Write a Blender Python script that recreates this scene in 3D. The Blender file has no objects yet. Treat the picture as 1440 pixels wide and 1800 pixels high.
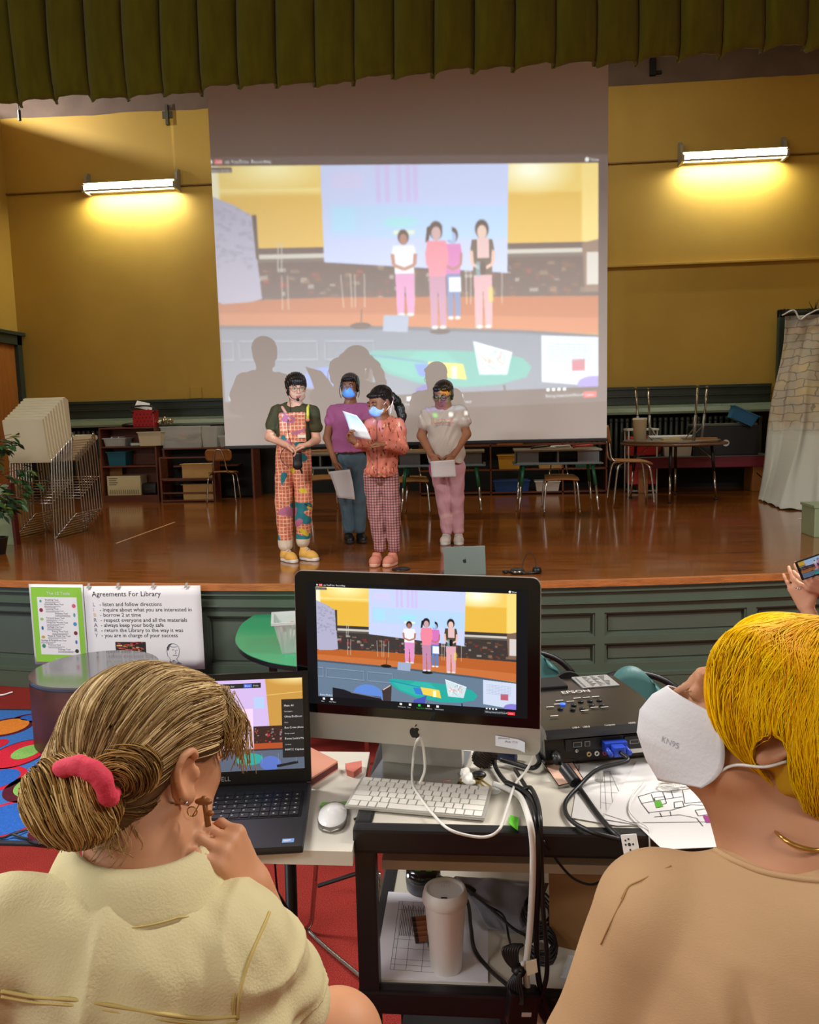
import bpy, bmesh, math, random
import numpy as np
from mathutils import Vector, Matrix, Euler
random.seed(4); np.random.seed(4)
SC = bpy.context.scene
COL = SC.collection
PI = math.pi

# ------------------------------------------------------------------ camera
F = 1440.0
PITCH, YAW, ROLL, CH = math.radians(6.9), math.radians(5.2), math.radians(1.41), 2.0
fw = np.array([-math.sin(YAW)*math.cos(PITCH), math.cos(YAW)*math.cos(PITCH), -math.sin(PITCH)])
rt = np.cross(fw, [0, 0, 1]); rt /= np.linalg.norm(rt); up = np.cross(rt, fw)
RR = rt*math.cos(ROLL) - up*math.sin(ROLL); UU = up*math.cos(ROLL) + rt*math.sin(ROLL)
CAM = np.array([0.0, 0.0, CH])
cd = bpy.data.cameras.new('camera'); cam = bpy.data.objects.new('camera', cd); COL.objects.link(cam)
cam.matrix_world = Matrix(((RR[0], UU[0], -fw[0], 0), (RR[1], UU[1], -fw[1], 0), (RR[2], UU[2], -fw[2], CH), (0, 0, 0, 1)))
cd.sensor_fit = 'HORIZONTAL'; cd.sensor_width = 36.0; cd.lens = 36.0*F/1440.0; cd.clip_start = 0.02; cd.clip_end = 100
SC.camera = cam

# ------------------------------------------------------------------ world, lights, exposure
w = bpy.data.worlds.new('world'); SC.world = w; w.use_nodes = True
w.node_tree.nodes['Background'].inputs[0].default_value = (0.95, 0.95, 1.0, 1)
w.node_tree.nodes['Background'].inputs[1].default_value = 0.28
SC.view_settings.view_transform = 'Standard'; SC.view_settings.look = 'None'
SC.view_settings.exposure = 0.9; SC.view_settings.gamma = 1.0; SC.view_settings.use_curve_mapping = False
SC.cycles.use_denoising = True
SC.cycles.max_bounces = 6; SC.cycles.diffuse_bounces = 3; SC.cycles.glossy_bounces = 3
SC.cycles.transparent_max_bounces = 10; SC.cycles.transmission_bounces = 4
SC.cycles.sample_clamp_indirect = 6.0; SC.cycles.blur_glossy = 0.5
SC.cycles.caustics_reflective = False; SC.cycles.caustics_refractive = False
def area(name, loc, size, sizey, power, color, rot=(0, 0, 0)):
    l = bpy.data.lights.new(name, 'AREA'); l.shape = 'RECTANGLE'; l.size = size; l.size_y = sizey
    l.energy = power; l.color = color
    o = bpy.data.objects.new(name, l); o.location = loc; o.rotation_euler = rot; COL.objects.link(o); return o
# the hall's own ceiling lamps: rows hung over the audience, and one up to the front
for i, (x, y, p) in enumerate(((-3.0, -1.2, 44), (2.4, -1.2, 44), (-3.2, 2.9, 118), (2.6, 2.9, 118))):
    area('hall_lamp', (x, y, 4.15), 1.9, 0.5, p, (1.0, 0.97, 0.93))
# large cool area light on the left of the hall, behind the audience
area('hall_left_light', (-6.3, -1.0, 2.8), 3.0, 2.4, 70, (0.86, 0.93, 1.0), (math.radians(90), 0, math.radians(-75)))

# added fill light for the stage, high up behind the projection screen
area('stage_fill_light', (-.9, 9.6, 6.75), 9.0, 0.4, 60, (1.0, 0.96, 0.80), (math.radians(12), 0, 0))
l = bpy.data.lights.new('side_lamp', 'SPOT'); l.energy = 120; l.spot_size = math.radians(150); l.spot_blend = .3; l.shadow_soft_size = .006; l.color = (.96, .98, 1)  # spot added to throw a slant of light; its source is unseen
o = bpy.data.objects.new('side_lamp', l); COL.objects.link(o); o.location = (-6.9, 10.9, 6.2); o.rotation_euler = Vector((1, 1, .3)).to_track_quat('-Z', 'Y').to_euler()

# ------------------------------------------------------------------ helpers
def PY(px, py, Y):                       # point of the photo's ray at world depth Y
    d = fw*F + RR*(px-720) - UU*(py-900); return CAM + d*(Y/d[1])
def PZ(px, py, Z):                       # point of the photo's ray on the level Z
    d = fw*F + RR*(px-720) - UU*(py-900); return CAM + d*((Z-CH)/d[2])
def PD(px, py, D):                       # point at distance D along the camera axis
    d = fw*F + RR*(px-720) - UU*(py-900); return CAM + d*(D/F)
def lin(c):
    if isinstance(c, str): c = [int(c[i:i+2], 16)/255 for i in (0, 2, 4)]
    return tuple((x/12.92 if x <= .04045 else ((x+.055)/1.055)**2.4) for x in c)
def lina(a): a = np.asarray(a, float); return np.where(a <= .04045, a/12.92, ((a+.055)/1.055)**2.4)

MATS = {}
def mat(name, color='808080', rough=.6, metal=0.0, noise=0.0, nscale=8.0, bump=0.0, bscale=60.0, emit=0.0, alpha=1.0,
        trans=0.0, vcol=False, coat=0.0, spec=.5, sheen=0.0, stretch=(1, 1, 1), sss=0.0):
    if name in MATS: return MATS[name]
    m = bpy.data.materials.new(name); m.use_nodes = True; nt = m.node_tree; N = nt.nodes; L = nt.links
    b = N['Principled BSDF']; c = lin(color)
    b.inputs['Base Color'].default_value = (*c, 1); b.inputs['Roughness'].default_value = rough
    b.inputs['Metallic'].default_value = metal; b.inputs['Alpha'].default_value = alpha
    b.inputs['Transmission Weight'].default_value = trans; b.inputs['Coat Weight'].default_value = coat
    b.inputs['Specular IOR Level'].default_value = spec
    if coat: b.inputs['Coat Roughness'].default_value = .12
    if sheen: b.inputs['Sheen Weight'].default_value = sheen
    if sss:
        b.inputs['Subsurface Weight'].default_value = sss; b.inputs['Subsurface Scale'].default_value = .01
        b.inputs['Subsurface Radius'].default_value = (1, .35, .2)
    src = None
    if vcol:
        a = N.new('ShaderNodeVertexColor'); a.layer_name = 'Col'; src = a.outputs[0]
    if noise or bump:
        tc = N.new('ShaderNodeTexCoord'); mp = N.new('ShaderNodeMapping'); mp.inputs['Scale'].default_value = stretch
        L.new(tc.outputs['Object'], mp.inputs[0])
    if noise:
        n = N.new('ShaderNodeTexNoise'); n.inputs['Scale'].default_value = nscale; n.inputs['Detail'].default_value = 5
        L.new(mp.outputs[0], n.inputs['Vector'])
        mr = N.new('ShaderNodeMapRange'); mr.inputs['From Min'].default_value = .3; mr.inputs['From Max'].default_value = .7
        mr.inputs['To Min'].default_value = 1-noise; mr.inputs['To Max'].default_value = 1+noise*.6
        L.new(n.outputs['Fac'], mr.inputs['Value'])
        mx = N.new('ShaderNodeVectorMath'); mx.operation = 'SCALE'; L.new(mr.outputs[0], mx.inputs['Scale'])
        if src is None: mx.inputs[0].default_value = c
        else: L.new(src, mx.inputs[0])
        src = mx.outputs[0]
    if src is not None: L.new(src, b.inputs['Base Color'])
    if bump:
        n2 = N.new('ShaderNodeTexNoise'); n2.inputs['Scale'].default_value = bscale; n2.inputs['Detail'].default_value = 3
        L.new(mp.outputs[0], n2.inputs['Vector'])
        bp = N.new('ShaderNodeBump'); bp.inputs['Strength'].default_value = bump; bp.inputs['Distance'].default_value = .01
        L.new(n2.outputs['Fac'], bp.inputs['Height']); L.new(bp.outputs[0], b.inputs['Normal'])
    if emit:
        b.inputs['Emission Color'].default_value = (*c, 1); b.inputs['Emission Strength'].default_value = emit
    MATS[name] = m; return m

def mesh_obj(name, V, Fc, material, parent=None, smooth=False, cols=None, mats=None, midx=None):
    me = bpy.data.meshes.new(name); me.from_pydata([tuple(v) for v in V] if not isinstance(V, np.ndarray) else V.tolist(), [], Fc if not isinstance(Fc, np.ndarray) else Fc.tolist())
    if mats:
        for m in mats: me.materials.append(m)
        if midx is not None: me.polygons.foreach_set('material_index', np.asarray(midx, dtype=np.int32))
    else: me.materials.append(material)
    if smooth is True: me.shade_smooth()
    elif smooth:
        me.shade_smooth(); me.set_sharp_from_angle(angle=math.radians(smooth))
    if cols is not None:
        a = me.color_attributes.new('Col', 'FLOAT_COLOR', 'POINT')
        c = np.ones((len(me.vertices), 4), np.float32); c[:, :3] = cols; a.data.foreach_set('color', c.ravel())
    me.update()
    o = bpy.data.objects.new(name, me); COL.objects.link(o)
    if parent is not None: o.parent = parent
    return o

class MB:
    """collects shapes, then builds them as ONE mesh object"""
    def __init__(s): s.V = []; s.F = []
    def add(s, V, Fc):
        n = len(s.V); s.V += [tuple(map(float, v)) for v in V]; s.F += [tuple(i+n for i in f) for f in Fc]; return s
    def box(s, a, b, bev=0.0, M=None):
        (x0, y0, z0), (x1, y1, z1) = a, b
        x0, x1 = min(x0, x1), max(x0, x1); y0, y1 = min(y0, y1), max(y0, y1); z0, z1 = min(z0, z1), max(z0, z1)
        if bev <= 0:
            V = [(x0,y0,z0),(x1,y0,z0),(x1,y1,z0),(x0,y1,z0),(x0,y0,z1),(x1,y0,z1),(x1,y1,z1),(x0,y1,z1)]
            Fc = [(0,3,2,1),(4,5,6,7),(0,1,5,4),(1,2,6,5),(2,3,7,6),(3,0,4,7)]
        else:
            bm = bmesh.new(); bmesh.ops.create_cube(bm, size=1)
            for v in bm.verts: v.co = Vector(((x0+x1)/2+v.co.x*(x1-x0), (y0+y1)/2+v.co.y*(y1-y0), (z0+z1)/2+v.co.z*(z1-z0)))
            bev = min(bev, .49*min(x1-x0, y1-y0, z1-z0))
            bmesh.ops.bevel(bm, geom=bm.edges[:], offset=bev, segments=2, affect='EDGES', profile=.7)
            bm.verts.index_update(); V = [v.co.copy() for v in bm.verts]; Fc = [tuple(v.index for v in f.verts) for f in bm.faces]; bm.free()
        if M is not None: V = [M @ Vector(v) for v in V]
        return s.add(V, Fc)
    def prism(s, pts, axis, a, b, M=None):
        """pts: 2-D outline in the two other axes (x,y | x,z | y,z), extruded along axis from a to b"""
        def P(p, t):
            return {'x': (t, p[0], p[1]), 'y': (p[0], t, p[1]), 'z': (p[0], p[1], t)}[axis]
        n = len(pts); V = [P(p, a) for p in pts]+[P(p, b) for p in pts]
        Fc = [tuple(range(n))[::-1], tuple(range(n, 2*n))]+[(i, (i+1) % n, n+(i+1) % n, n+i) for i in range(n)]
        if M is not None: V = [M @ Vector(v) for v in V]
        return s.add(V, Fc)
    def lathe(s, prof, c=(0, 0, 0), n=24, M=None):
        V = []; Fc = []
        for r, z in prof:
            for k in range(n):
                t = 2*PI*k/n; V.append((c[0]+r*math.cos(t), c[1]+r*math.sin(t), c[2]+z))
        for j in range(len(prof)-1):
            for k in range(n):
                a = j*n+k; b = j*n+(k+1) % n; Fc.append((a, b, b+n, a+n))
        if prof[0][0] > 1e-6: Fc.append(tuple(range(n))[::-1])
        if prof[-1][0] > 1e-6: Fc.append(tuple(range((len(prof)-1)*n, len(prof)*n)))
        if M is not None: V = [M @ Vector(v) for v in V]
        return s.add(V, Fc)
    def tube(s, path, r, n=8, closed=False, r2=None):
        P = [Vector(p) for p in path]; m = len(P); V = []; Fc = []
        rs = r if hasattr(r, '__len__') else ([r]*m if r2 is None else [r+(r2-r)*i/(m-1) for i in range(m)])
        prev = None
        for i in range(m):
            a = P[i-1] if (i > 0 or closed) else P[i]; b = P[(i+1) % m] if (i < m-1 or closed) else P[i]
            t = (b-a).normalized() if (b-a).length > 1e-9 else Vector((0, 0, 1))
            if prev is None:
                h = Vector((0, 0, 1)) if abs(t.z) < .9 else Vector((1, 0, 0)); u = t.cross(h).normalized()
            else:
                u = (prev-t*prev.dot(t)); u = u.normalized() if u.length > 1e-6 else t.orthogonal().normalized()
            prev = u; v = t.cross(u)
            for k in range(n):
                an = 2*PI*k/n; V.append(P[i]+u*(rs[i]*math.cos(an))+v*(rs[i]*math.sin(an)))
        for i in range(m-1 if not closed else m):
            for k in range(n):
                a = i*n+k; b = i*n+(k+1) % n; c = ((i+1) % m)*n; Fc.append((a, b, c+(k+1) % n, c+k))
        if not closed: Fc += [tuple(range(n))[::-1], tuple(range((m-1)*n, m*n))]
        return s.add(V, Fc)
    def ellip(s, c, r, n=16, m=10, M=None):
        V = []; Fc = []
        for j in range(m+1):
            ph = PI*j/m
            for k in range(n):
                t = 2*PI*k/n; V.append((c[0]+r[0]*math.sin(ph)*math.cos(t), c[1]+r[1]*math.sin(ph)*math.sin(t), c[2]+r[2]*math.cos(ph)))
        for j in range(m):
            for k in range(n):
                a = j*n+k; b = j*n+(k+1) % n; Fc.append((a, a+n, b+n, b))
        if M is not None: V = [M @ Vector(v) for v in V]
        return s.add(V, Fc)
    def grid(s, fn, nu, nv, two=False):
        V = [fn(i/nu, j/nv) for j in range(nv+1) for i in range(nu+1)]
        Fc = [(j*(nu+1)+i, j*(nu+1)+i+1, (j+1)*(nu+1)+i+1, (j+1)*(nu+1)+i) for j in range(nv) for i in range(nu)]
        return s.add(V, Fc)
    def build(s, name, material, parent=None, smooth=False, cols=None):
        return mesh_obj(name, s.V, s.F, material, parent, smooth, cols)

def thing(name, label, cat, loc=(0, 0, 0), rz=0.0, group=None):
    o = bpy.data.objects.new(name, None); COL.objects.link(o); o.location = tuple(map(float, loc)); o.rotation_euler = (0, 0, rz)
    o.empty_display_size = .05
    o['label'] = label; o['category'] = cat
    if group: o['group'] = group
    return o
def tag(o, label, cat, group=None, kind=None):
    o['label'] = label; o['category'] = cat
    if group: o['group'] = group
    if kind: o['kind'] = kind
    return o
def struct(o): o['kind'] = 'structure'; return o
def copy_tree(o, parent=None):
    c = o.copy(); COL.objects.link(c)
    if parent is not None: c.parent = parent
    for ch in list(o.children): copy_tree(ch, c)
    return c
def spline(pts, n=8):
    """Catmull-Rom through pts"""
    P = [np.array(p, float) for p in pts]; P = [2*P[0]-P[1]]+P+[2*P[-1]-P[-2]]; out = []
    for i in range(1, len(P)-2):
        for k in range(n):
            t = k/n; a, b, c, d = P[i-1:i+3]
            out.append(.5*((2*b)+(-a+c)*t+(2*a-5*b+4*c-d)*t*t+(-a+3*b-3*c+d)*t**3))
    out.append(P[-2]); return out
def text_obj(name, s, size, material, parent, M, align='LEFT', depth=0.0, shear=0.0):
    cu = bpy.data.curves.new(name, 'FONT'); cu.body = s; cu.size = size; cu.align_x = align; cu.extrude = depth; cu.shear = shear
    cu.resolution_u = 3
    o = bpy.data.objects.new(name, cu); COL.objects.link(o); bpy.context.view_layer.update()
    me = bpy.data.meshes.new_from_object(o.evaluated_get(bpy.context.evaluated_depsgraph_get()))
    bpy.data.objects.remove(o); me.materials.clear(); me.materials.append(material); me.transform(M)
    o = bpy.data.objects.new(name, me); COL.objects.link(o)
    if parent is not None: o.parent = parent
    return o
def texts(name, items, material, parent, M):
    """several lines of print joined into one mesh: items = (string, x, y, size)"""
    mb = MB()
    for s, x, y, sz in items:
        cu = bpy.data.curves.new('t', 'FONT'); cu.body = s; cu.size = sz; cu.resolution_u = 2
        o = bpy.data.objects.new('t', cu); COL.objects.link(o); bpy.context.view_layer.update()
        me = bpy.data.meshes.new_from_object(o.evaluated_get(bpy.context.evaluated_depsgraph_get()))
        mb.add([M @ Vector((v.co.x+x, v.co.y+y, 0)) for v in me.vertices], [tuple(p.vertices) for p in me.polygons])
        bpy.data.objects.remove(o); bpy.data.meshes.remove(me)
    o = mb.build(name, material, parent); o['kind'] = 'stuff'; return o
# ------------------------------------------------------------------ the setting
SZ = 0.822                                   # stage level
WY = 12.3                                    # back wall of the stage
def edgeY(x): return 5.56+.029*(x+1)**2      # the stage lip is bowed

def wood_mat(name, c1, c2, c3, board, rough, gloss=0.0, along='X', gap=True):
    m = bpy.data.materials.new(name); m.use_nodes = True; nt = m.node_tree; N = nt.nodes; L = nt.links
    b = N['Principled BSDF']; b.inputs['Roughness'].default_value = rough; b.inputs['Coat Weight'].default_value = gloss; b.inputs['Coat Roughness'].default_value = .09
    tc = N.new('ShaderNodeTexCoord'); sx = N.new('ShaderNodeSeparateXYZ'); L.new(tc.outputs['Object'], sx.inputs[0])
    A, B = ('X', 'Y') if along == 'X' else ('Y', 'X')
    dv = N.new('ShaderNodeMath'); dv.operation = 'DIVIDE'; L.new(sx.outputs[B], dv.inputs[0]); dv.inputs[1].default_value = board
    fl = N.new('ShaderNodeMath'); fl.operation = 'FLOOR'; L.new(dv.outputs[0], fl.inputs[0])
    wn = N.new('ShaderNodeTexWhiteNoise'); wn.noise_dimensions = '1D'; L.new(fl.outputs[0], wn.inputs['W'])
    # each board is also cut into lengths
    ml = N.new('ShaderNodeMath'); ml.operation = 'MULTIPLY_ADD'; L.new(wn.outputs['Value'], ml.inputs[0]); ml.inputs[1].default_value = 7.0
    ad = N.new('ShaderNodeMath'); ad.operation = 'DIVIDE'; L.new(sx.outputs[A], ad.inputs[0]); ad.inputs[1].default_value = 2.6; L.new(ad.outputs[0], ml.inputs[2])
    f2 = N.new('ShaderNodeMath'); f2.operation = 'FLOOR'; L.new(ml.outputs[0], f2.inputs[0])
    cb = N.new('ShaderNodeCombineXYZ'); L.new(fl.outputs[0], cb.inputs[0]); L.new(f2.outputs[0], cb.inputs[1])
    w2 = N.new('ShaderNodeTexWhiteNoise'); w2.noise_dimensions = '2D'; L.new(cb.outputs[0], w2.inputs['Vector'])
    mp = N.new('ShaderNodeMapping'); mp.inputs['Scale'].default_value = (1.2, 26, 1) if along == 'X' else (26, 1.2, 1); L.new(tc.outputs['Object'], mp.inputs[0])
    ns = N.new('ShaderNodeTexNoise'); ns.inputs['Scale'].default_value = 2.2; ns.inputs['Detail'].default_value = 6; L.new(mp.outputs[0], ns.inputs['Vector'])
    n3 = N.new('ShaderNodeTexNoise'); n3.inputs['Scale'].default_value = .8; n3.inputs['Detail'].default_value = 3; L.new(tc.outputs['Object'], n3.inputs['Vector'])
    m1 = N.new('ShaderNodeMix'); m1.data_type = 'RGBA'; L.new(w2.outputs['Value'], m1.inputs['Factor']); m1.inputs[6].default_value = (*lin(c1), 1); m1.inputs[7].default_value = (*lin(c2), 1)
    r = N.new('ShaderNodeMapRange'); r.inputs['From Min'].default_value = .38; r.inputs['From Max'].default_value = .72; L.new(ns.outputs['Fac'], r.inputs['Value'])
    m2 = N.new('ShaderNodeMix'); m2.data_type = 'RGBA'; L.new(r.outputs[0], m2.inputs['Factor']); L.new(m1.outputs[2], m2.inputs[6]); m2.inputs[7].default_value = (*lin(c3), 1)
    src = m2.outputs[2]
    if gap:
        fr = N.new('ShaderNodeMath'); fr.operation = 'FRACT'; L.new(dv.outputs[0], fr.inputs[0])
        lt = N.new('ShaderNodeMath'); lt.operation = 'LESS_THAN'; L.new(fr.outputs[0], lt.inputs[0]); lt.inputs[1].default_value = .07
        m3 = N.new('ShaderNodeMix'); m3.data_type = 'RGBA'; L.new(lt.outputs[0], m3.inputs['Factor']); L.new(src, m3.inputs[6]); m3.inputs[7].default_value = (*lin('2a1206'), 1); src = m3.outputs[2]
    L.new(src, b.inputs['Base Color'])
    r3 = N.new('ShaderNodeMapRange'); r3.inputs['To Min'].default_value = rough*.75; r3.inputs['To Max'].default_value = rough*1.3; L.new(n3.outputs['Fac'], r3.inputs['Value']); L.new(r3.outputs[0], b.inputs['Roughness'])
    bp = N.new('ShaderNodeBump'); bp.inputs['Strength'].default_value = .06; bp.inputs['Distance'].default_value = .01; L.new(ns.outputs['Fac'], bp.inputs['Height']); L.new(bp.outputs[0], b.inputs['Normal'])
    MATS[name] = m; return m

M_stage = wood_mat('stage_wood', '924a10', '6c350a', 'a8662a', .058, .17, .45)
M_green = mat('trim_green', '4f5d4e', .42, noise=.10, nscale=3, bump=.05, bscale=30)
M_greenL = mat('panel_green', '535f52', .38, noise=.08, nscale=2.5, bump=.06, bscale=14)
M_dgreen = mat('dark_green', '2f3a30', .4, noise=.1)
M_yel = mat('mustard_wall', 'b8933a', .62, noise=.10, nscale=.9, bump=.18, bscale=9)
M_plast = mat('bare_plaster', '6d5a4c', .9, noise=.22, nscale=2.5, bump=.2, bscale=12)
M_white = mat('white_paint', 'dcdad2', .6, noise=.05)
M_black = mat('black_paint', '0d0d0f', .42)
M_hall = mat('hall_wall', 'b9b092', .8, noise=.05, nscale=1)

def carpet():
    m = bpy.data.materials.new('red_carpet'); m.use_nodes = True; nt = m.node_tree; N = nt.nodes; L = nt.links; b = N['Principled BSDF']
    b.inputs['Roughness'].default_value = 1; b.inputs['Specular IOR Level'].default_value = .05
    tc = N.new('ShaderNodeTexCoord'); n = N.new('ShaderNodeTexNoise'); n.inputs['Scale'].default_value = 260; n.inputs['Detail'].default_value = 2; L.new(tc.outputs['Object'], n.inputs['Vector'])
    n2 = N.new('ShaderNodeTexNoise'); n2.inputs['Scale'].default_value = 3; L.new(tc.outputs['Object'], n2.inputs['Vector'])
    r = N.new('ShaderNodeValToRGB'); r.color_ramp.elements[0].position = .3; r.color_ramp.elements[0].color = (*lin('5c1715'), 1); r.color_ramp.elements[1].position = .72; r.color_ramp.elements[1].color = (*lin('9c3a32'), 1)
    L.new(n.outputs['Fac'], r.inputs[0]); mx = N.new('ShaderNodeVectorMath'); mx.operation = 'SCALE'; L.new(r.outputs[0], mx.inputs[0])
    mr = N.new('ShaderNodeMapRange'); mr.inputs['To Min'].default_value = .75; mr.inputs['To Max'].default_value = 1.2; L.new(n2.outputs['Fac'], mr.inputs['Value']); L.new(mr.outputs[0], mx.inputs['Scale'])
    L.new(mx.outputs[0], b.inputs['Base Color'])
    bp = N.new('ShaderNodeBump'); bp.inputs['Strength'].default_value = .5; bp.inputs['Distance'].default_value = .004; L.new(n.outputs['Fac'], bp.inputs['Height']); L.new(bp.outputs[0], b.inputs['Normal'])
    return m
M_carpet = carpet()

XL, XR = -7.12, 5.6
o = MB().box((-7.6, -4.5, -.1), (7.2, 6.6, 0)).build('floor', M_carpet); struct(o)
# carpet seams / tile edges that show as faint lines
# stage floor, with the nosing as its own strip
xs = np.linspace(-7.4, 7.0, 49)
out = [(x, edgeY(x)) for x in xs]+[(7.0, WY+.1), (-7.4, WY+.1)]
stage = struct(MB().prism(out, 'z', SZ-.05, SZ).build('floor_stage', M_stage))
M_nose = mat('worn_nosing', 'b0682e', .5, noise=.3, nscale=6, stretch=(1, 6, 6), bump=.4, bscale=40)
mb = MB()
for a, b in zip(xs[:-1], xs[1:]):
    p = [(a, edgeY(a)-.035), (b, edgeY(b)-.035), (b, edgeY(b)+.02), (a, edgeY(a)+.02)]
    mb.prism(p, 'z', SZ-.04, SZ+.002)
mb.build('nosing', M_nose, stage, 30)
# front of the stage: boarded wall with rails, stiles and sunk panels following the bow
front = bpy.data.objects.new('wall_stage_front', None); COL.objects.link(front); struct(front)
def strip(mb, x0, x1, z0, z1, off, th=.02, n=None):
    n = n or max(1, int(abs(x1-x0)/.3))
    X = np.linspace(x0, x1, n+1)
    for a, b in zip(X[:-1], X[1:]):
        mb.prism([(a, edgeY(a)+off), (b, edgeY(b)+off), (b, edgeY(b)+off+th), (a, edgeY(a)+off+th)], 'z', z0, z1)
mb = MB(); strip(mb, -7.4, 7, 0, SZ-.05, .075, .05); mb.build('back_board', M_greenL, front, 30)
mb = MB(); strip(mb, -7.4, 7, .775, .785, -.03, .1); strip(mb, -7.4, 7, .74, .775, -.012, .1); strip(mb, -7.4, 7, .665, .74, .012, .1); strip(mb, -7.4, 7, .655, .668, .0, .1)
mb.build('cornice', M_green, front, 30)
mb = MB(); strip(mb, -7.4, 7, .582, .655, .03, .05); mb.build('rail', M_green, front, 30)
mb = MB(); strip(mb, -7.4, 7, .15, .215, .03, .05); strip(mb, -7.4, 7, .13, .155, -.005, .08); mb.build('rail', M_green, front, 30)
mb = MB(); strip(mb, -7.4, 7, 0, .13, -.0, .06); mb.build('baseboard', M_green, front, 30)
st = [-5.79, -4.86, -3.93, -3.0, -2.03, -1.10, -.14, .80, 1.87, 2.94, 4.0, 5.1, 6.1]
for x in st:
    mb = MB(); strip(mb, x-.033, x+.033, .215, .582, .03, .05, 1); mb.build('stile', M_green, front)
for a, b in zip(st[:-1], st[1:]):
    a += .033; b -= .033
    zz = [(.215, .582)] if b < .5 else [(.215, .36), (.415, .582)]
    if b > .5:
        mb = MB(); strip(mb, a, b, .36, .415, .03, .05); mb.build('rail', M_green, front, 30)
    for z0, z1 in zz:
        mb = MB()
        strip(mb, a+.03, b-.03, z0+.03, z1-.03, .066, .012)          # flat field
        for u, v, p, q in ((a, a+.014, z0, z1), (b-.014, b, z0, z1), (a, b, z0, z0+.012), (a, b, z1-.012, z1)):
            strip(mb, u, v, p, q, .042, .04, None if v-u > .1 else 1)                    # bolection bead round it
        mb.build('panel', M_greenL, front, 30)

# stage walls and ceiling
wall = struct(MB().box((XL-.2, WY, SZ-.05), (XR+.2, WY+.15, 7.0)).build('wall_back', M_yel))
mb = MB(); n = 90; X = np.linspace(XL, XR, n)
rng = np.random.RandomState(3); e = 6.50+.012*np.cumsum(rng.randn(n))*.5; e = np.clip(e, 6.46, 6.55)
V = [(x, WY-.004, z) for x, z in zip(X, e)]+[(x, WY-.004, 7.0) for x in X]
mb.add(V, [(i, i+1, n+i+1, n+i) for i in range(n-1)]); mb.build('plaster_band', M_plast, wall)
mb = MB().box((XL, WY-.03, 5.415), (XR, WY, 5.432)); mb.build('picture_rail', mat('rail_dark', '7a5a1c', .5), wall)
mb = MB().box((1.0, WY-.045, 3.99), (XR, WY, 4.03), .01); mb.build('picture_rail', M_yel, wall)
mb = MB().box((-4.42, WY-.03, 2.30), (-4.25, WY, 2.47), .004); mb.build('blank_plate', M_yel, wall)
mb = MB().box((-4.62, WY-.02, 6.38), (-4.47, WY, 6.48), .004).box((-4.56, WY-.06, 6.28), (-4.52, WY, 6.56)); mb.build('bracket', mat('dull_metal', '5d594c', .5, .6), wall)
mb = MB().box((2.38, WY-.07, 6.56), (2.46, WY, 6.78)).box((2.46, WY-.04, 6.58), (2.54, WY, 6.62)); mb.build('bracket', mat('dark_metal', '1b1613', .5, .6), wall)
struct(MB().box((XL-.2, 6.3, SZ-.05), (XL, WY+.1, 7.0)).build('wall_left', M_yel))
struct(MB().box((XR, 6.3, SZ-.05), (XR+.2, WY+.1, 7.0)).build('wall_right', M_yel))
struct(MB().box((-7.6, 6.25, 6.95), (7.2, WY+.1, 7.1)).build('ceiling_stage', M_plast))
# hall shell round the audience
struct(MB().box((-7.8, -4.6, 0), (-7.6, 6.4, 6.8)).build('wall_hall_left', M_hall))
struct(MB().box((7.2, -4.6, 0), (7.4, 6.4, 6.8)).build('wall_hall_right', M_hall))
struct(MB().box((-7.8, -4.7, 0), (7.4, -4.5, 6.8)).build('wall_hall_back', M_hall))
struct(MB().box((-7.8, -4.7, 6.8), (7.4, 6.4, 6.95)).build('ceiling', M_white))
struct(MB().box((-7.8, 6.35, 5.3), (7.4, 6.6, 7.0)).build('wall_proscenium', M_hall))
struct(MB().box((-7.8, 6.1, 0), (-6.3, 6.4, 6.8)).box((5.3, 6.45, 0), (7.4, 6.6, 6.8)).build('trim_1', M_green))

# wainscot of the back wall: capped boards, and the ledge over the radiators
wc = bpy.data.objects.new('trim_2', None); COL.objects.link(wc); struct(wc)
CX0, CX1 = XL, 4.12
for z0, z1, y, mm in ((2.25, 2.295, .075, M_dgreen), (2.17, 2.25, .045, M_dgreen), (2.145, 2.17, .06, M_dgreen), (2.03, 2.145, .03, M_dgreen)):
    MB().box((CX0, WY-y, z0), (CX1, WY, z1), .006).build('board', mm, wc)
pr = [(WY, 2.03), (WY-.20, 2.02), (WY-.30, 1.985), (WY-.345, 1.93), (WY-.345, 1.90), (WY-.28, 1.89), (WY, 1.89)]
MB().prism(pr, 'x', CX0+.1, CX1).build('ledge', mat('ledge_green', '6a7560', .3, coat=.3), wc)
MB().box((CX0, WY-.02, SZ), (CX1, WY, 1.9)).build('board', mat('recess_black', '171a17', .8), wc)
# radiators: one thing each, every column a part
M_rad = mat('radiator_paint', '3b4037', .38, .3)
def radiator(x0, n, label):
    t = thing('radiator', label, 'radiator', (x0, WY-.16, SZ), 0, 'column radiators along the stage wall')
    me = None
    for i in range(n):
        if me is None:
            mb = MB()
            for dy in (-.07, 0, .07): mb.box((-.024, dy-.026, .30), (.024, dy+.026, 1.0), .018)
            mb.box((-.028, -.1, .28), (.028, .1, .34), .02).box((-.028, -.1, .96), (.028, .1, 1.03), .02)
            f = mb.build('column', M_rad, t, True); me = f.data
        else:
            f = bpy.data.objects.new('column', me); COL.objects.link(f); f.parent = t
        f.location = (i*.077, 0, 0)
    MB().box((-.05, -.05, 0), (0, .05, .3)).build('foot', M_rad, t); MB().box((n*.077-.03, -.05, 0), (n*.077+.02, .05, .3)).build('foot', M_rad, t)
    MB().tube([(-.05, 0, .32), (n*.077, 0, .32)], .02).build('pipe', M_rad, t)
radiator(-6.75, 44, 'dark column radiator under the ledge behind stacked chairs and bookcase')
radiator(1.15, 37, 'dark column radiator under the ledge behind the round table')

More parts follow.
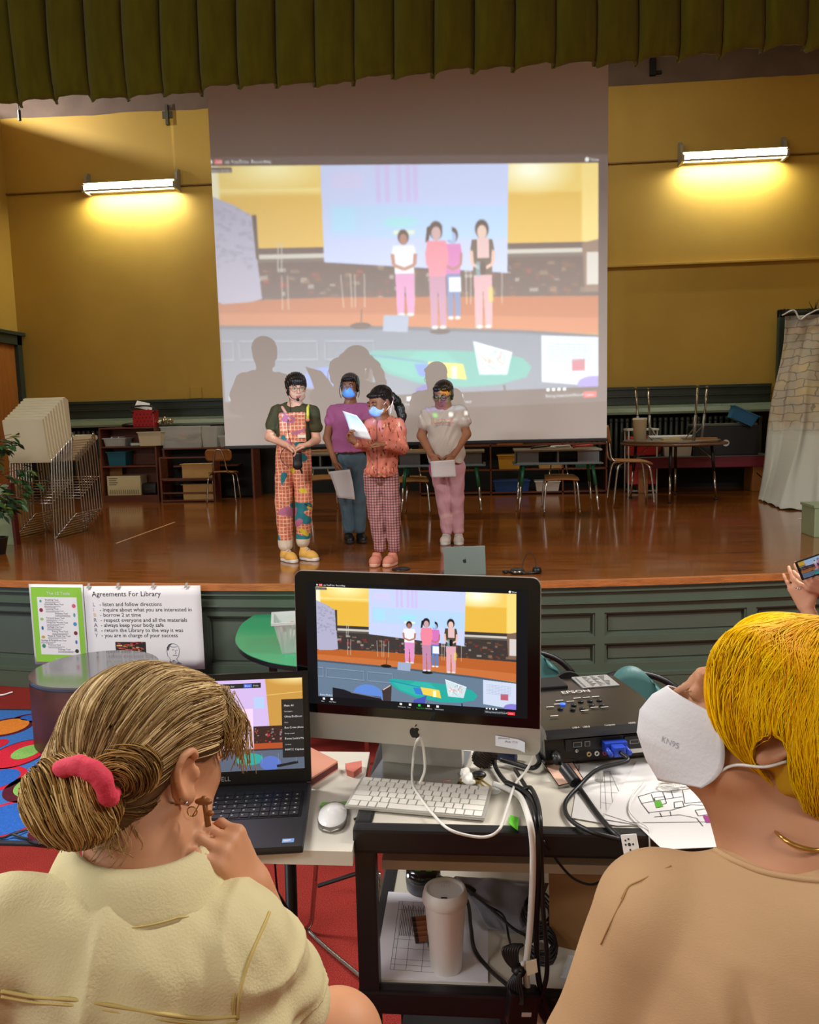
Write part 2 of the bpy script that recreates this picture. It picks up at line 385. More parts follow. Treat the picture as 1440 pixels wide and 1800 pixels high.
# door in the left wall, its casing and the orange wood leaf
dz = PY(30, 590, 12.15)[2]
d1 = bpy.data.objects.new('door_1', None); COL.objects.link(d1); struct(d1)
MB().box((XL, 12.12, SZ), (XL+.09, 12.24, dz)).build('casing', M_dgreen, d1)
MB().box((XL, 10.85, SZ), (XL+.09, 10.98, dz)).build('casing', M_dgreen, d1)
MB().box((XL, 10.85, dz-.14), (XL+.09, 12.24, dz)).box((XL, 10.8, dz), (XL+.13, 12.29, dz+.05)).build('head_casing', M_dgreen, d1)
MB().box((XL-.02, 10.95, SZ), (XL+.03, 12.14, dz-.13)).build('leaf', mat('orange_wood', 'a5652a', .4, noise=.2, nscale=3, stretch=(8, 8, 1)), d1)
# doorway casing in the back wall, right, behind the cloth
c = PY(1366, 545, WY)
d2 = bpy.data.objects.new('door_2', None); COL.objects.link(d2); struct(d2)
MB().box((c[0], WY-.09, SZ), (c[0]+.13, WY, c[2]), .02).build('casing', M_dgreen, d2)
MB().box((c[0], WY-.09, c[2]-.13), (XR, WY, c[2]), .02).build('head_casing', M_dgreen, d2)
MB().box((c[0]+.1, WY-.02, SZ), (XR, WY, c[2]-.1)).build('leaf', mat('green_leaf', '39453a', .45), d2)

# ------------------------------------------------------------------ wall lamps
M_tube = mat('fluorescent_tube', 'fcfff0', .5, emit=78)
M_shade = mat('lamp_enamel', '8e8672', .5)
def wall_lamp(x0, x1, label):
    t = thing('wall_lamp', label, 'lamp', ((x0+x1)/2, WY, 5.42), 0, 'twin tube wall lamps')
    h = (x1-x0)/2
    pr = [(-.02, .03), (-.20, .02), (-.215, -.035), (-.20, -.05), (-.02, -.04)]
    MB().box((-h+.02, -.10, -.06), (h-.02, 0, .05)).build('housing', M_shade, t)
    MB().prism([(-.10, .052), (-.235, .045), (-.24, .038), (-.1, .042)], 'x', -h, h).build('reflector', M_shade, t)
    for s in (-1, 1):
        mb = MB(); q = [(0, -.08)]+[(-.02-.09*math.cos(a), .13+.09*math.sin(a)) for a in np.linspace(0, PI/2, 5)][::1]
        mb.prism([(0, -.09), (-.25, -.08), (-.26, .0), (-.16, .06), (-.14, .16), (-.09, .22), (0, .23)], 'x', s*h-.018, s*h+.018)
        mb.build('bracket', M_shade, t)
    for k in (0, 1):
        MB().tube([(-h+.03, -.14-.075*k, -.005-.02*k), (h-.03, -.14-.075*k, -.005-.02*k)], .019, 12).build('tube', M_tube, t, True)
    MB().box((-h+.02, -.235, -.075), (h-.02, -.215, -.05)).build('lip', M_shade, t)
wall_lamp(-5.80, -4.42, 'twin fluorescent tube lamp on the mustard wall left of the screen')
wall_lamp(2.80, 4.19, 'twin fluorescent tube lamp on the mustard wall right of the screen')
# unseen lamp and plate added so only the back wall's top is lit
t = thing('side_lamp_housing', 'unseen black lamp added on the left side wall of the stage, with a light-cutting plate', 'lamp'); LP = np.array([-6.9, 10.9, 6.2]); A_, B_ = PY(-60, 190, WY), PY(420, 322, WY)
a_, b_ = LP+(A_-LP)*.07, LP+(B_-LP)*.03; e_ = (b_-a_); a_ = a_-e_*.3; b_ = b_+e_*1.2; dn = np.array([0, 0, -.35]); q = [a_, b_, b_+dn, a_+dn]; o = mesh_obj('light_cut_plate', [tuple(p) for p in q], [(0, 1, 2, 3)], M_black, t); o.modifiers.new('s', 'SOLIDIFY').thickness = .002
MB().box((-7.12, 10.8, 6.12), (-6.96, 10.98, 6.30), .01).build('housing', M_black, t)
p = PY(33, 205, 11.0)
o = MB().tube([(p[0], 11.0, 6.95), (p[0]-.02, 11.0, 6.6), (p[0]+.01, 11.0, p[2]+.06)], .008).tube([(p[0]+.01, 11, p[2]+.08), (p[0]+.01, 11, p[2]-.05)], .022).build('hanging_cable', M_black)
tag(o, 'black cable hanging from the stage ceiling with a small plug', 'cable')

# ------------------------------------------------------------------ projection screen and valance
SX0, SX1, SY, SB = -2.715, 1.257, 8.5, 1.70
t = thing('projection_screen', 'large white pull-down projection screen hanging over the stage', 'screen', (0, SY, SB))
M_scr = mat('screen_white', 'efebe6', .85)
MB().box((SX0, -.004, 0), (SX1, .004, 4.6)).build('screen_cloth', M_scr, t)
MB().box((SX0-.01, -.02, -.035), (SX1+.01, .02, 0), .008).build('bottom_bar', M_black, t)
MB().box((SX0-.1, -.1, 4.6), (SX1+.1, .1, 4.8), .02).build('case', M_white, t)

def valance():
    x0, x1, n = -6.3, 5.4, 41; V = []; Fc = []; rng = np.random.RandomState(11)
    Z = np.concatenate([np.linspace(0, .25, 9)[:-1], np.linspace(.25, 2.0, 8)])
    cols = []; prof = [(0, .0), (.12, -.055), (.3, -.07), (.5, -.06), (.7, -.045), (.88, -.03), (.97, -.012), (1.0, .035), (.955, .05), (.985, .02)]
    wid = (x1-x0)/n
    k = 0; pts = []
    for i in range(n):
        jx = rng.uniform(-.02, .02); dep = rng.uniform(.7, 1.3); hz = rng.uniform(-.022, .022)
        for u, y in prof[:-2]: pts.append((x0+wid*(i+u)+jx*u*(1-u)*4, y*dep, hz+(.006*math.sin(PI*u)+.02*u), u))
        pts.append((x0+wid*(i+.93), .045, hz, .93)); pts.append((x0+wid*(i+.98), .055, hz, .98))
    for x, y, hz, u in pts:
        base = 4.37+.008*(x+3.6)+hz
        for j, z in enumerate(Z):
            wr = .012*math.sin(z*60+x*23)*math.exp(-z*9) + .006*math.sin(x*9+z*5)
            tp = min(1, z*1.2+.55)
            V.append((x+.01*math.sin(z*3+x), 6.2+y*tp*1.0+wr+.03*math.exp(-z*14), base+z+ (0 if j else .004*math.sin(x*70))))
    m = len(Z)
    Fc = [(a*m+j, (a+1)*m+j, (a+1)*m+j+1, a*m+j+1) for a in range(len(pts)-1) for j in range(m-1)]
    o = mesh_obj('curtain_valance', V, Fc, mat('olive_velvet', '6b6a16', .95, noise=.18, nscale=6, stretch=(3, 3, .6), sheen=.25, bump=.1, bscale=30, spec=.1), None, True)
    s = o.modifiers.new('thick', 'SOLIDIFY'); s.thickness = .012
    tag(o, 'dark olive green pleated velvet valance across the top of the stage', 'curtain')
valance()
# ------------------------------------------------------------------ the pictures shown on the screens (drawn here, pixel by pixel)
class Canvas:
    def __init__(s, W, H, c): s.W, s.H = W, H; s.A = np.zeros((H, W, 3), np.float32); s.A[:] = np.array(c)/255
    def poly(s, P, c, a=1.0, soft=0):
        P = np.asarray(P, float); x0, y0 = np.floor(P.min(0)).astype(int); x1, y1 = np.ceil(P.max(0)).astype(int)
        x0, y0 = max(x0, 0), max(y0, 0); x1, y1 = min(x1, s.W), min(y1, s.H)
        if x1 <= x0 or y1 <= y0: return
        X, Y = np.meshgrid(np.arange(x0, x1)+.5, np.arange(y0, y1)+.5); ins = np.zeros(X.shape, bool)
        for i in range(len(P)):
            ax, ay = P[i]; bx, by = P[(i+1) % len(P)]
            if ay == by: continue
            ins ^= ((Y >= min(ay, by)) & (Y < max(ay, by)) & (X < (bx-ax)*(Y-ay)/(by-ay)+ax))
        R = s.A[y0:y1, x0:x1]; R[ins] = R[ins]*(1-a)+np.array(c, np.float32)/255*a
    def rect(s, x0, y0, x1, y1, c, a=1.0): s.poly([(x0, y0), (x1, y0), (x1, y1), (x0, y1)], c, a)
    def ell(s, cx, cy, rx, ry, c, a=1.0, soft=0.0):
        X, Y = np.meshgrid(np.arange(s.W)+.5, np.arange(s.H)+.5); d = np.sqrt(((X-cx)/rx)**2+((Y-cy)/ry)**2)
        k = np.clip((1-d)/max(soft, .02), 0, 1)*a; s.A = s.A*(1-k[..., None])+np.array(c, np.float32)/255*k[..., None]
    def line(s, p, q, w, c, a=1.0):
        p, q = np.array(p, float), np.array(q, float); d = q-p; n = np.array([-d[1], d[0]])/(np.hypot(*d)+1e-9)*w/2
        s.poly([p+n, q+n, q-n, p-n], c, a)
    def text(s, t, x, y, size, c, a=1.0):
        cu = bpy.data.curves.new('t', 'FONT'); cu.body = t; cu.size = size; cu.resolution_u = 2
        o = bpy.data.objects.new('t', cu); COL.objects.link(o); bpy.context.view_layer.update()
        me = bpy.data.meshes.new_from_object(o.evaluated_get(bpy.context.evaluated_depsgraph_get()))
        for p in me.polygons: s.poly([(x+me.vertices[i].co.x, y-me.vertices[i].co.y) for i in p.vertices], c, a)
        bpy.data.objects.remove(o); bpy.data.meshes.remove(me)
    def blur(s, r):
        for ax in (0, 1):
            n = s.A.shape[ax]; P = np.pad(s.A, [(r, r) if i == ax else (0, 0) for i in range(3)], mode='edge')
            C = np.cumsum(np.insert(P, 0, 0, axis=ax), axis=ax, dtype=np.float64); k = 2*r+1
            s.A = ((np.take(C, range(k, n+k), ax)-np.take(C, range(0, n), ax))/k).astype(np.float32)
    def image(s, name):
        im = bpy.data.images.new(name, s.W, s.H, float_buffer=False); b = np.ones((s.H, s.W, 4), np.float32); b[..., :3] = np.clip(s.A[::-1], 0, 1)
        im.pixels.foreach_set(b.ravel()); im.pack(); im.update(); return im

def video():
    """the camera's view of the stage, in the coordinates of a 1102 x 620 picture"""
    c = Canvas(1102, 620, (222, 176, 66)); rng = np.random.RandomState(5)
    c.rect(0, 0, 1102, 75, (232, 196, 98)); c.rect(0, 60, 300, 65, (245, 225, 150))
    c.ell(900, 15, 140, 75, (255, 250, 225), 1, .9); c.ell(170, 5, 150, 60, (255, 240, 180), .9, .9)
    c.rect(0, 0, 24, 120, (235, 225, 190)); c.rect(1052, 0, 1102, 240, (240, 208, 120)); c.blur(4)
    c.rect(0, 212, 1102, 400, (60, 52, 50)); c.rect(110, 228, 1060, 240, (196, 190, 180)); c.rect(0, 240, 1102, 250, (90, 84, 78))
    for i in range(150):
        x = rng.uniform(100, 1060); y = rng.uniform(262, 350); k = rng.randint(5)
        col = [(150, 120, 90), (170, 40, 40), (40, 50, 70), (120, 70, 40), (200, 190, 180)][k]
        c.rect(x, y, x+rng.uniform(4, 26), y+rng.uniform(3, 14), col, .6)
    c.poly([(0, 350), (300, 345), (1102, 362), (1102, 470), (700, 440), (0, 412)], (176, 92, 42))
    c.poly([(0, 380), (500, 395), (1102, 425), (1102, 470), (700, 440), (0, 412)], (196, 112, 60), .8)
    for x in (180, 196, 345, 372, 385, 412, 540, 556, 705, 720, 812): c.line((x, 285), (x+rng.uniform(-4, 4), 375), 3, (205, 190, 180), .8)
    for x in (170, 180): c.line((x+5, 200), (x, 275), 3, (190, 185, 175))
    c.poly([(0, 412), (480, 428), (880, 452), (1102, 472), (1102, 620), (0, 620)], (98, 117, 138))
    c.poly([(0, 412), (480, 428), (880, 452), (1102, 472), (1102, 482), (880, 462), (480, 438), (0, 422)], (70, 84, 100))
    for x0, x1 in ((50, 268), (290, 430), (0, 32)):
        for k, (cc, w) in enumerate((((150, 166, 184), 3), ((66, 80, 98), 2))):
            o = k*3; c.line((x0, 455+x0*.03+o), (x1, 455+x1*.03+o), w, cc); c.line((x0, 505+x0*.03+o), (x1, 505+x1*.03+o), w, cc)
            c.line((x0+o, 455+x0*.03), (x0+o, 505+x0*.03), w, cc); c.line((x1+o, 455+x1*.03), (x1+o, 505+x1*.03), w, cc)
    c.poly([(0, 75), (60, 98), (108, 128), (122, 345), (90, 352), (12, 356), (0, 350)], (168, 166, 190))
    for i in range(60): c.rect(*(lambda x, y: (x, y, x+12, y+8))(rng.uniform(0, 100), rng.uniform(100, 260)), (140, 140, 165), .5)
    c.poly([(108, 125), (120, 125), (120, 240), (112, 240)], (60, 56, 50))
    # the screen inside the picture
    c.poly([(303, -5), (836, 0), (828, 292), (300, 252)], (190, 200, 240))
    c.rect(330, 110, 392, 170, (170, 215, 245)); c.poly([(320, 100), (830, 110), (830, 200), (320, 185)], (160, 208, 240), .5)
    for x in (455, 480, 515, 540, 560): c.rect(x, 0, x+14, 98, (200, 180, 232), .8)
    c.ell(520, 150, 60, 16, (150, 220, 225), .8, .3); c.rect(500, 172, 560, 182, (235, 240, 190), .8); c.rect(330, 20, 420, 60, (206, 196, 236), .7)
    c.poly([(1052, 215), (1102, 205), (1102, 350), (1060, 350)], (120, 96, 80)); c.rect(1066, 240, 1102, 330, (205, 196, 190))
    c.blur(1)
    def fig(x, top, foot, hair, face, shirt, trous, w, ar):
        h = foot-top; hd = h*.075
        c.poly([(x-w*.45, top+h*.48), (x+w*.45, top+h*.48), (x+w*.42, foot-8), (x+w*.08, foot-8), (x, top+h*.62), (x-w*.08, foot-8), (x-w*.42, foot-8)], trous)
        c.poly([(x-w*.5, top+h*.17), (x+w*.5, top+h*.17), (x+w*.62, top+h*.3), (x+w*.48, top+h*.3), (x+w*.46, top+h*.5), (x-w*.46, top+h*.5), (x-w*.48, top+h*.3), (x-w*.62, top+h*.3)], shirt)
        for s in (-1, 1): c.line((x+s*w*.55, top+h*.27), (x+s*w*.5, top+h*.4), w*.17, ar); c.line((x+s*w*.5, top+h*.4), (x, top+h*.45), w*.15, ar)
        c.ell(x, top+hd, hd*1.0, hd*1.25, hair, 1, .2); c.ell(x, top+hd*1.35, hd*.72, hd*.95, face, 1, .2)
        for s in (-1, 1): c.ell(x+s*w*.22, foot-4, w*.22, 6, (215, 210, 210), 1, .3)
    fig(527, 172, 402, (40, 28, 26), (160, 110, 90), (228, 226, 240), (214, 140, 190), 60, (176, 120, 100))
    fig(668, 168, 415, (30, 24, 24), (150, 175, 215), (206, 110, 180), (96, 120, 170), 46, (170, 110, 100))
    fig(622, 152, 440, (30, 24, 24), (196, 158, 160), (230, 130, 150), (186, 130, 160), 54, (228, 130, 150))
    c.poly([(608, 160), (600, 200), (590, 205), (596, 165)], (30, 24, 24)); c.rect(640, 165, 668, 200, (170, 205, 245)); c.rect(655, 300, 690, 340, (225, 228, 245))
    fig(755, 150, 442, (34, 26, 30), (222, 186, 172), (70, 66, 50), (214, 160, 170), 60, (226, 180, 165))
    c.rect(740, 195, 775, 250, (220, 180, 180)); c.ell(755, 278, 10, 18, (20, 20, 22)); c.rect(735, 260, 748, 300, (120, 170, 190), .7); c.rect(770, 330, 785, 370, (220, 200, 90), .7)
    c.poly([(462, 398), (535, 400), (530, 446), (458, 442)], (150, 164, 190)); c.ell(395, 425, 30, 9, (30, 22, 20)); c.line((400, 380), (396, 425), 3, (60, 50, 46))
    c.ell(625, 448, 30, 7, (24, 18, 20))
    # table, basket, chair, poster
    P = [(408, 500), (430, 494), (520, 496), (640, 500), (790, 512), (870, 530), (897, 556), (880, 584), (800, 602), (690, 606), (560, 590), (470, 560), (425, 530)]
    c.poly(P, (38, 160, 150)); c.poly([(430, 512), (520, 520), (560, 500), (640, 505), (700, 560), (560, 580), (470, 550)], (60, 182, 170), .5)
    c.line((812, 604), (814, 620), 6, (20, 26, 30)); c.line((412, 505), (640, 540), 4, (30, 120, 170))
    c.poly([(545, 535), (640, 540), (650, 575), (560, 570)], (50, 120, 200)); c.poly([(585, 530), (690, 540), (700, 585), (600, 570)], (232, 196, 80)); c.rect(655, 545, 672, 580, (240, 236, 190))
    c.poly([(722, 480), (838, 515), (822, 575), (738, 572)], (196, 212, 218))
    for i in range(26): x = rng.uniform(738, 815); y = rng.uniform(515, 565); c.line((x, y), (x+rng.uniform(-22, 22), y-14), 3, [(240, 240, 240), (230, 150, 130), (150, 170, 190)][i % 3])
    c.line((722, 480), (838, 515), 4, (230, 240, 242))
    c.ell(290, 595, 88, 62, (92, 132, 205), 1, .05); c.poly([(370, 560), (425, 530), (420, 620), (375, 620)], (60, 50, 50)); c.line((375, 560), (418, 532), 5, (220, 190, 170))
    c.poly([(85, 565), (150, 572), (200, 588), (360, 600), (370, 620), (85, 620)], (26, 26, 32)); c.line((190, 585), (360, 606), 6, (110, 112, 120))
    c.poly([(548, 604), (620, 575), (610, 620), (545, 620)], (70, 80, 170))
    c.poly([(927, 468), (1102, 478), (1102, 620), (927, 600)], (196, 206, 226)); c.rect(1020, 540, 1060, 572, (180, 90, 110))
    for i in range(7): c.line((945, 492+i*8), (1075, 500+i*8), 1.5, (130, 140, 170), .7)
    c.ell(1085, 610, 50, 22, (130, 120, 200), 1, .1)
    c.blur(1); c.A += (rng.rand(c.H, c.W, 1).astype(np.float32)-.5)*.03
    return c.A
VID = video()
def desktop():
    """the whole display: meeting window with bars"""
    c = Canvas(1600, 900, (17, 17, 20)); h, w_ = 812, 1444
    yi = (np.arange(h)*620/h).astype(int); xi = (np.arange(w_)*1102/w_).astype(int)
    c.A[30:30+h, 78:78+w_] = VID[yi][:, xi]
    W_ = (235, 235, 235)
    c.ell(88, 16, 6, 6, W_); c.rect(100, 8, 128, 24, (214, 60, 66)); c.text('LIVE', 104, 21, 13, W_); c.text('on YouTube', 136, 22, 17, W_); c.text('Recording', 210+20, 22, 17, W_)
    c.ell(1478, 18, 8, 8, W_); c.text('View', 1490, 24, 17, W_); c.rect(80, 34, 160, 52, (40, 40, 44), .9); c.text('Remove Spotlight', 84, 48, 10, W_)
    c.text('Emma Mitchell', 92, 834, 16, W_)
    for x, t in ((120, 'Mute'), (180, 'Stop Video'), (700, 'Participants'), (768, 'Chat'), (836, 'Share Screen'), (902, 'Reactions'), (968, 'Whiteboards')):
        col = (40, 200, 70) if 'Share' in t else W_
        c.rect(x-8, 850, x+10, 866, col, .95); c.text(t, x-20, 882, 12, col)
    c.rect(1300, 858, 1448, 882, (44, 50, 54)); c.text('Talking: Emma Sushi Mitchell', 1308, 875, 13, W_)
    for i in range(4): c.rect(1312+22*i, 842, 1324+22*i, 852, W_)
    c.poly([(1462, 860), (1514, 860), (1514, 882), (1462, 882)], (226, 52, 60)); c.text('Leave', 1470, 876, 14, W_)
    return c
DESK = desktop(); IMG_DESK = DESK.image('meeting_window')

# the light of the projector: a small lamp that throws the picture through its lens
LENS = np.array([0.20, 2.17, 1.30])
def throw_picture():
    corners = [((366, 292), (78, 30)), ((1052, 286), (1522, 30)), ((1052, 679), (1522, 842)), ((396, 707), (78, 842))]
    A = []
    for (px, py), (u, v) in corners:
        d = PY(px, py, SY)-LENS; x, z, y = d[0], d[2], d[1]; u /= 1600; v = 1-v/900
        A.append([x, z, y, 0, 0, 0, -u*x, -u*z, -u*y]); A.append([0, 0, 0, x, z, y, -v*x, -v*z, -v*y])
    H = np.linalg.svd(np.array(A))[2][-1].reshape(3, 3)
    c0 = PY(720, 480, SY)-LENS
    if H[2] @ np.array([c0[0], c0[2], c0[1]]) < 0: H = -H
    H = H/np.linalg.norm(H[2])
    l = bpy.data.lights.new('projector_lamp', 'SPOT'); l.energy = 1350; l.shadow_soft_size = .012; l.spot_size = math.radians(66); l.spot_blend = 0.0; l.color = (.84, .97, 1.0)
    o = bpy.data.objects.new('projector_lamp', l); COL.objects.link(o); o.location = LENS.tolist()
    o.rotation_euler = Vector(c0.tolist()).to_track_quat('-Z', 'Y').to_euler()
    l.use_nodes = True; nt = l.node_tree; N = nt.nodes; L = nt.links
    em = N['Emission']; g = N.new('ShaderNodeNewGeometry')
    dots = []
    for i in range(3):
        vm = N.new('ShaderNodeVectorMath'); vm.operation = 'DOT_PRODUCT'; L.new(g.outputs[PROJ_OUT], vm.inputs[0])
        vm.inputs[1].default_value = tuple(PROJ_SGN*np.array([H[i][0], H[i][2], H[i][1]])); dots.append(vm)
    uv = N.new('ShaderNodeCombineXYZ')
    for i in range(2):
        dv = N.new('ShaderNodeMath'); dv.operation = 'DIVIDE'; L.new(dots[i].outputs['Value'], dv.inputs[0]); L.new(dots[2].outputs['Value'], dv.inputs[1]); L.new(dv.outputs[0], uv.inputs[i])
    im = N.new('ShaderNodeTexImage'); im.image = IMG_DESK; im.extension = 'CLIP'; L.new(uv.outputs[0], im.inputs[0])
    ad = N.new('ShaderNodeVectorMath'); ad.operation = 'ADD'; L.new(im.outputs['Color'], ad.inputs[0])
    sc = N.new('ShaderNodeVectorMath'); sc.operation = 'SCALE'; sc.inputs[0].default_value = (.03, .03, .034); L.new(im.outputs['Alpha'], sc.inputs['Scale']); L.new(sc.outputs[0], ad.inputs[1])
    L.new(ad.outputs[0], em.inputs['Color']); em.inputs['Strength'].default_value = 1
PROJ_OUT, PROJ_SGN = 'Incoming', 1
throw_picture()
# ------------------------------------------------------------------ smooth bodies: blended round limbs turned into one surface
class Body:
    def __init__(s): s.ops = []
    def cap(s, a, b, ra, rb=None, k=.02, op=0, flat=None):
        """flat: (axis vector, factor) squeezes the section along that axis"""
        s.ops.append(('c', np.array(a, float), np.array(b, float), ra, ra if rb is None else rb, k, op, flat)); return s
    def chain(s, pts, rs, k=.02, op=0):
        for i in range(len(pts)-1): s.cap(pts[i], pts[i+1], rs[i], rs[i+1], k, op)
        return s
    def ell(s, c, r, k=.02, R=None, op=0):
        s.ops.append(('e', np.array(c, float), np.array(r, float), None if R is None else np.array(R, float), None, k, op, None)); return s
    def box(s, c, r, rd=.01, k=.02, R=None, op=0):
        s.ops.append(('b', np.array(c, float), np.array(r, float), None if R is None else np.array(R, float), rd, k, op, None)); return s
    def plane(s, p, n, k=.005):           # keep the side opposite to n
        n = np.array(n, float); n /= np.linalg.norm(n); s.ops.append(('p', np.array(p, float), n, None, None, k, 2, None)); return s
    @staticmethod
    def prim(o, P):
        t = o[0]
        if t == 'c':
            a, b, ra, rb = o[1:5]
            if o[7] is not None:
                ax, f = o[7]; ax = np.array(ax, float); ax = ax/np.linalg.norm(ax)
                def sq(X): return X+np.outer(X @ ax, ax)*(f-1) if X.ndim == 2 else X+ax*(X @ ax)*(f-1)
                P = sq(P); a = sq(a); b = sq(b)
            ba = b-a; L = ba @ ba+1e-12; pa = P-a; h = np.clip((pa @ ba)/L, 0, 1)
            return np.sqrt(((pa-h[:, None]*ba)**2).sum(1))-(ra+(rb-ra)*h)
        if t == 'p': return (P-o[1]) @ o[2]
        q = P-o[1]
        if o[3] is not None: q = q @ o[3]
        if t == 'e':
            r = o[2]; k0 = np.sqrt(((q/r)**2).sum(1)); k1 = np.sqrt(((q/r**2)**2).sum(1))+1e-9
            return k0*(k0-1)/k1
        d = np.abs(q)-(o[2]-o[4]); return np.sqrt((np.maximum(d, 0)**2).sum(1))+np.minimum(d.max(1), 0)-o[4]
    @staticmethod
    def mix(d, e, k, op):
        if op == 1:                        # cut away
            e = -e; h = np.clip(.5-.5*(d-e)/k, 0, 1) if k > 0 else (d < e); return d*(1-h)+e*h+k*h*(1-h)
        if op == 2:
            h = np.clip(.5-.5*(d-e)/k, 0, 1); return d*(1-h)+e*h+k*h*(1-h)
        h = np.clip(.5+.5*(d-e)/k, 0, 1); return d*(1-h)+e*h-k*h*(1-h)
    def bounds(s):
        lo = np.full(3, 1e9); hi = -lo
        for o in s.ops:
            if o[6] != 0: continue
            if o[0] == 'c':
                r = max(o[3], o[4]); a, b = o[1], o[2]
                if o[7] is not None and o[7][1] < 1: r = r/o[7][1]
                l = np.minimum(a, b)-r; h = np.maximum(a, b)+r
            else:
                r = o[2] if o[3] is None else np.full(3, np.linalg.norm(o[2])); l = o[1]-r; h = o[1]+r
            lo = np.minimum(lo, l); hi = np.maximum(hi, h)
        return lo, hi
    def eval(s, P):
        d = np.full(len(P), 1.0)
        for o in s.ops: d = s.mix(d, s.prim(o, P), o[5], o[6])
        if getattr(s, 'disp', None): d = d+s.disp(P)
        return d
    def grid(s, h, lo=None, hi=None, pad=.01):
        l, g = s.bounds(); l = l-pad if lo is None else np.array(lo); g = g+pad if hi is None else np.array(hi)
        n = np.ceil((g-l)/h).astype(int)+1; ax = [l[i]+h*np.arange(n[i]) for i in range(3)]
        D = np.full(n, .5, np.float64)
        for o in s.ops:
            if o[0] == 'p' or o[6] == 2: lo_i = np.zeros(3, int); hi_i = n
            else:
                if o[0] == 'c':
                    r = max(o[3], o[4]); a, b = o[1], o[2]
                    if o[7] is not None and o[7][1] < 1: r = r/o[7][1]
                    bl = np.minimum(a, b)-r; bh = np.maximum(a, b)+r
                else:
                    r = o[2] if o[3] is None else np.full(3, np.linalg.norm(o[2])); bl = o[1]-r; bh = o[1]+r
                m = o[5]+3*h+.012
                lo_i = np.clip(np.floor((bl-m-l)/h).astype(int), 0, n); hi_i = np.clip(np.ceil((bh+m-l)/h).astype(int)+1, 0, n)
            if (hi_i <= lo_i).any(): continue
            sl = tuple(slice(lo_i[i], hi_i[i]) for i in range(3))
            X, Y, Z = np.meshgrid(*[ax[i][sl[i]] for i in range(3)], indexing='ij'); P = np.stack([X.ravel(), Y.ravel(), Z.ravel()], 1)
            D[sl] = s.mix(D[sl].ravel(), s.prim(o, P), o[5], o[6]).reshape(X.shape)
        if getattr(s, 'disp', None):
            m = np.abs(D) < .05; I = np.argwhere(m); P = l+I*h; D[m] += s.disp(P)
        return D, l, h
    def mesh(s, h, lo=None, hi=None, grow=0.0):
        D, l, h = s.grid(h, lo, hi); D = D-grow; return nets(D, l, h)
    def build(s, name, h, material, parent=None, colf=None, lo=None, hi=None, org=(0, 0, 0), grow=0.0):
        V, Fc = s.mesh(h, lo, hi, grow)
        cols = colf(V) if colf else None
        return mesh_obj(name, V-np.array(org), Fc, material, parent, True, cols)

def nets(D, l, h):
    ins = D < 0; nx, ny, nz = D.shape
    c = [ins[i:nx-1+i, j:ny-1+j, k:nz-1+k] for i in (0, 1) for j in (0, 1) for k in (0, 1)]
    s = sum(x.astype(np.int8) for x in c); act = (s > 0) & (s < 8); idx = np.full(act.shape, -1, np.int64); I = np.argwhere(act); idx[act] = np.arange(len(I))
    acc = np.zeros((len(I), 3)); cnt = np.zeros(len(I)); off = [(i, j, k) for i in (0, 1) for j in (0, 1) for k in (0, 1)]
    val = {o: D[I[:, 0]+o[0], I[:, 1]+o[1], I[:, 2]+o[2]] for o in off}
    for a in off:
        for ax in range(3):
            if a[ax]: continue
            b = list(a); b[ax] = 1; b = tuple(b); va, vb = val[a], val[b]; m = (va < 0) != (vb < 0)
            t = va/np.where(m, va-vb, 1); p = np.tile(np.array(a, float), (len(I), 1)); p[:, ax] = t; acc[m] += p[m]; cnt[m] += 1
    V = l+(I+acc/cnt[:, None])*h; Fs = []
    for ax in range(3):
        u, v = [(1, 2), (2, 0), (0, 1)][ax]; sl0 = [slice(1, -1)]*3; sl0[ax] = slice(0, -1); sl1 = list(sl0); sl1[ax] = slice(1, None)
        A, B = ins[tuple(sl0)], ins[tuple(sl1)]; E = np.argwhere(A != B); 
        if not len(E): continue
        st = A[E[:, 0], E[:, 1], E[:, 2]]; e = E.copy(); 
        for q in range(3):
            if q != ax: e[:, q] += 1
        def cell(du, dv):
            f = e.copy(); f[:, u] -= du; f[:, v] -= dv; return idx[f[:, 0], f[:, 1], f[:, 2]]
        Q = np.stack([cell(1, 1), cell(0, 1), cell(0, 0), cell(1, 0)], 1); Q[~st] = Q[~st][:, ::-1]; Fs.append(Q)
    Fc = np.concatenate(Fs); Fc = Fc[(Fc >= 0).all(1)]; return V, Fc

def vnoise(P, f, seed=0):
    """smooth noise in -1..1, cheap"""
    r = np.random.RandomState(seed); out = 0
    for i in range(5):
        k = r.randn(3)*f; out = out+np.sin(P @ k+r.rand()*6.3+1.3*np.sin(P @ (r.randn(3)*f*.6)))
    return out/3.2

